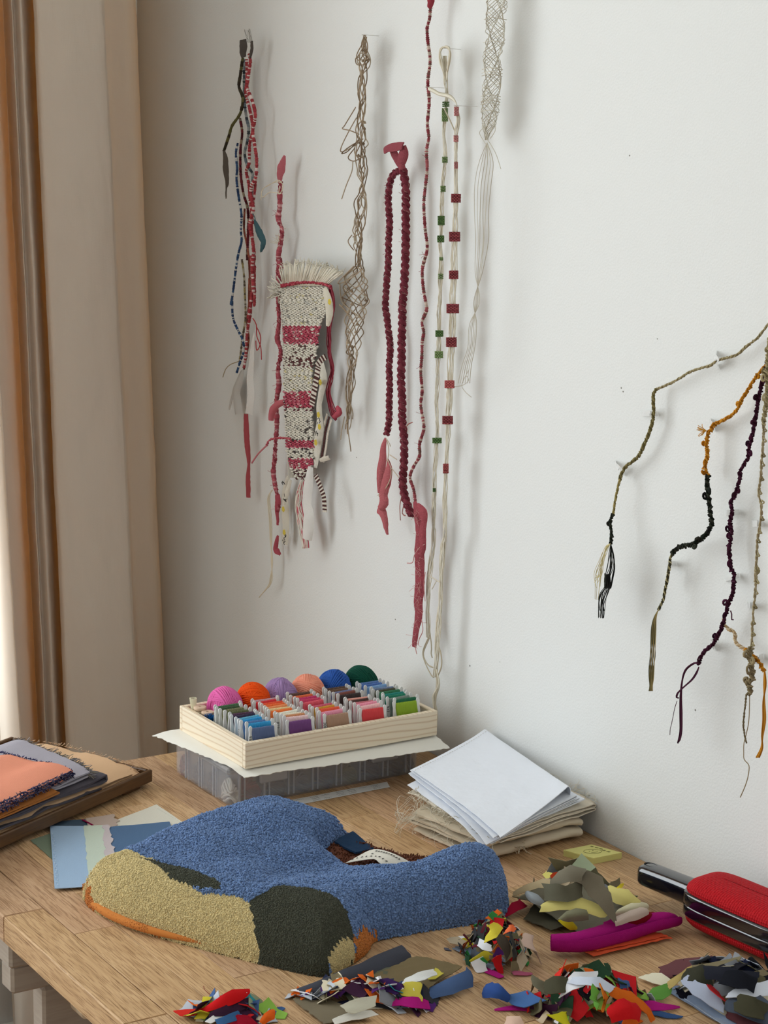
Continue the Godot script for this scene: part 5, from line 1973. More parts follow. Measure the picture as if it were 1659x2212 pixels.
	strip("sky grey rolled scrap at the left of the olive heap", rgb(158, 166, 172), [[1142, 1932, 0.026], [1156, 1942, 0.028], [1170, 1952, 0.024]], [0.010, 0.014, 0.008], [0.6, 0.9], 0.4)
	strip("orange red scrap tip behind the olive heap", rgb(206, 74, 40), [[1190, 1896, 0.048], [1200, 1890, 0.050], [1210, 1890, 0.048]], [0.006, 0.010, 0.006], [0.8, 0.8])
	strip("beige torn strip along the back left of the olive heap", rgb(178, 160, 126), [[1112, 1930, 0.020], [1150, 1915, 0.032], [1192, 1905, 0.044]], [0.014, 0.018, 0.018], [0.3, 0.5], 0.1)
	# --- steep heap of tiny offcuts
	var B := "steep heap beside the fleece"
	quadcloth("pale blue grey cloth lying under the steep heap", rgb(142, 154, 172), [[976, 2050, 0.001], [1010, 2040, 0.002], [1090, 2088, 0.003], [1062, 2100, 0.001]], 0.003, 8.0)
	strip("magenta strip under the front of the steep heap", rgb(168, 26, 116), [[1045, 2094, 0.001], [1065, 2103, 0.002], [1084, 2112, 0.001]], [0.010, 0.012, 0.008], [0.1, 0.1])
	strip("dusty pink strip flat at the right foot of the steep heap", rgb(178, 92, 122), [[1106, 2102, 0.002], [1130, 2104, 0.002], [1150, 2104, 0.001]], [0.008, 0.010, 0.004], [0.1, 0.2])
	heap(B, 1068, 2070, 0.044, 0.040, 0, 0.048, 110, ["red", "orange", "yellow", "green", "sage", "khaki", "charcoal", "black", "white", "purple", "sky blue", "olive", "rust", "olive", "dark green", "wine", "beige", "charcoal"], 0.009, 0.020, 21, 1.1)
	strip("dark taupe scrap leaning on the steep heap", rgb(76, 70, 62), [[1078, 2018, 0.042], [1090, 2040, 0.034], [1098, 2066, 0.022]], [0.012, 0.016, 0.012], [0.9, 1.0])
	strip("charcoal scrap leaning on the steep heap beside the taupe one", rgb(64, 64, 62), [[1100, 2014, 0.040], [1108, 2040, 0.034], [1112, 2068, 0.022]], [0.010, 0.016, 0.012], [0.7, 0.8])
	strip("beige scrap with pale edge leaning on the right of the steep heap", rgb(184, 172, 150), [[1122, 2032, 0.036], [1130, 2056, 0.026], [1122, 2088, 0.012]], [0.012, 0.020, 0.010], [0.6, 0.7])
	strip("blush pink scrap with frayed edge behind the steep heap", rgb(206, 180, 166), [[1128, 2026, 0.026], [1148, 2040, 0.022], [1156, 2062, 0.010]], [0.018, 0.026, 0.020], [0.3, 0.4])
	strip("lemon yellow scrap on the tip of the steep heap", rgb(222, 206, 70), [[1052, 2022, 0.046], [1066, 2010, 0.052], [1080, 2000, 0.052]], [0.018, 0.020, 0.010], [0.4, 1.0])
	strip("coral scrap on the tip of the steep heap", rgb(236, 116, 70), [[1094, 2010, 0.046], [1104, 2004, 0.050], [1112, 2010, 0.046]], [0.010, 0.012, 0.008], [0.5, 1.2])
	strip("white scrap on the left face of the steep heap", rgb(220, 222, 228), [[1034, 2036, 0.030], [1048, 2044, 0.032], [1062, 2050, 0.030]], [0.010, 0.013, 0.010], [0.6, 0.7])
	strip("tan scrap lying left of the steep heap", rgb(166, 152, 130), [[968, 2028, 0.004], [986, 2032, 0.010], [1008, 2040, 0.010]], [0.004, 0.014, 0.010], [0.2, 0.4])
	strip("tiny grey scrap alone on the wood near the fleece", rgb(96, 96, 108), [[960, 2050, 0.0006], [966, 2051, 0.0006], [972, 2052, 0.0006]], [0.005, 0.006, 0.005])
	# --- flat heap with the charcoal strip
	var C := "charcoal strip heap"
	quadcloth("khaki taupe cloth lying flat under the heap with the charcoal strip", rgb(120, 110, 90), [[632, 2162, 0.001], [668, 2144, 0.001], [800, 2200, 0.002], [700, 2215, 0.001]], 0.002, 12.0)
	quadcloth("khaki brown cloth with frayed edge at the right of the flat heap", rgb(116, 102, 74), [[800, 2112, 0.006], [900, 2072, 0.010], [1000, 2092, 0.012], [925, 2142, 0.006]], 0.004, 13.0)
	quadcloth("grey green cloth under the middle of the flat heap", rgb(94, 96, 80), [[720, 2130, 0.004], [860, 2092, 0.006], [920, 2120, 0.006], [760, 2170, 0.004]], 0.003, 14.0)
	strip("long charcoal strip of cloth lying folded beside the fleece", rgb(70, 72, 82), [[646, 2144, 0.004], [700, 2128, 0.010], [780, 2098, 0.010], [878, 2058, 0.010]], [0.012, 0.022, 0.024, 0.022], [0.35, 0.4, 0.4], 0.08, 0.0016)
	strip("second charcoal layer under the long charcoal strip", rgb(58, 60, 70), [[660, 2150, 0.002], [740, 2122, 0.003], [860, 2072, 0.004]], [0.010, 0.024, 0.022], [0.2, 0.2])
	strip("denim blue strip with a rolled end at the right of the flat heap", rgb(76, 100, 142), [[900, 2156, 0.003], [950, 2140, 0.006], [990, 2124, 0.010], [1014, 2112, 0.012], [1012, 2106, 0.006]], [0.018, 0.020, 0.022, 0.022, 0.020], [0.2, 0.3, 0.6, 0.9, 1.2], 0.1)
	strip("magenta scrap with pointed end in front of the yellow one", rgb(170, 26, 120), [[850, 2166, 0.006], [890, 2164, 0.010], [928, 2172, 0.004]], [0.012, 0.018, 0.016], [0.3, 0.4])
	strip("mustard yellow scrap lying on the flat heap", rgb(190, 176, 70), [[862, 2134, 0.012], [890, 2138, 0.014], [912, 2148, 0.012]], [0.032, 0.034, 0.026], [0.1, 0.2])
	strip("white wavy scrap lying across the khaki brown cloth", rgb(224, 226, 224), [[872, 2120, 0.014], [905, 2112, 0.018], [940, 2100, 0.018]], [0.010, 0.016, 0.012], [0.2, 0.3])
	strip("small pale yellow scrap under the white wavy one", rgb(206, 196, 84), [[925, 2110, 0.013], [940, 2106, 0.015], [950, 2098, 0.015]], [0.012, 0.014, 0.014], [0.2, 0.2])
	heap(C, 790, 2160, 0.075, 0.024, 52, 0.020, 70, ["white", "cream", "charcoal", "navy", "purple", "plum", "khaki", "orange", "denim blue", "pale grey", "turquoise", "grey", "white"], 0.014, 0.030, 31, 0.6)
	strip("dark purple scrap with torn edge on the flat heap", rgb(58, 32, 84), [[800, 2126, 0.014], [830, 2128, 0.016], [862, 2140, 0.014]], [0.020, 0.026, 0.020], [0.2, 0.3])
	strip("long white scrap at the front of the flat heap", rgb(228, 226, 218), [[720, 2208, 0.006], [760, 2196, 0.008], [810, 2188, 0.006]], [0.010, 0.013, 0.008], [0.4, 0.4])
	strip("cream scrap with raw edge at the middle of the flat heap", rgb(206, 204, 186), [[745, 2180, 0.014], [775, 2172, 0.016], [812, 2162, 0.014]], [0.014, 0.020, 0.014], [0.5, 0.5])
	# --- colourful heap at the front
	var D := "blue curl heap"
	strip("royal blue curl of cloth at the left of the colourful heap", rgb(48, 78, 140), [[1054, 2140, 0.006], [1075, 2144, 0.014], [1098, 2156, 0.008]], [0.022, 0.020, 0.012], [0.9, 0.7], 0.2)
	strip("denim blue scrap with two points at the left of the colourful heap", rgb(72, 108, 162), [[1092, 2160, 0.006], [1125, 2158, 0.010], [1160, 2168, 0.012]], [0.014, 0.030, 0.020], [0.3, 0.3])
	strip("magenta strip with a sharp tip under the colourful heap's left side", rgb(172, 28, 124), [[1068, 2182, 0.001], [1110, 2178, 0.002], [1190, 2178, 0.002]], [0.003, 0.014, 0.014], [0.1, 0.1])
	strip("magenta strip with a sharp tip on the colourful heap's right side", rgb(172, 28, 124), [[1370, 2168, 0.004], [1420, 2174, 0.006], [1468, 2176, 0.001]], [0.016, 0.016, 0.003], [0.2, 0.3])
	strip("denim scrap flat at the right foot of the colourful heap", rgb(56, 84, 130), [[1410, 2188, 0.002], [1440, 2194, 0.002], [1474, 2198, 0.001]], [0.012, 0.012, 0.004], [0.1, 0.1])
	heap(D, 1270, 2178, 0.072, 0.046, 60, 0.040, 120, ["khaki", "olive", "sage", "orange", "red", "scarlet", "charcoal", "white", "lime green", "rust", "dark green", "black", "pale grey", "beige", "khaki", "olive", "plum", "denim blue"], 0.014, 0.030, 41)
	strip("white scrap with writing like marks on top of the colourful heap", rgb(230, 232, 238), [[1220, 2132, 0.036], [1252, 2114, 0.044], [1290, 2106, 0.042]], [0.022, 0.024, 0.010], [0.4, 0.4])
	strip("pale blue white scrap bent over the top of the colourful heap", rgb(204, 212, 228), [[1232, 2118, 0.042], [1290, 2122, 0.046], [1325, 2140, 0.036]], [0.012, 0.016, 0.018], [0.4, 0.5])
	strip("bright red curled scrap at the front of the colourful heap", rgb(196, 24, 30), [[1320, 2192, 0.026], [1350, 2182, 0.032], [1376, 2188, 0.022]], [0.026, 0.030, 0.026], [0.7, 0.8], 0.15)
	strip("burnt orange leaf shaped scrap on the colourful heap", rgb(204, 112, 32), [[1296, 2126, 0.044], [1308, 2156, 0.036], [1302, 2186, 0.022]], [0.006, 0.026, 0.012], [0.8, 0.9])
	strip("orange long scrap sweeping down the right of the colourful heap", rgb(212, 104, 30), [[1322, 2140, 0.036], [1365, 2160, 0.028], [1398, 2182, 0.014], [1410, 2206, 0.004]], [0.014, 0.022, 0.016, 0.008], [0.5, 0.6, 0.9])
	strip("fresh green leaf shaped scrap on the colourful heap", rgb(110, 172, 76), [[1276, 2140, 0.042], [1288, 2156, 0.036], [1286, 2176, 0.026]], [0.016, 0.022, 0.008], [0.9, 0.9])
	strip("dark olive scrap standing on the colourful heap's left top", rgb(74, 72, 56), [[1178, 2130, 0.034], [1206, 2128, 0.038], [1232, 2132, 0.036]], [0.020, 0.028, 0.020], [0.5, 0.5])
	strip("sage taupe pointed scrap behind the colourful heap", rgb(124, 122, 104), [[1148, 2110, 0.036], [1164, 2128, 0.030], [1190, 2140, 0.024]], [0.004, 0.018, 0.020], [0.7, 0.7])
	strip("lemon yellow fringed scrap at the front of the colourful heap", rgb(206, 200, 40), [[1204, 2190, 0.022], [1222, 2200, 0.018], [1236, 2222, 0.006]], [0.024, 0.026, 0.026], [0.3, 0.3])
	strip("blush scrap at the table front beside the colourful heap", rgb(222, 190, 170), [[1090, 2214, 0.004], [1112, 2204, 0.010], [1132, 2216, 0.006]], [0.018, 0.018, 0.016], [0.6, 0.6])
	# --- grey and black heap near the wall
	var E := "grey and black heap"
	strip("mauve brown cloth lying at the back of the grey and black heap", rgb(118, 76, 80), [[1425, 2106, 0.004], [1470, 2088, 0.006], [1530, 2080, 0.008]], [0.020, 0.028, 0.024], [0.1, 0.2])
	strip("cream torn scrap left of the grey and black heap", rgb(226, 220, 196), [[1390, 2108, 0.004], [1420, 2114, 0.006], [1450, 2130, 0.004]], [0.012, 0.022, 0.014], [0.2, 0.3])
	strip("fresh green pointed scrap left of the grey and black heap", rgb(104, 160, 74), [[1384, 2158, 0.001], [1415, 2150, 0.006], [1450, 2132, 0.008]], [0.004, 0.020, 0.014], [0.3, 0.5])
	strip("straw yellow narrow strip crossing the heap edge", rgb(200, 176, 112), [[1440, 2134, 0.008], [1470, 2110, 0.014], [1500, 2090, 0.016]], [0.010, 0.011, 0.008], [0.2, 0.3])
	strip("long blue grey strip with frayed edge at the front of the heap", rgb(132, 146, 170), [[1450, 2132, 0.004], [1520, 2170, 0.004], [1600, 2214, 0.004]], [0.024, 0.030, 0.030], [0.1, 0.1])
	strip("pale blue grey strip below the long frayed one", rgb(158, 170, 190), [[1490, 2160, 0.002], [1560, 2206, 0.002], [1620, 2240, 0.002]], [0.014, 0.022, 0.024], [0.1, 0.1])
	heap(E, 1590, 2140, 0.085, 0.060, 20, 0.028, 60, ["charcoal", "black", "grey", "olive", "pale grey", "navy", "khaki", "cream", "grey", "black"], 0.020, 0.042, 51)
	strip("black denim strip across the top of the grey heap", rgb(34, 36, 46), [[1522, 2100, 0.028], [1570, 2106, 0.032], [1630, 2122, 0.028]], [0.020, 0.028, 0.028], [0.4, 0.5], 0.1)
	strip("black velvet scrap on the grey heap right of the denim", rgb(24, 26, 34), [[1560, 2112, 0.034], [1600, 2116, 0.036], [1632, 2130, 0.030]], [0.018, 0.026, 0.022], [0.5, 0.5])
	strip("dark olive scrap at the left top of the grey heap", rgb(56, 56, 44), [[1478, 2104, 0.018], [1508, 2104, 0.024], [1540, 2120, 0.020]], [0.024, 0.034, 0.030], [0.3, 0.4])
	strip("pale grey blue pointed scrap with red strip beside it", rgb(172, 180, 200), [[1478, 2114, 0.018], [1512, 2140, 0.018], [1562, 2172, 0.012]], [0.014, 0.022, 0.022], [0.3, 0.3])
	strip("red narrow scrap beside the pale grey blue one", rgb(172, 30, 36), [[1530, 2128, 0.020], [1548, 2146, 0.020], [1566, 2162, 0.016]], [0.008, 0.014, 0.010], [0.3, 0.3])
	strip("white satin scrap at the right of the grey heap", rgb(214, 220, 232), [[1570, 2152, 0.022], [1610, 2142, 0.026], [1668, 2136, 0.024]], [0.006, 0.024, 0.034], [0.3, 0.3])
	strip("moss olive patch lying on the grey heap's front", rgb(66, 64, 48), [[1590, 2162, 0.024], [1625, 2176, 0.024], [1656, 2186, 0.018]], [0.022, 0.036, 0.030], [0.3, 0.3])
	strip("dark denim cloth around the moss olive patch", rgb(76, 84, 98), [[1572, 2164, 0.018], [1630, 2180, 0.018], [1690, 2200, 0.014]], [0.030, 0.050, 0.050], [0.2, 0.2])
	strip("cream torn strip hanging over the front of the grey heap", rgb(216, 206, 180), [[1530, 2160, 0.012], [1552, 2176, 0.010], [1580, 2192, 0.005]], [0.008, 0.018, 0.012], [0.3, 0.3])
	strip("maroon cloth at the front of the grey heap", rgb(94, 52, 56), [[1570, 2184, 0.008], [1610, 2204, 0.008], [1660, 2226, 0.006]], [0.014, 0.026, 0.026], [0.2, 0.2])
	# --- red and green heap at the table front
	var Fh := "red and green heap"
	heap(Fh, 500, 2196, 0.050, 0.026, 55, 0.018, 46, ["yellow", "sage", "white", "green", "lime green", "plum", "orange", "denim blue", "cream", "turquoise", "pale grey", "red"], 0.014, 0.030, 61, 0.7)
	strip("bright red folded strip at the top of the red and green heap", rgb(200, 22, 26), [[440, 2184, 0.010], [478, 2166, 0.020], [510, 2152, 0.022], [538, 2142, 0.020]], [0.008, 0.016, 0.018, 0.006], [0.5, 0.6], 0.1)
	strip("red frayed strip at the left of the red and green heap", rgb(204, 44, 34), [[382, 2190, 0.004], [410, 2188, 0.006], [434, 2186, 0.008]], [0.010, 0.012, 0.010], [0.3, 0.3])
	strip("dark plum scrap with a pink edge under the red strip", rgb(54, 28, 48), [[452, 2194, 0.012], [490, 2182, 0.016], [536, 2168, 0.014]], [0.006, 0.018, 0.016], [0.4, 0.5])
	strip("crimson scrap at the front of the red and green heap", rgb(160, 20, 44), [[502, 2214, 0.008], [524, 2204, 0.012], [550, 2206, 0.008]], [0.016, 0.020, 0.012], [0.6, 0.6])
	strip("white strip sloping down in the red and green heap", rgb(224, 224, 222), [[448, 2210, 0.008], [470, 2198, 0.012], [500, 2188, 0.012]], [0.008, 0.012, 0.008], [0.3, 0.3])
	strip("denim scrap with yellow edge in the red and green heap", rgb(56, 96, 142), [[468, 2212, 0.010], [494, 2200, 0.014], [518, 2190, 0.014]], [0.012, 0.014, 0.010], [0.4, 0.4])
	strip("orange curled scrap at the right of the red and green heap", rgb(224, 98, 30), [[566, 2210, 0.008], [580, 2196, 0.014], [590, 2188, 0.012]], [0.008, 0.014, 0.008], [0.7, 0.9], 0.2)
	# loose threads on the wood
	for q in [[[1040, 2120], [1010, 2124], [985, 2116]], [[1470, 1985], [1462, 1978], [1448, 1990]], [[470, 2160], [444, 2140], [440, 2130]]]:
		var p := PackedVector3Array()
		for w in q:
			p.append(tp(w[0], w[1], 0.0006 + rng.randf() * 0.004))
		var mb := MB.new()
		mb.tube(smooth(p, 0.002), 0.0003, 4)
		single("loose_thread", ["tan thread end lying on the wood by the steep heap", "pale thread end lying on the wood by the magenta roll", "dark red thread standing up from the red and green heap"][used.get("loose_thread", 0)], "thread", mb, plainyarn([rgb(170, 130, 90), rgb(200, 170, 130), rgb(120, 40, 40)][used.get("loose_thread", 0) % 3]))

# ---------------------------------------------------------------- textile cords on the wall
const K1 := [420.0, 60.0]
const K2 := [460.0, 540.0]
const K3 := [700.0, 60.0]
const K4 := [780.0, 650.0]
const K5 := [840.0, 1000.0]
func px(pts: Array, off := 0.012) -> PackedVector3Array:
	return cr([0.0, 0.0], 1.0, pts, off)
func k1(pts: Array, off := 0.012) -> PackedVector3Array:
	return cr(K1, 3.685, pts, off)
func k2(pts: Array, off := 0.012) -> PackedVector3Array:
	return cr(K2, 2.911, pts, off)
func k3(pts: Array, off := 0.012) -> PackedVector3Array:
	return cr(K3, 3.457, pts, off)
func k4(pts: Array, off := 0.012) -> PackedVector3Array:
	return cr(K4, 3.88, pts, off)
func k5(pts: Array, off := 0.012) -> PackedVector3Array:
	return cr(K5, 3.814, pts, off)
func join(a: PackedVector3Array, b: PackedVector3Array) -> PackedVector3Array:
	var o := a.duplicate()
	o.append_array(b)
	return o
func nail(at: Vector3, words: String) -> void:      # at: where the cord rests on it
	var mb := MB.new()
	mb.tube(PackedVector3Array([Vector3(at.x, at.y, -0.002), Vector3(at.x, at.y + 0.001, at.z + 0.004)]), 0.00035, 6)
	mb.tube(PackedVector3Array([Vector3(at.x, at.y + 0.001, at.z + 0.004), Vector3(at.x, at.y + 0.001, at.z + 0.0047)]), 0.0010, 8)
	single("nail", words, "nail", mb, mat("pin_metal", rgb(216, 215, 210), 0.4, {"spec": 0.6}), "pins in the wall")
func hangings() -> void:
	hk = 0.62
	sat = 0.82
	bundle_cord()
	pink_cord()
	tapestry()
	brown_net()
	maroon_braid()
	bead_cord()
	cream_bands()
	pale_net()
	wall_marks()
	hk = 1.0
	sat = 1.0

func bundle_cord() -> void:
	var t := thing("wrapped_cord_bundle", "bundle of red, blue and brown wrapped cords with a taupe cloth top on the wall", "wall hanging", wp(535, 1074, 0.0), "textile hangings on the wall")
	var vm := yarn_mat()
	var mb := MB.new()
	ribbon(mb, smooth(px([[526, 86], [527, 100], [526, 113], [528, 124]], 0.016), 0.003), [0.014, 0.017, 0.015, 0.008], 0.0016, [0.5, 0.5], 0.2)
	ribbon(mb, smooth(px([[546, 90], [547, 104], [545, 116], [541, 126]], 0.015), 0.003), [0.013, 0.017, 0.016, 0.008], 0.0016, [-0.4, -0.5], 0.2)
	part(t, "cloth_top", mb, cloth(rgb(84, 76, 70)), "stiff taupe cloth petals")
	mb = MB.new()
	mb.col = lin(rgb(150, 146, 138))
	for i in 8:
		whisker(mb, wp(535 + i * 1.5, 92, 0.0224), Vector3(rng.randf_range(-0.3, 0.3), 1, 0.2), 0.018, 0.0003, 0.3, 4)
	part(t, "thread_ends", mb, vm, "", "stuff")
	var red := [rgb(164, 48, 54), rgb(172, 54, 58), rgb(152, 42, 48), rgb(160, 46, 52), rgb(218, 198, 192)]
	var add := func(called: String, p: PackedVector3Array, r: float, cols: Array, lo := 0.0012, hi := 0.0032, ridge := 0.22) -> void:
		var m := MB.new()
		wrapped(m, smooth(p, 0.006), r, cols, lo, hi, ridge)
		part(t, called, m, vm)
	add.call("olive_cord", k1([[385, 240], [365, 380], [355, 470], [385, 560], [365, 680], [300, 780], [275, 860], [235, 980]], 0.014), 0.0034, [rgb(66, 58, 42), rgb(58, 50, 38), rgb(96, 92, 52)], 0.006, 0.012, 0.05)
	mb = MB.new()
	ribbon(mb, smooth(k1([[235, 975], [250, 1040], [252, 1130], [262, 1220], [255, 1290], [252, 1360]], 0.014), 0.004), [0.004, 0.013, 0.014, 0.008, 0.002, 0.001], 0.0010, [0.3, 0.7], 0.3)
	part(t, "taupe_leaf", mb, cloth(rgb(92, 82, 72)))
	add.call("red_cord", join(k1([[435, 210], [445, 260], [430, 380], [420, 480], [460, 580], [485, 700], [465, 820], [480, 940], [495, 1050], [490, 1180], [455, 1260], [450, 1340], [470, 1430], [455, 1500], [440, 1580], [460, 1680], [470, 1780], [460, 1900], [465, 2000], [470, 2100]], 0.016), k2([[240, 40], [255, 120], [258, 180], [245, 270], [240, 330], [222, 430]], 0.014)), 0.0036, red)
	add.call("red_cord", k1([[415, 250], [418, 420], [408, 520], [440, 650], [465, 800], [440, 930], [435, 1080], [412, 1140], [432, 1240], [442, 1360], [458, 1490], [470, 1560]], 0.011), 0.0034, red)
	add.call("red_cord", join(k1([[490, 1190], [480, 1300], [465, 1420], [455, 1560], [465, 1700], [478, 1820], [462, 1980], [480, 2080], [475, 2212]], 0.013), k2([[262, 100], [258, 220], [240, 300], [236, 400], [215, 520], [208, 640], [195, 740]], 0.012)), 0.0030, red)
	add.call("grey_cord", k1([[400, 250], [395, 400], [400, 600], [415, 720], [432, 800], [422, 900], [400, 1000], [422, 1100], [462, 1165], [455, 1300], [460, 1450]], 0.009), 0.0030, [rgb(96, 108, 118), rgb(116, 126, 132), rgb(150, 154, 152), rgb(60, 66, 72)], 0.002, 0.008)
	add.call("wine_cord", join(k1([[362, 720], [380, 830], [368, 950], [365, 1060], [370, 1180], [390, 1320], [420, 1420], [430, 1530]], 0.012), k1([[425, 1700], [420, 1850]], 0.010)), 0.0030, [rgb(92, 26, 34), rgb(110, 32, 38), rgb(74, 24, 30), rgb(140, 120, 96)], 0.003, 0.010)
	add.call("blue_cord", join(k1([[345, 920], [330, 1000], [340, 1120], [335, 1200], [350, 1330], [365, 1420], [375, 1500], [370, 1620], [375, 1700], [350, 1800], [330, 1920], [310, 2080], [292, 2200]], 0.013), k2([[120, 300], [125, 420], [155, 500], [185, 560], [195, 630], [172, 700], [150, 770]], 0.011)), 0.0026, [rgb(44, 70, 112), rgb(52, 84, 128), rgb(204, 206, 204), rgb(36, 56, 96)], 0.0015, 0.004)
	add.call("rust_cord", join(k1([[400, 1440], [395, 1600], [412, 1700], [430, 1800], [440, 2000], [446, 2180]], 0.010), k2([[228, 180], [225, 330], [215, 450], [225, 560], [208, 690], [195, 750]], 0.010)), 0.0022, [rgb(140, 66, 48), rgb(158, 82, 58), rgb(110, 50, 40)], 0.004, 0.012, 0.08)
	add.call("speckled_cord", k2([[182, 60], [195, 160], [200, 260], [205, 420], [188, 540], [178, 620], [165, 720]], 0.009), 0.0024, [rgb(120, 104, 84), rgb(176, 164, 140), rgb(92, 80, 64), rgb(150, 132, 80)], 0.0012, 0.004)
	mb = MB.new()
	ribbon(mb, smooth(k1([[482, 1530], [500, 1580], [525, 1640], [552, 1700], [545, 1740], [530, 1785]], 0.022), 0.003), [0.003, 0.012, 0.016, 0.013, 0.010, 0.001], 0.0012, [0.2, 0.5], 0.2)
	part(t, "teal_leaf", mb, cloth(rgb(56, 90, 98)), "teal cloth leaf")
	mb = MB.new()
	mb.col = lin(rgb(70, 100, 106))
	mb.tube(smooth(k1([[462, 1480], [478, 1505], [484, 1535]], 0.020), 0.002), 0.0007, 5)
	mb.col = lin(rgb(176, 40, 46))
	mb.tube(smooth(k2([[250, 430], [272, 470], [275, 540], [300, 610], [305, 690]], 0.012), 0.003), 0.0007, 5)
	mb.tube(smooth(k2([[272, 480], [298, 540], [295, 600], [275, 630], [270, 570]], 0.012), 0.003), 0.0007, 5)
	mb.col = lin(rgb(170, 150, 110))
	mb.tube(smooth(k2([[165, 700], [110, 720], [80, 750], [62, 800]], 0.010), 0.003), 0.0006, 5)
	part(t, "loose_thread", mb, vm, "", "stuff")
	mb = MB.new()
	ribbon(mb, smooth(k2([[262, 520], [250, 600], [245, 700], [235, 800], [240, 920], [228, 1030]], 0.013), 0.005), [0.004, 0.013, 0.016, 0.020, 0.019, 0.018], 0.0006, [0.1, 0.5], 0.1)
	part(t, "white_strip", mb, cloth(rgb(224, 220, 214)))
	mb = MB.new()
	ribbon(mb, smooth(k2([[192, 750], [180, 800], [150, 900], [165, 1030]], 0.008), 0.005), [0.004, 0.020, 0.024, 0.020], 0.0005, [0.0, 0.4], 0.2)
	ribbon(mb, smooth(k2([[180, 760], [135, 880], [105, 1000]], 0.007), 0.005), [0.003, 0.014, 0.010], 0.0005, [0.0, -0.4], 0.2)
	part(t, "gauze_strip", mb, mat("gauze", rgb(206, 202, 196), 0.95, {"back": Color(0.7, 0.7, 0.7)}))
	mb = MB.new()
	ribbon(mb, smooth(k2([[210, 1030], [212, 1120], [216, 1220], [226, 1330], [222, 1440], [225, 1556]], 0.010), 0.004), [0.013, 0.013, 0.011, 0.005, 0.011, 0.011], 0.0008, [0.2, 0.9, 0.3], 0.25)
	part(t, "red_tail", mb, cloth(rgb(166, 56, 62)))

func pink_cord() -> void:
	var t := thing("knotted_rag_cord", "dusky pink knotted rag cord with cream threads hanging behind the woven strip", "wall hanging", wp(602, 1200, 0.0), "textile hangings on the wall")
	var pinkc := rgb(172, 66, 78)
	var vm := yarn_mat()
	var mb := MB.new()
	ribbon(mb, smooth(k1([[722, 1018], [712, 1060], [695, 1120], [682, 1180], [685, 1225]], 0.013), 0.003), [0.003, 0.013, 0.019, 0.013, 0.005], 0.0012, [0.3, 0.6], 0.2)
	part(t, "leaf_end", mb, cloth(rgb(186, 84, 94), "weave", 40.0, 0.08))
	var p := join(k1([[685, 1225], [680, 1330], [680, 1430], [668, 1520], [698, 1620], [685, 1720], [668, 1830], [690, 1920], [680, 2000], [666, 2120]], 0.013), k2([[412, 60], [428, 100], [415, 180], [410, 320], [415, 460], [405, 560], [428, 640], [410, 750], [415, 850], [400, 950], [402, 1100], [395, 1200], [390, 1300], [380, 1400], [395, 1500], [412, 1580], [408, 1640]], 0.011))
	var q := smooth(p, 0.0018)
	mb = MB.new()
	var rr := PackedFloat32Array()
	var cc := []
	for i in q.size():
		var k := absf(sin(i * 0.082 + 1.4 * noise.get_noise_1d(i * 0.9)))
		rr.append(0.0018 + 0.0024 * pow(k, 1.6) * (0.7 + 0.5 * noise.get_noise_1d(i * 2.0 + 77.0)) + 0.0003 * sin(i * 1.3))
		cc.append(vary(lin(pinkc if rng.randf() < 0.8 else rgb(206, 150, 150)), 0.25))
	mb.tube(q, rr, 8, cc)
	part(t, "knotted_cord", mb, vm)
	mb = MB.new()
	mb.col = lin(rgb(150, 46, 60))
	twist(mb, q, 0.0036, 0.0016, 0.020, [rgb(160, 54, 68), rgb(186, 90, 98), rgb(146, 44, 58)], 3, 5, 0.6)
	part(t, "twisted_strands", mb, vm)
	mb = MB.new()
	mb.col = lin(rgb(186, 80, 92))
	fuzz(mb, q, 90, 0.012, 0.00025)
	mb.col = lin(rgb(222, 208, 180))
	mb.tube(smooth(k1([[690, 1230], [640, 1230], [560, 1270], [535, 1310], [545, 1350], [600, 1310], [690, 1320]], 0.02), 0.003), 0.0006, 4)
	mb.tube(smooth(k1([[690, 1225], [660, 1215], [590, 1255], [540, 1290], [530, 1370]], 0.018), 0.003), 0.0006, 4)
	mb.tube(smooth(k1([[692, 1230], [705, 1260], [690, 1310], [670, 1320], [680, 1260]], 0.018), 0.003), 0.0007, 4)
	for e in 3:
		mb.tube(smooth(k2([[375 - e * 3, 1510], [345 + e * 6, 1560], [355 + e * 7, 1700], [360 + e * 5, 1820], [375 - e * 4, 1960], [360 + e * 7, 2060], [348 + e * 5, 2110], [290 + e * 26, 2185 - e * 30]], 0.010), 0.004), 0.0008, 4)
	for i in 12:
		whisker(mb, k1([[680, 1720]], 0.014)[0], Vector3(rng.randf_range(-1, 0.6), rng.randf_range(-0.3, 1), 0.3), 0.014, 0.0003, 0.5, 4)
	part(t, "cream_threads", mb, vm, "", "stuff")
	mb = MB.new()
	ribbon(mb, smooth(k2([[408, 1540], [412, 1580], [405, 1640], [408, 1690], [408, 1730]], 0.011), 0.003), [0.012, 0.013, 0.009, 0.004, 0.003], 0.0012, [0.3, 0.8], 0.3)
	ribbon(mb, smooth(k2([[412, 1795], [402, 1840], [396, 1880], [412, 1905], [424, 1918]], 0.010), 0.002), [0.003, 0.008, 0.009, 0.011, 0.003], 0.0012, [0.3, 0.9], 0.3)
	part(t, "rag_end", mb, cloth(rgb(168, 58, 70)))

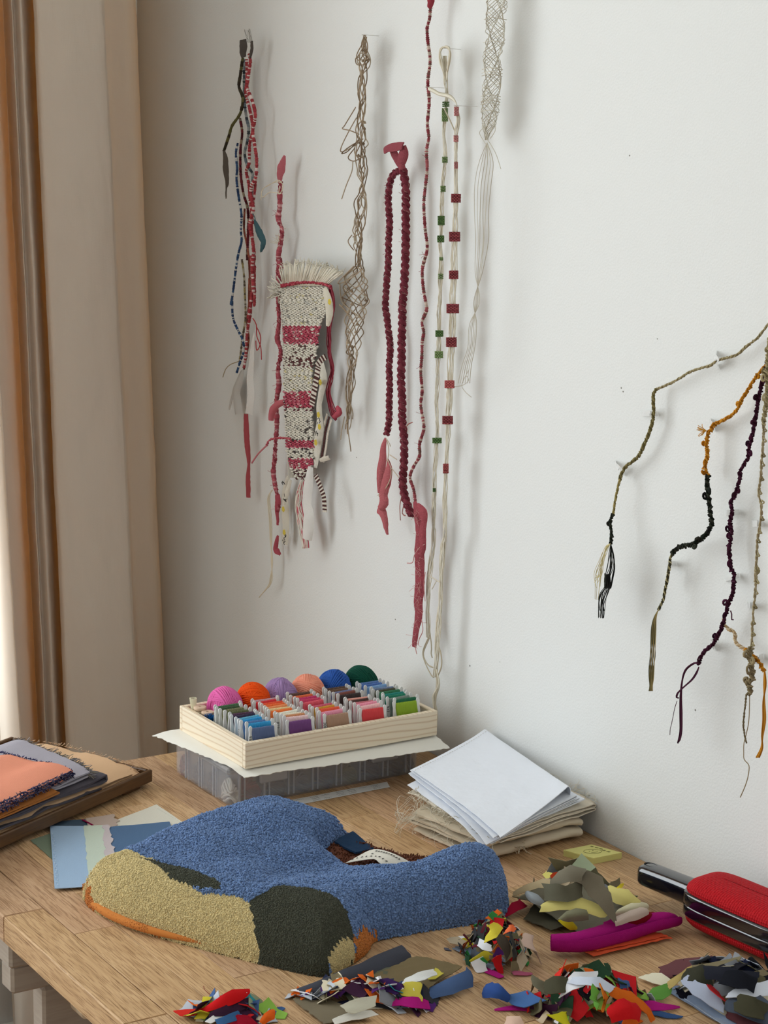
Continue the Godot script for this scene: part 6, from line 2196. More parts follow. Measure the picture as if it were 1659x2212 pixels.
func woven(mb: MB, l0: Array, l1: Array, y0: float, y1: float, pal: Array, wts: Array, off: float) -> void:
	# rows of weft over warps between pixel heights; l0/l1 give left and right edges at a pixel height
	var edge := func(e: Array, y: float) -> float:
		for i in e.size() - 1:
			if y <= e[i + 1][0]:
				return lerpf(e[i][1], e[i + 1][1], clampf((y - e[i][0]) / (e[i + 1][0] - e[i][0]), 0.0, 1.0))
		return e[-1][1]
	var y := y0
	var row := 0
	while y < y1:
		var a: float = edge.call(l0, y) + rng.randf_range(-2.5, 1.5)
		var b: float = edge.call(l1, y) + rng.randf_range(-1.5, 2.5)
		var n := int((b - a) / 1.4)
		var q := PackedVector3Array()
		var cc := []
		var run := 0
		var cur := Color.WHITE
		for i in n:
			var x := lerpf(a, b, float(i) / (n - 1))
			var w := sin((x - a) / 4.6 * PI + row * PI)
			q.append(wp(x, y + 1.4 * w + 0.8 * noise.get_noise_2d(x * 2.0, row * 40.0), off + 0.0012 * w))
			if run <= 0:
				run = rng.randi_range(2, 4)
				var pick := rng.randf()
				var acc := 0.0
				for k in pal.size():
					acc += wts[k]
					if pick <= acc:
						cur = vary(lin(pal[k]), 0.10)
						break
			run -= 1
			cc.append(cur)
		mb.tube(q, 0.00115, 5, cc)
		y += 2.7
		row += 1

func tapestry() -> void:
	var t := thing("woven_strip", "narrow cream and pink handwoven rag strip with fringe and loose tails on the wall", "wall hanging", wp(650, 1190, 0.0), "textile hangings on the wall")
	var vm := yarn_mat()
	var cream := rgb(226, 220, 204)
	var pink := rgb(186, 62, 84)
	var l0 := [[610, 606], [650, 606], [690, 612], [750, 614], [850, 614], [950, 618], [1000, 624], [1035, 640]]
	var l1 := [[610, 706], [650, 706], [680, 700], [700, 692], [720, 688], [760, 684], [800, 674], [850, 674], [900, 674], [950, 676], [1000, 676], [1035, 660]]
	var off := 0.0256
	var spk := [cream, rgb(140, 136, 128), rgb(212, 198, 140), rgb(198, 196, 188)]
	var bands := [["cream_band", 622, 704, spk, [0.86, 0.03, 0.04, 0.07]], ["pink_band", 704, 742, [pink, rgb(206, 120, 132), cream], [0.72, 0.2, 0.08]], ["cream_band", 742, 772, [cream, rgb(90, 50, 52)], [0.9, 0.1]], ["striped_band", 772, 792, [cream, rgb(104, 56, 58)], [0.5, 0.5]], ["cream_band", 792, 846, spk, [0.84, 0.04, 0.05, 0.07]], ["pink_band", 846, 880, [pink, rgb(206, 120, 132), cream], [0.78, 0.14, 0.08]], ["striped_band", 880, 888, [cream, rgb(96, 44, 50)], [0.5, 0.5]], ["cream_band", 888, 952, [cream, rgb(196, 190, 180), rgb(84, 76, 72)], [0.82, 0.12, 0.06]], ["pink_band", 952, 968, [pink, rgb(206, 120, 132)], [0.8, 0.2]], ["cream_band", 968, 990, [cream, rgb(70, 60, 62)], [0.86, 0.14]], ["pink_band", 990, 1012, [pink, rgb(206, 120, 132), cream], [0.7, 0.15, 0.15]], ["striped_band", 1012, 1034, [cream, rgb(84, 40, 48)], [0.6, 0.4]]]
	for b in bands:
		var mb := MB.new()
		woven(mb, l0, l1, b[1], b[2], b[3], b[4], off)
		part(t, b[0], mb, vm)
	# backing warps
	var mb := MB.new()
	mb.col = lin(rgb(214, 208, 194))
	for k in 18:
		var u := k / 17.0
		var p := PackedVector3Array()
		for i in 9:
			var y := 612.0 + i * 52.5
			var a := lerpf(606, 624, i / 8.0)
			var b := lerpf(706, 664, clampf(i / 3.0, 0.0, 1.0))
			p.append(wp(lerpf(a, b, u), y, off - 0.0022))
		mb.tube(p, 0.0012, 4)
	part(t, "warp_threads", mb, vm, "", "stuff")
	# fringe along the top, fanning out
	mb = MB.new()
	for k in 66:
		var u := k / 65.0
		mb.col = vary(lin(rgb(222, 214, 194)), 0.12)
		var x0 := lerpf(612, 706, u)
		var tip := Vector2(lerpf(604, 742, u) + rng.randf_range(-3, 3), 568 + 22.0 * pow(absf(u - 0.40) * 1.7, 2.0) + rng.randf_range(-4, 4))
		mb.tube(smooth(PackedVector3Array([wp(x0, 617, off), wp(lerpf(x0, tip.x, 0.5), lerpf(617, tip.y, 0.55), off + 0.010), wp(tip.x, tip.y, off + 0.008)]), 0.004), 0.0010, 4)
		for e in 2:
			whisker(mb, wp(tip.x, tip.y, off + 0.008), Vector3(rng.randf_range(-1, 1), rng.randf_range(-0.4, 1), rng.randf_range(-0.3, 0.6)), 0.006, 0.0005, 0.6, 3)
	for i in 34:
		mb.col = vary(lin(rgb(226, 220, 204)), 0.1)
		whisker(mb, wp(604 + rng.randf_range(-4, 8), 622 + rng.randf_range(-8, 14), off + 0.002), Vector3(-1, rng.randf_range(-1.2, 0.8), 0.5), 0.016, 0.0009, 0.6, 4)
	part(t, "fringe", mb, vm, "", "stuff")
	# red rolled edge
	mb = MB.new()
	twist(mb, smooth(px([[608, 618], [640, 611], [672, 609], [704, 614], [716, 622]], 0.0185), 0.0025), 0.0026, 0.0022, 0.008, [rgb(166, 40, 58), rgb(190, 66, 80), rgb(150, 32, 50)], 3, 6, 0.3)
	part(t, "red_edge", mb, vm)
	mb = MB.new()
	strands(mb, smooth(px([[714, 620], [718, 660], [712, 700], [712, 760], [718, 800], [710, 850], [720, 890], [728, 900]], 0.0130), 0.005), even(40, [0.006, 0.008, 0.006, 0.005, 0.006, 0.009, 0.010]), 12, 0.0012, 0.003, [rgb(140, 34, 50), rgb(168, 58, 72), rgb(118, 26, 42)])
	part(t, "red_strands", mb, vm, "", "stuff")
	# cream flap with yellow flowers on the right
	var flap := func(called: String, pts: Array, w: Array, col: Color, o: float, turns: Array, belly := 0.15) -> void:
		var m := MB.new()
		ribbon(m, smooth(px(pts, o), 0.004), w, 0.0008, turns, belly)
		part(t, called, m, cloth(col))
	flap.call("cream_flap", [[702, 622], [710, 650], [712, 680], [708, 704]], [0.008, 0.018, 0.017, 0.006], rgb(218, 210, 190), 0.024, [0.4, 0.5])
	flap.call("cream_flap", [[694, 786], [700, 820], [694, 850], [690, 880], [692, 920], [686, 960], [682, 1010]], [0.018, 0.018, 0.012, 0.012, 0.022, 0.020, 0.008], rgb(222, 216, 200), 0.014, [0.2, 0.5, 0.2])
	flap.call("printed_flap", [[624, 1028], [616, 1070], [618, 1110], [618, 1150], [616, 1175]], [0.008, 0.018, 0.022, 0.020, 0.018], rgb(216, 208, 190), 0.008, [0.2, 0.2])
	flap.call("white_tail", [[672, 1008], [668, 1040], [664, 1080], [668, 1120], [664, 1165]], [0.010, 0.024, 0.026, 0.028, 0.020], rgb(228, 224, 218), 0.018, [0.5, 0.2, 0.6])
	flap.call("cream_tail", [[628, 1036], [622, 1060], [614, 1090]], [0.006, 0.010, 0.004], rgb(222, 214, 196), 0.012, [0.4, 0.8])
	# striped ribbons: alternating pieces of brown and cream cloth
	var striped := func(pts: Array, w: float, n: int, o: float, across: bool) -> void:
		var c := smooth(px(pts, o), 0.0012)
		if across:
			var m := [MB.new(), MB.new()]
			for k in n:
				var a := int(float(k) / n * (c.size() - 1))
				var b := int(float(k + 1) / n * (c.size() - 1)) + 1
				if b - a >= 2:
					ribbon(m[k % 2], c.slice(a, b), [w, w], 0.0008, [0.3, 0.3])
			part(t, "brown_stripes", m[0], cloth(rgb(82, 46, 44)))
			part(t, "cream_stripes", m[1], cloth(rgb(216, 206, 190)))
		else:
			for s in [[-0.34, 0.3, 0], [0.0, 0.3, 1], [0.34, 0.3, 0]]:
				var d := PackedVector3Array()
				for i in c.size():
					var f = frame(c, i)
					d.append(c[i] + f[1] * w * s[0])
				var m := MB.new()
				ribbon(m, d, [w * s[1], w * s[1]], 0.0008)
				part(t, "brown_stripes" if s[2] == 1 else "cream_stripes", m, cloth(rgb(82, 46, 44)) if s[2] == 1 else cloth(rgb(216, 206, 190)))
	striped.call([[688, 792], [682, 830], [674, 875]], 0.0135, 20, 0.024, true)
	striped.call([[704, 770], [694, 778], [684, 792]], 0.012, 9, 0.022, true)
	striped.call([[682, 1026], [692, 1050], [700, 1075], [702, 1106]], 0.011, 22, 0.020, true)
	striped.call([[712, 900], [704, 930], [700, 960], [694, 994]], 0.018, 2, 0.012, false)
	flap.call("cream_flap", [[712, 988], [704, 990], [692, 994]], [0.008, 0.010, 0.006], rgb(214, 204, 186), 0.014, [0.4, 0.2])
	# pink ends
	flap.call("pink_end", [[614, 868], [600, 874], [588, 890], [586, 908]], [0.010, 0.013, 0.016, 0.010], rgb(190, 82, 92), 0.018, [0.3, 0.6], 0.3)
	flap.call("pink_end", [[728, 880], [734, 890], [722, 900]], [0.008, 0.012, 0.008], rgb(180, 60, 76), 0.016, [0.3, 0.9], 0.3)
	mb = MB.new()
	twist(mb, smooth(px([[628, 948], [604, 946], [584, 950], [576, 962]], 0.020), 0.0025), 0.0016, 0.0016, 0.012, [rgb(180, 58, 74), rgb(200, 90, 100)], 2, 5, 0.3)
	mb.col = lin(rgb(206, 110, 118))
	mb.tube(smooth(px([[576, 962], [558, 980], [544, 1000]], 0.016), 0.004), 0.0012, 5)
	strands(mb, smooth(px([[656, 1036], [648, 1060], [644, 1090], [650, 1120], [656, 1150], [660, 1184]], 0.016), 0.005), even(34, [0.004, 0.012, 0.016, 0.014, 0.008, 0.003]), 14, 0.0016, 0.004, [rgb(190, 64, 78), cream, rgb(206, 100, 108), cream])
	part(t, "pink_strands", mb, vm, "", "stuff")
	# yellow flowers and dark sprigs printed on the cream cloth
	mb = MB.new()
	for q in [[712, 652, 0.0265], [692, 826, 0.0175], [688, 896, 0.0172], [690, 922, 0.018], [682, 956, 0.0175], [612, 1100, 0.0125], [614, 1150, 0.0125]]:
		var c := wp(q[0], q[1], q[2] * 1.6 + 0.0006)
		for k in 5:
			var a := TAU * k / 5.0
			mb.lathe(Transform3D(Basis(Vector3.RIGHT, PI / 2.0), c + Vector3(cos(a), sin(a), 0) * 0.0022), [[0.0, 0.0004], [0.0018, 0.0003], [0.0020, 0.0]], 8)
	part(t, "yellow_print", mb, plainyarn(rgb(206, 184, 78)), "", "stuff")
	mb = MB.new()
	for q in [[612, 1040, 0.0125], [614, 1075, 0.0130], [616, 1162, 0.0125], [612, 1168, 0.0125], [684, 940, 0.018], [688, 910, 0.018], [668, 946, 0.021]]:
		var c := wp(q[0], q[1], q[2] * 1.6 + 0.0006)
		for k in 5:
			var d := Vector3(rng.randf_range(-1, 1), rng.randf_range(-1, 1), 0).normalized() * 0.004
			var o := Vector3(rng.randf_range(-1, 1), rng.randf_range(-1, 1), 0) * 0.004
			mb.tube(PackedVector3Array([c + o - d * 0.5, c + o + d * 0.5]), 0.0005, 4)
	part(t, "dark_print", mb, plainyarn(rgb(48, 46, 44)), "", "stuff")

func brown_net() -> void:
	var t := thing("knotted_net", "tan linen cord bundle knotted into an open net hanging from a nail", "wall hanging", wp(752, 970, 0.0), "textile hangings on the wall")
	nail(wp(789, 77, 0.019), "small nail holding the tan knotted net")
	var env := [[80, 786, 792], [112, 776, 796], [128, 770, 797], [160, 772, 790], [250, 770, 788], [290, 766, 790], [330, 764, 792], [400, 770, 789], [470, 768, 790], [505, 764, 784], [540, 766, 786], [575, 764, 784], [600, 746, 790], [640, 744, 792], [690, 748, 784], [740, 750, 776], [800, 750, 768], [860, 750, 762], [920, 744, 758]]
	var at := func(y: float, u: float) -> float:
		for i in env.size() - 1:
			if y <= env[i + 1][0]:
				var f := clampf((y - env[i][0]) / (env[i + 1][0] - env[i][0]), 0.0, 1.0)
				return lerpf(lerpf(env[i][1], env[i + 1][1], f), lerpf(env[i][2], env[i + 1][2], f), u)
		return lerpf(env[-1][1], env[-1][2], u)
	var cols := [rgb(156, 132, 104), rgb(172, 150, 122), rgb(138, 114, 88), rgb(182, 164, 138)]
	var mb := MB.new()
	for k in 9:
		var p := PackedVector3Array()
		var y := 80.0
		while y < 900.0 + (k % 5) * 12.0:
			var u := 0.5 + 1.15 * noise.get_noise_2d(y * 0.16 + k * 19.0, k * 71.0) + 0.12 * sin(k * 2.4)
			if y > 575.0 and y < 770.0:
				u = 0.5 + 0.62 * asin(sin((y - 575.0) * (0.034 + 0.005 * (k % 4)) + k * 1.3)) / (PI * 0.5) + 0.25 * noise.get_noise_2d(y * 0.4, k * 33.0)
			p.append(wp(at.call(y, clampf(u, -0.2, 1.2)), y, 0.019 + 0.009 * noise.get_noise_2d(y * 0.6, k * 50.0) + 0.004 * (k % 3)))
			y += 11.0
		mb.col = vary(lin(cols[k % 4]), 0.1)
		mb.tube(smooth(p, 0.003), 0.0007, 5)
	part(t, "cords", mb, yarn_mat())
	mb = MB.new()
	mb.col = lin(cols[0])
	for q in [[[790, 76], [786, 100], [782, 122]], [[788, 76], [794, 100], [790, 124]], [[786, 76], [784, 96], [790, 118]], [[775, 120], [768, 128], [772, 140], [790, 138], [798, 128], [786, 118]], [[772, 122], [784, 130], [796, 124], [788, 114], [776, 116]], [[768, 232], [745, 270], [740, 278], [756, 282], [776, 290]], [[770, 254], [750, 290], [737, 318], [738, 328], [760, 318], [784, 300]], [[776, 300], [752, 326], [738, 332], [748, 322], [766, 310]], [[766, 320], [752, 340], [764, 348], [782, 340]], [[762, 350], [760, 370], [748, 400], [738, 430]], [[787, 410], [792, 440], [790, 470], [782, 500], [762, 512]], [[760, 508], [752, 520], [756, 530], [764, 540]], [[764, 575], [732, 608], [736, 612], [760, 600], [784, 580]], [[734, 612], [738, 650], [756, 668], [782, 690]], [[786, 590], [784, 612], [760, 625], [740, 640]], [[790, 625], [794, 650], [780, 660], [756, 650], [738, 642]], [[744, 900], [738, 930], [736, 950]], [[752, 900], [752, 930], [756, 960], [758, 975]], [[733, 658], [746, 672], [764, 700]]]:
		mb.col = vary(lin(cols[rng.randi() % 4]), 0.12)
		var jit := []
		for w in q:
			jit.append([w[0], w[1], 0.016 + rng.randf_range(-0.004, 0.008)])
		mb.tube(smooth(px(jit), 0.003), 0.0007, 5)
	part(t, "loops", mb, yarn_mat(), "", "stuff")
	mb = MB.new()
	for i in 26:
		var y: float = [124.0, 270.0, 300.0, 330.0, 620.0, 650.0, 680.0, 710.0, 740.0][i % 9] + rng.randf_range(-10, 10)
		var c := wp(at.call(y, rng.randf()), y, 0.024)
		mb.col = vary(lin(cols[i % 4]), 0.12)
		var q := PackedVector3Array()
		for k in 8:
			var a := TAU * k / 7.0
			q.append(c + Vector3(cos(a) * 0.0016, sin(a) * 0.0012, 0.0008 * sin(a * 2.0)))
		mb.tube(q, 0.0010, 4)
	part(t, "knots", mb, yarn_mat(), "", "stuff")

func maroon_braid() -> void:
	var t := thing("maroon_plait", "thick maroon plaited cord folded over with a cloth tab top and red tail", "wall hanging", wp(860, 1120, 0.0), "textile hangings on the wall")
	var cols := [rgb(118, 40, 52), rgb(108, 34, 46), rgb(128, 48, 60)]
	var mb := MB.new()
	ribbon(mb, smooth(px([[832, 326], [840, 321], [856, 318], [872, 316]], 0.022), 0.003), [0.012, 0.015, 0.016, 0.014], 0.0016, [0.2, 0.4], 0.1)
	ribbon(mb, smooth(px([[872, 318], [874, 328], [872, 340], [868, 352], [870, 366]], 0.020), 0.003), [0.014, 0.020, 0.018, 0.014, 0.010], 0.0018, [0.2, 0.6], 0.25)
	ribbon(mb, smooth(px([[846, 322], [856, 336], [864, 350], [872, 362]], 0.016), 0.003), [0.008, 0.020, 0.018, 0.010], 0.0018, [-0.3, 0.2], 0.25)
	part(t, "cloth_tab", mb, cloth(rgb(150, 60, 70), "weave", 40.0, 0.08), "folded dusky red cloth tab")
	var lp := join(k3([[590, 1060], [560, 1068], [520, 1092], [490, 1170], [480, 1300], [490, 1450], [482, 1600], [480, 1750], [468, 1900], [458, 2080]], 0.014), k4([[212, 100], [230, 250], [245, 400], [235, 550], [240, 700], [236, 850], [234, 1000], [214, 1120]], 0.013))
	var rp := join(k3([[590, 1050], [596, 1100], [610, 1200], [610, 1400], [610, 1600], [604, 1800], [592, 2000]], 0.016), k4([[346, 20], [345, 150], [340, 350], [340, 500], [335, 650], [345, 850], [345, 1000], [360, 1150], [360, 1350], [350, 1500], [362, 1620], [400, 1740], [425, 1800]], 0.015))
	for e in 2:
		var c := smooth(lp if e == 0 else rp, 0.0016)
		mb = MB.new()
		braid(mb, c, 0.0030 if e == 0 else 0.0036, 0.0036 if e == 0 else 0.0043, 0.034 if e == 0 else 0.038, cols, 7)
		# thin paler threads that run with the plait
		twist(mb, c, 0.0062 if e == 0 else 0.0070, 0.0006, 0.012, [rgb(150, 82, 86), rgb(140, 66, 74), rgb(98, 30, 42), rgb(176, 124, 120)], 4, 4, 0.5)
		mb.col = lin(rgb(170, 80, 88))
		fuzz(mb, c, 60, 0.010, 0.00025)
		part(t, "plait", mb, yarn_mat())
	mb = MB.new()
	ribbon(mb, smooth(k4([[210, 1150], [190, 1230], [185, 1320], [170, 1420], [160, 1520], [160, 1610]], 0.014), 0.004), [0.004, 0.012, 0.016, 0.018, 0.012, 0.008], 0.0009, [0.3, 0.6], 0.2)
	ribbon(mb, smooth(k4([[225, 1330], [238, 1400], [215, 1520], [190, 1620], [195, 1690], [160, 1740]], 0.020), 0.004), [0.004, 0.018, 0.022, 0.018, 0.020, 0.010], 0.0009, [0.2, 0.5], 0.2)
	ribbon(mb, smooth(k4([[150, 1750], [180, 1770], [200, 1830], [210, 1900], [222, 1960]], 0.018), 0.004), [0.014, 0.016, 0.012, 0.008, 0.002], 0.0009, [0.5, 0.9], 0.2)
	part(t, "red_tail", mb, cloth(rgb(184, 84, 90), "weave", 34.0, 0.08))
	mb = MB.new()
	mb.col = lin(rgb(206, 186, 160))
	for q in [[[212, 1150], [232, 1250], [222, 1330], [190, 1500], [150, 1640]], [[222, 1330], [250, 1400], [248, 1480], [200, 1580], [140, 1630]], [[215, 1160], [240, 1200], [245, 1220]], [[240, 1290], [300, 1330]], [[255, 1400], [315, 1480]]]:
		mb.tube(smooth(k4(q, 0.021), 0.004), 0.0006, 4)
	mb.col = lin(rgb(170, 96, 84))
	for q in [[[340, 1640], [325, 1720], [330, 1840]], [[360, 1700], [345, 1780], [370, 1800]], [[380, 1050], [400, 1030], [430, 1018]]]:
		mb.tube(smooth(k4(q, 0.016), 0.004), 0.0007, 4)
	part(t, "loose_thread", mb, yarn_mat(), "", "stuff")

func bead_cord() -> void:
	var t := thing("bound_red_cord", "long thin cord bound in red and cream thread ending in a gauzy red cloth tail", "wall hanging", wp(900, 1400, 0.0), "textile hangings on the wall")
	var p := join(px([[936, -60], [932, -20], [930, 6], [928, 40]], 0.013), join(k3([[770, 0], [775, 100], [792, 250], [775, 400], [785, 550], [772, 720], [782, 820], [765, 920], [770, 1050], [755, 1200], [745, 1320], [755, 1500], [770, 1650], [735, 1800], [742, 1950], [765, 2080]], 0.013), k4([[545, 90], [510, 180], [525, 260], [512, 350], [510, 450], [500, 600], [512, 750], [500, 870], [520, 1000], [525, 1080], [490, 1200], [490, 1300], [440, 1390], [410, 1480], [440, 1580], [455, 1680]], 0.013)))
	var mb := MB.new()
	wrapped(mb, smooth(p, 0.006), 0.0031, [rgb(140, 52, 60), rgb(128, 44, 52), rgb(156, 72, 76), rgb(196, 172, 156), rgb(120, 76, 70)], 0.0012, 0.0032, 0.22)
	fuzz(mb, smooth(p, 0.01), 20, 0.010, 0.00025)
	part(t, "bound_cord", mb, yarn_mat())
	mb = MB.new()
	ribbon(mb, smooth(px([[930, -20], [932, 2], [928, 16]], 0.016), 0.003), [0.006, 0.014, 0.006], 0.0012, [0.3, 0.6], 0.3)
	part(t, "knot", mb, cloth(rgb(150, 40, 52)))
	mb = MB.new()
	ribbon(mb, smooth(k5([[215, 320], [238, 400], [250, 500], [262, 600], [255, 720], [258, 850], [258, 1000], [245, 1150], [250, 1250], [228, 1380], [210, 1515]], 0.016), 0.004), [0.006, 0.022, 0.022, 0.020, 0.022, 0.023, 0.022, 0.019, 0.018, 0.013, 0.008], 0.0009, [0.3, 0.1, 0.5, 0.2, 0.4, 0.1, 0.5], 0.15)
	ribbon(mb, smooth(k5([[240, 340], [285, 410], [292, 470], [280, 580], [285, 680], [270, 760]], 0.020), 0.004), [0.004, 0.018, 0.014, 0.016, 0.012, 0.008], 0.0009, [0.6, 0.2, 0.7], 0.2)
	part(t, "red_tail", mb, cloth(rgb(164, 62, 72), "weave", 34.0, 0.10), "gauzy red cloth tail")
	mb = MB.new()
	mb.col = lin(rgb(206, 140, 136))
	for q in [[[295, 670], [250, 700], [210, 760], [195, 820], [150, 825]], [[270, 1290], [280, 1380], [250, 1450], [240, 1500]], [[215, 1500], [222, 1540], [230, 1575]], [[300, 900], [290, 1000], [298, 1140]]]:
		mb.tube(smooth(k5(q, 0.021), 0.004), 0.0006, 4)
	fuzz(mb, smooth(k5([[230, 380], [258, 850], [245, 1150], [215, 1480]], 0.018), 0.004), 70, 0.014, 0.00025)
	part(t, "frayed_threads", mb, yarn_mat(), "", "stuff")

func cream_bands() -> void:
	var cols := [rgb(214, 204, 180), rgb(222, 214, 192), rgb(198, 184, 156), rgb(228, 222, 206)]
	# green-blocked
	var t := thing("banded_cream_strands", "cream thread strands with woven green blocks hanging from a pin", "wall hanging", wp(935, 1480, 0.0), "textile hangings on the wall")
	nail(wp(960, 106, 0.022), "pin through the loop of the green blocked strands")
	nail(wp(988, 230, 0.027), "pin at the knot of the red blocked strands")
	nail(wp(926, 190, 0.025), "pin where the cream tie crosses the bound red cord")
	var c := join(k3([[905, 210], [905, 350], [915, 480], [910, 600], [895, 800], [905, 950], [890, 1150], [880, 1300], [875, 1450], [870, 1600], [875, 1720], [870, 1900], [862, 2080]], 0.014), join(k4([[655, 150], [655, 270], [650, 450], [640, 650], [635, 800], [635, 900], [640, 1050], [635, 1170], [630, 1300], [618, 1420], [614, 1600], [610, 1750], [608, 1900]], 0.013), k5([[368, 520], [365, 680], [345, 850], [330, 1000], [322, 1150], [322, 1300], [325, 1440]], 0.012)))
	var s := smooth(c, 0.006)
	var mb := MB.new()
	strands(mb, s, even(s.size(), [0.006, 0.003, 0.004, 0.0045, 0.005, 0.006, 0.006, 0.005, 0.006, 0.006, 0.005, 0.006, 0.004, 0.005, 0.007, 0.006, 0.006]), 9, 0.0010, 0.0035, cols)
	for k in 7:
		mb.col = vary(lin(cols[k % 4]), 0.1)
		var w := k / 6.0
		mb.tube(smooth(k3([[905, 350 + k * 14], [865 + w * 18, 260], [862 + w * 8, 180], [880 + w * 20, 148 - w * 8], [920 + w * 14, 152 - w * 6], [945 - w * 8, 190], [938 - w * 12, 260], [915, 340 + k * 10]], 0.014 + 0.003 * (k % 3)), 0.003), 0.0009, 4)
	for q in [[[325, 1440], [280, 1555], [300, 1650], [350, 1750], [372, 1765]], [[335, 1440], [285, 1570], [320, 1660], [380, 1690]], [[325, 1300], [350, 1500], [348, 1570], [358, 1605]]]:
		mb.tube(smooth(k5(q, 0.012), 0.004), 0.0009, 4)
	mb.tube(smooth(k3([[895, 600], [940, 690], [975, 770]], 0.018), 0.004), 0.0008, 4)
	part(t, "strands", mb, yarn_mat())
	var block := func(parent, called: String, pxc: float, y0: float, y1: float, w: float, col: Color, o: float) -> void:
		var m := MB.new()
		var rows := maxi(3, int((y1 - y0) / 2.6))
		for r in rows:
			var y := lerpf(y0 + 1.0, y1 - 1.0, float(r) / (rows - 1))
			for e in 2:
				var q := PackedVector3Array()
				for i in 13:
					var u := i / 12.0
					q.append(wp(pxc + (u - 0.5) * w, y + 0.5 * noise.get_noise_2d(u * 60.0, y), o * 1.6 + (0.0014 if e == 0 else -0.0012) + 0.0010 * sin(u * PI * 6.0 + r * PI) * (1 if e == 0 else -1)))
				m.col = vary(lin(col), 0.14)
				m.tube(q, 0.0009, 5)
		part(parent, called, m, yarn_mat())
	for g in [[963, 220, 230, 13, 0], [961, 234, 262, 11, 1], [961, 339, 351, 10, 1], [957, 402, 414, 9, 1], [953, 467, 486, 13, 0], [952, 509, 523, 13, 0], [953, 556, 562, 6, 1], [952, 592, 602, 9, 1], [949, 714, 727, 15, 0], [948, 759, 773, 16, 1], [944, 946, 957, 18, 0], [938, 1055, 1062, 4, 0]]:
		block.call(t, "green_block", g[0], g[1], g[2], g[3], [rgb(86, 118, 62), rgb(126, 150, 92)][g[4]], 0.0145)
	# red-blocked
	t = thing("banded_cream_strands", "cream thread strands with woven brick red blocks reaching down behind the pine box", "wall hanging", wp(940, 1540, 0.0), "textile hangings on the wall")
	c = join(k3([[985, 590], [1002, 680], [985, 800], [985, 900], [985, 1050], [985, 1200], [984, 1280], [980, 1400], [978, 1560], [970, 1700], [968, 1840], [962, 2000]], 0.018), join(k4([[768, 70], [765, 200], [760, 345], [750, 500], [745, 700], [740, 850], [730, 1000], [725, 1150], [720, 1300], [712, 1400], [705, 1600], [705, 1800], [700, 2000]], 0.018), k5([[452, 650], [430, 950], [425, 1150], [410, 1350], [398, 1500], [392, 1640], [378, 1760]], 0.016)))
	s = smooth(c, 0.006)
	mb = MB.new()
	strands(mb, s, even(s.size(), [0.003, 0.004, 0.004, 0.006, 0.009, 0.010, 0.0105, 0.0105, 0.010, 0.009, 0.009, 0.005, 0.006, 0.007, 0.005, 0.007, 0.005, 0.008, 0.008, 0.006]), 9, 0.0010, 0.0028, cols)
	for k in 7:
		var p := k5([[375 + k * 3, 1700], [405 + 12 * sin(k * 1.8), 1820], [375 + 14 * sin(k * 1.1), 1930], [385 + 12 * cos(k * 1.7), 2050], [378 + 16 * cos(k * 1.2), 2160], [372 + 10 * sin(k), 2280]], 0.013 + 0.002 * (k % 3))
		mb.col = vary(lin(cols[k % 4]), 0.1)
		mb.tube(smooth(p, 0.004), 0.0010, 4)
	for q in [[[400, 1480], [430, 1580], [432, 1680], [395, 1770]], [[395, 1480], [405, 1600], [385, 1720]]]:
		mb.tube(smooth(k5(q, 0.016), 0.004), 0.0010, 4)
	for k in 5:
		mb.col = vary(lin(cols[k % 4]), 0.1)
		mb.tube(smooth(k3([[780, 448 + k * 3], [820, 462 + k * 5], [860, 486 + k * 4], [920, 496 + k * 5], [960, 520 + k * 4], [985, 560], [990, 592]], 0.016 + 0.002 * (k % 2)), 0.003), 0.0010, 4)
	mb.tube(smooth(k5([[340, 935], [390, 965], [420, 985]], 0.018), 0.003), 0.0007, 4)
	mb.tube(smooth(k5([[390, 975], [355, 1040]], 0.018), 0.003), 0.0007, 4)
	part(t, "strands", mb, yarn_mat())
	for g in [[986, 231, 250, 8, 1], [985, 293, 306, 8, 1], [985, 350, 364, 6, 1], [985, 419, 437, 19, 0], [982, 501, 521, 22, 0], [980, 585, 602, 18, 0], [978, 657, 676, 25, 0], [975, 729, 749, 21, 0], [971, 822, 838, 19, 2], [967, 899, 916, 21, 0], [963, 1002, 1022, 10, 2]]:
		block.call(t, "red_block", g[0], g[1], g[2], g[3], [rgb(136, 52, 56), rgb(206, 132, 128), rgb(172, 74, 72)][g[4]], 0.0185)

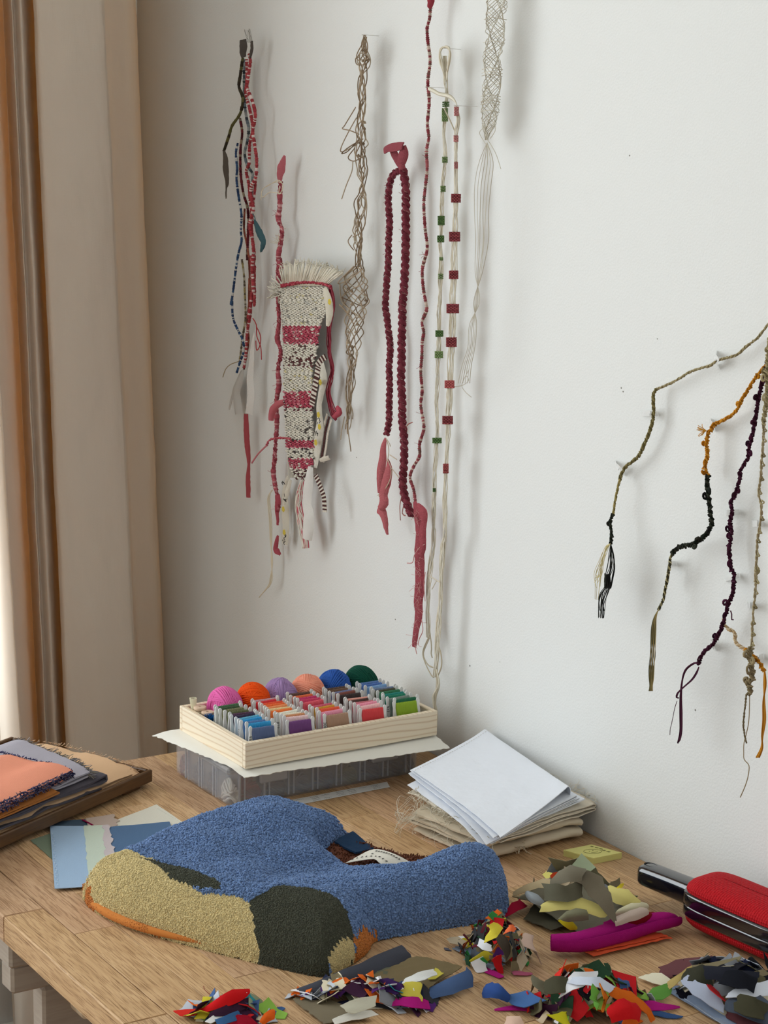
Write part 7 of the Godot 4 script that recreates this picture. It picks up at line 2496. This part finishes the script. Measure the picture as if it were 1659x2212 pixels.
func pale_net() -> void:
	var t := thing("pale_thread_net", "pale fine thread netting with long loose ends hanging at the top of the wall", "wall hanging", wp(1005, 830, 0.0), "textile hangings on the wall")
	var cols := [rgb(206, 198, 178), rgb(216, 210, 194), rgb(190, 180, 158)]
	var mb := MB.new()
	var at := func(y: float, u: float) -> float:
		var l := lerpf(1052, 1040, clampf(y / 260.0, 0.0, 1.0)) if y < 260 else lerpf(1040, 1049, clampf((y - 260) / 40.0, 0.0, 1.0))
		var r := lerpf(1094, 1074, clampf(y / 260.0, 0.0, 1.0)) if y < 260 else lerpf(1074, 1053, clampf((y - 260) / 40.0, 0.0, 1.0))
		return lerpf(l, r, u)
	for k in 15:
		var p := PackedVector3Array()
		var y := -40.0
		while y < 305.0:
			var u := 0.5 + 0.55 * asin(sin(y * 0.072 + k * 0.55)) / (PI * 0.5) if k < 9 else 0.5 + 0.5 * sin(k * 2.1 + y * 0.02)
			p.append(wp(at.call(y, u) + rng.randf_range(-2, 2), y, 0.025 + 0.018 * noise.get_noise_2d(y, k * 40.0)))
			y += 9.0
		mb.col = lin(cols[k % 3])
		mb.tube(smooth(p, 0.003), 0.00042, 4)
	for k in 10:
		var y: float = [148, 156, 162, 206, 212, 218, 224, 90, 40, 240][k] + 0.0
		mb.col = lin(cols[k % 3])
		mb.tube(smooth(px([[at.call(y, -0.1), y + 2, 0.018], [at.call(y, 0.4), y - 2, 0.024], [at.call(y, 1.1), y + 3, 0.018]]), 0.004), 0.00042, 4)
	for q in [[[1055, 270], [1036, 285], [1045, 305], [1050, 312]], [[1066, 250], [1070, 280], [1058, 300]], [[1052, 300], [1070, 330], [1082, 365]]]:
		mb.tube(smooth(px(q, 0.020), 0.003), 0.00042, 4)
	part(t, "net", mb, yarn_mat())
	mb = MB.new()
	for k in 6:
		mb.col = lin(cols[k % 3])
		var w := k - 2.5
		mb.tube(smooth(px([[1052, 308], [1050 + w * 6, 350], [1043 + w * 7, 400], [1040 + w * 6, 460], [1040 + w * 5 + 4 * sin(k * 3.0), 520], [1034 + w * 3, 590], [1030 - w * 2.5, 650], [1022 + w * 3, 700], [1018 + w * 3, 750], [1008 + w * 4, 790], [1002 + w * 5, 828]], 0.020 + 0.004 * (k % 3)), 0.004), 0.00045, 4)
	for q in [[[980, 836], [1000, 832], [1012, 822], [1008, 812]], [[1012, 800], [998, 830], [1004, 845], [1018, 858]]]:
		mb.tube(smooth(px(q, 0.018), 0.003), 0.0004, 4)
	part(t, "loose_ends", mb, yarn_mat(), "", "stuff")

func wall_marks() -> void:
	# small chips and pinholes in the plaster
	var mb := MB.new()
	for q in [[854, 1338, 1.0], [1015, 1438, 1.3], [1502, 1534, 1.2], [770, 988, 0.7], [1360, 336, 0.9], [1420, 732, 0.6], [1342, 838, 1.0], [1346, 846, 0.9], [1080, 1430, 0.5]]:
		var c := wp(q[0], q[1], 0.0001)
		mb.lathe(Transform3D(Basis(Vector3.RIGHT, PI / 2.0), c), [[0.0, 0.0005], [0.0007 * q[2], 0.0004], [0.0010 * q[2], 0.0]], 8)
	var o := struct("trim_1", mb, mat("plaster_chips", rgb(150, 148, 142), 0.9))
	o.set_meta("label", "tiny pinholes and chips in the white plaster")

# ---------------------------------------------------------------- taped yarn branches on the right
const K6 := [1260.0, 680.0]
const K7 := [1260.0, 1200.0]
func k6(pts: Array, off := 0.006) -> PackedVector3Array:
	return cr(K6, 3.569, pts, off)
func k7(pts: Array, off := 0.006) -> PackedVector3Array:
	return cr(K7, 3.947, pts, off)
func wander(p: PackedVector3Array, amt: float) -> PackedVector3Array:
	for i in range(1, p.size()):
		p[i] += Vector3(rng.randf_range(-1, 1), rng.randf_range(-0.6, 0.6), rng.randf_range(-0.4, 0.8)) * amt
	return p
func boucle(mb: MB, p: PackedVector3Array, rad: float, r: float, cols: Array, n := 3, pitch := 0.010) -> void:
	var c := smooth(p, 0.0016)
	twist(mb, c, rad, r, pitch, cols, n, 5, 0.9)
	# loops and nubs
	var i := 4
	while i < c.size() - 4:
		if rng.randf() < 0.45:
			var f = frame(c, i)
			var a := rng.randf() * TAU
			var d: Vector3 = f[1] * cos(a) + f[2] * absf(sin(a))
			var q := PackedVector3Array()
			var sz := rad * rng.randf_range(0.8, 1.6)
			for k in 9:
				var b := TAU * k / 8.0
				q.append(c[i] + d * (rad * 0.7 + sz * 0.5 * (1.0 - cos(b))) + f[0] * sin(b) * sz * 0.8)
			mb.col = vary(lin(cols[rng.randi() % cols.size()]), 0.2)
			mb.tube(q, r * 0.9, 4)
		i += rng.randi_range(3, 7)
func yarn_branches() -> void:
	hk = 0.70
	var vm := yarn_mat()
	var kh := [rgb(150, 138, 104), rgb(128, 116, 84), rgb(172, 160, 124)]
	var dark := [rgb(40, 42, 38), rgb(54, 56, 48), rgb(28, 30, 28)]
	var olive := [rgb(118, 108, 70), rgb(96, 88, 56), rgb(140, 128, 88)]
	# khaki branch with black tassel
	var t := thing("yarn_branch", "khaki twisted yarn branch taped to the wall, ending in a cream and black tassel", "yarn", wp(1300, 1340, 0.0), "taped yarn branches")
	var mb := MB.new()
	var p := k6([[1560, -60], [1424, 80], [1340, 180], [1250, 250], [1180, 310], [1040, 350], [980, 390], [850, 430], [790, 460], [690, 520], [560, 575]], 0.007)
	twist(mb, smooth(p, 0.002), 0.0013, 0.0012, 0.009, kh, 3, 5, 0.5)
	part(t, "pale_twist", mb, vm)
	mb = MB.new()
	twist(mb, smooth(k6([[560, 575], [540, 620], [540, 700], [542, 770], [522, 870], [482, 970], [432, 1080], [380, 1130], [312, 1190], [282, 1270]], 0.008), 0.002), 0.0017, 0.0016, 0.010, olive, 3, 5, 0.4)
	twist(mb, smooth(k6([[282, 1270], [252, 1400], [228, 1550]], 0.012), 0.002), 0.0012, 0.0013, 0.010, [rgb(168, 150, 96), rgb(150, 136, 84), rgb(120, 110, 70)], 3, 5, 0.3)
	part(t, "olive_twist", mb, vm)
	mb = MB.new()
	boucle(mb, k6([[226, 1540], [212, 1590], [212, 1640], [216, 1700], [212, 1765]], 0.016), 0.0020, 0.0015, dark, 3, 0.008)
	part(t, "black_binding", mb, vm)
	mb = MB.new()
	for k in 13:
		mb.col = vary(lin(rgb(206, 192, 140)), 0.15)
		var w := k / 12.0
		mb.tube(smooth(wander(k6([[208, 1765], [190 - w * 20, 1800], [160 - w * 34, 1900], [130 - w * 22 + 20 * sin(k), 2000], [115 - w * 10 + 18 * cos(k), 2100 + 100 * sin(k * 2.0)]], 0.018 + 0.003 * (k % 3)), 0.0016), 0.004), 0.00032, 4)
	part(t, "cream_tassel", mb, vm, "", "stuff")
	mb = MB.new()
	for k in 12:
		mb.col = vary(lin(dark[k % 3]), 0.2)
		var w := (k - 5.5) * 3.4 + 3.0 * sin(k * 5.0)
		mb.tube(smooth(wander(join(k6([[212, 1765], [222 + w, 1850], [220 + w * 1.4, 1940], [200 + w * 1.6, 2030], [190 + w, 2110]], 0.018 + 0.002 * (k % 3)), k7([[210 + w, 160], [208 + w * 1.2, 250], [175 + w * 1.8, 330], [160 + w * 1.6, 410], [155 + w * 1.2, 470 + 70 * absf(sin(k * 2.1))]], 0.020 + 0.002 * (k % 3))), 0.0013), 0.004), 0.00042, 4)
	part(t, "black_tassel", mb, vm, "", "stuff")
	# ochre to black to olive branch
	t = thing("yarn_branch", "ochre yarn branch turning black and then olive, with long loose dark ends", "yarn", wp(1408, 1490, 0.0), "taped yarn branches")
	mb = MB.new()
	var och := [rgb(186, 122, 32), rgb(204, 142, 50), rgb(164, 102, 24)]
	boucle(mb, k6([[1560, 180], [1470, 320], [1390, 410], [1330, 480], [1270, 580], [1220, 660], [1180, 740], [1100, 800], [1010, 846]], 0.008), 0.0018, 0.0013, och, 3, 0.009)
	boucle(mb, k6([[1010, 846], [972, 900], [950, 980], [958, 1080], [938, 1150], [938, 1205], [962, 1245]], 0.010), 0.0026, 0.0014, och, 3, 0.008)
	mb.col = lin(rgb(206, 150, 60))
	for i in 16:
		whisker(mb, k6([[950, 895]], 0.012)[0], Vector3(-1, rng.randf_range(-0.5, 0.6), 0.4), 0.010, 0.0004, 0.6, 4)
	part(t, "ochre_yarn", mb, vm)
	mb = MB.new()
	boucle(mb, k6([[962, 1240], [955, 1300], [968, 1420], [980, 1550], [990, 1600], [950, 1690], [890, 1740], [830, 1772], [740, 1790], [684, 1840]], 0.014), 0.0026, 0.0018, dark, 3, 0.009)
	part(t, "black_yarn", mb, vm)
	mb = MB.new()
	twist(mb, smooth(join(k6([[684, 1840], [668, 1900], [660, 1960], [640, 2080]], 0.010), k7([[740, 60], [720, 180], [700, 280], [680, 380], [640, 465]], 0.016)), 0.002), 0.0014, 0.0013, 0.010, [rgb(84, 78, 54), rgb(56, 54, 40), rgb(170, 160, 120)], 3, 5, 0.3)
	part(t, "olive_twist", mb, vm)
	mb = MB.new()
	for k in 9:
		mb.col = vary(lin([rgb(66, 62, 46), rgb(90, 84, 60), rgb(150, 132, 86)][k % 3]), 0.15)
		var w := (k - 4) * 5.0
		mb.tube(smooth(k7([[638, 465], [612 + w * 0.5, 530], [600 + w, 620], [595 + w, 740], [590 + w + 8 * sin(k * 2.0), 860], [582 + w * 1.1, 950], [580 + w, 1040], [578 + w * 0.6, 1110], [575 + w * 0.8, 1155]], 0.022 + 0.003 * (k % 3)), 0.004), 0.00045, 4)
	part(t, "loose_ends", mb, vm, "", "stuff")
	# purple branch
	t = thing("yarn_branch", "dark aubergine knotted yarn branch with long looped ends", "yarn", wp(1465, 1605, 0.0), "taped yarn branches")
	var pur := [rgb(56, 24, 40), rgb(44, 18, 32), rgb(72, 34, 54)]
	mb = MB.new()
	boucle(mb, join(k6([[1450, 280], [1400, 430], [1380, 520], [1350, 650], [1330, 780], [1310, 900], [1275, 1030], [1270, 1100], [1215, 1200], [1200, 1290], [1165, 1400], [1132, 1450], [1150, 1510], [1130, 1600], [1142, 1680], [1124, 1780], [1130, 1870], [1140, 1960], [1165, 2005], [1160, 2060]], 0.010), k7([[1285, 230], [1280, 270], [1268, 340], [1232, 420], [1218, 490], [1195, 570], [1170, 640], [1140, 700], [1110, 750], [1050, 805], [1000, 870], [980, 930]], 0.012)), 0.0022, 0.0015, pur, 3, 0.008)
	part(t, "knotted_yarn", mb, vm)
	mb = MB.new()
	for k in 3:
		mb.col = lin(pur[k])
		mb.tube(smooth(k7([[980, 925], [950 - k * 4, 918], [880 - k * 3, 970], [845, 1060], [828 + k * 4, 1200], [826 + k * 7, 1350], [826 + k * 6, 1500], [806 + k * 8, 1600 - k * 12]], 0.018 + 0.002 * k), 0.003), 0.0009, 5)
		mb.tube(smooth(k7([[985, 950], [960 + k * 5, 1000], [920 + k * 5, 1060], [850 + k * 3, 1125], [800 + k * 4, 1175], [792 + k * 4, 1210], [815, 1215]], 0.022 + 0.002 * k), 0.003), 0.0006, 5)
	mb.tube(smooth(k7([[800, 1240], [780, 1300], [760, 1400], [742, 1480], [738, 1530]], 0.020), 0.003), 0.0004, 4)
	mb.tube(smooth(k7([[1255, 470], [1265, 500], [1265, 545], [1280, 548]], 0.014), 0.003), 0.0007, 4)
	part(t, "looped_ends", mb, vm)
	# khaki chain
	t = thing("yarn_branch", "khaki chain of small yarn loops hanging down beside the aubergine branch", "yarn", wp(1605, 1600, 0.0), "taped yarn branches")
	mb = MB.new()
	boucle(mb, k6([[1440, 180], [1425, 300], [1415, 420], [1418, 560], [1410, 680], [1395, 780], [1390, 850]], 0.016), 0.0024, 0.0014, kh, 3, 0.010)
	var chain := smooth(join(k6([[1390, 850], [1388, 950], [1382, 1050], [1374, 1150], [1368, 1260], [1352, 1380], [1372, 1460], [1374, 1540], [1358, 1640], [1342, 1740], [1336, 1860], [1330, 1960], [1326, 2060]], 0.012), k7([[1478, 100], [1472, 220], [1464, 310], [1458, 400], [1450, 500], [1440, 600], [1440, 700], [1428, 790]], 0.012)), 0.002)
	twist(mb, chain, 0.0011, 0.0012, 0.016, [rgb(150, 134, 104), rgb(166, 152, 122)], 2, 5, 0.3)
	var i := 3
	while i < chain.size() - 3:
		var f = frame(chain, i)
		var d: Vector3 = f[1] * (1.0 if (i / 20) % 3 < 2 else -1.0)
		if d.x < 0:
			d = -d
		var q := PackedVector3Array()
		for k in 13:
			var b := TAU * k / 12.0
			q.append(chain[i] + d * 0.0018 * (1.0 - cos(b)) + f[0] * sin(b) * 0.0017 + Vector3(0, 0, 0.001 * sin(b * 2.0)))
		mb.col = vary(lin(kh[i % 3]), 0.12)
		mb.tube(q, 0.0008, 5)
		i += rng.randi_range(5, 8)
	part(t, "loop_chain", mb, vm)
	mb = MB.new()
	boucle(mb, k7([[1428, 790], [1420, 850], [1420, 900], [1440, 960], [1442, 1040], [1405, 1090], [1425, 1140], [1412, 1185]], 0.014), 0.0030, 0.0018, [rgb(132, 118, 90), rgb(112, 100, 76), rgb(150, 136, 106)], 3, 0.009)
	part(t, "thick_end", mb, vm)
	mb = MB.new()
	mb.col = lin(rgb(120, 108, 84))
	twist(mb, smooth(k7([[1390, 1185], [1378, 1300], [1366, 1420], [1372, 1510], [1392, 1602]], 0.016), 0.003), 0.0008, 0.0010, 0.010, [rgb(122, 110, 86), rgb(104, 92, 70)], 2, 5, 0.2)
	mb.col = lin(rgb(150, 134, 104))
	mb.tube(smooth(k7([[1418, 1190], [1416, 1300], [1410, 1420], [1390, 1520], [1370, 1600], [1368, 1680], [1372, 1740], [1412, 1790], [1405, 1880], [1378, 1970], [1338, 2062]], 0.014), 0.003), 0.0005, 4)
	part(t, "thin_ends", mb, vm)
	# cream to ochre branch
	t = thing("yarn_branch", "short cream yarn branch turning ochre with two long ochre ends", "yarn", wp(1640, 1635, 0.0), "taped yarn branches")
	mb = MB.new()
	boucle(mb, k7([[1195, 540], [1205, 580], [1232, 622], [1288, 658], [1300, 735], [1342, 778], [1390, 810]], 0.010), 0.0018, 0.0014, [rgb(196, 172, 138), rgb(212, 192, 162), rgb(178, 150, 112)], 3, 0.008)
	part(t, "cream_yarn", mb, vm)
	mb = MB.new()
	boucle(mb, k7([[1380, 802], [1440, 842], [1482, 892], [1545, 985]], 0.010), 0.0022, 0.0016, och, 3, 0.008)
	for k in 3:
		mb.col = vary(lin(och[k % 3]), 0.1)
		mb.tube(smooth(k7([[1545, 980], [1540 + k * 8, 1100], [1545 - k * 6, 1250], [1552 - k * 10, 1400], [1530 - k * 4, 1540], [1516 + k * 6, 1640], [1475 + k * 12, 1722]], 0.016 + 0.002 * k), 0.003), 0.0008, 5)
	part(t, "ochre_yarn", mb, vm)
	# bits of tape
	var tape := mat("clear_tape", rgb(240, 240, 238), 0.3, {"alpha": 0.6, "spec": 0.5})
	var tl := [[1549, 778, 30, 9, 80, "the pale twist high up"], [1404, 893, 32, 8, 2, "the bend of the khaki branch"], [1338, 1012, 30, 8, 52, "the lower khaki branch"], [1538, 918, 16, 10, 60, "the ochre branch"], [1582, 1107, 32, 8, -2, "the upper aubergine branch"], [1636, 1131, 22, 9, 2, "the khaki loop chain"], [1449, 1217, 24, 8, 4, "the black to olive yarn"], [1582, 1247, 32, 7, -14, "the middle aubergine branch"], [1621, 1307, 11, 9, 4, "the lower loop chain"], [1539, 1393, 14, 9, 60, "the lower aubergine branch"], [1638, 1422, 24, 8, -22, "the cream to ochre branch"]]
	for q in tl:
		var c := wp(q[0], q[1], 0.013)
		var a := deg_to_rad(q[4])
		var e := wp(q[0] + cos(a) * q[2] * 0.5, q[1] + sin(a) * q[2] * 0.5, 0.0006)
		var e0 := wp(q[0] - cos(a) * q[2] * 0.5, q[1] - sin(a) * q[2] * 0.5, 0.0006)
		var m := MB.new()
		ribbon(m, smooth(PackedVector3Array([e0, e0.lerp(c, 0.45) + Vector3(0, 0, 0.001), c, e.lerp(c, 0.45) + Vector3(0, 0, 0.001), e]), 0.003), [q[3] * 0.001, q[3] * 0.001], 0.0002)
		single("tape_strip", "small clear tape strip holding %s to the wall" % q[5], "tape", m, tape, "tape strips on the wall")
	hk = 1.0
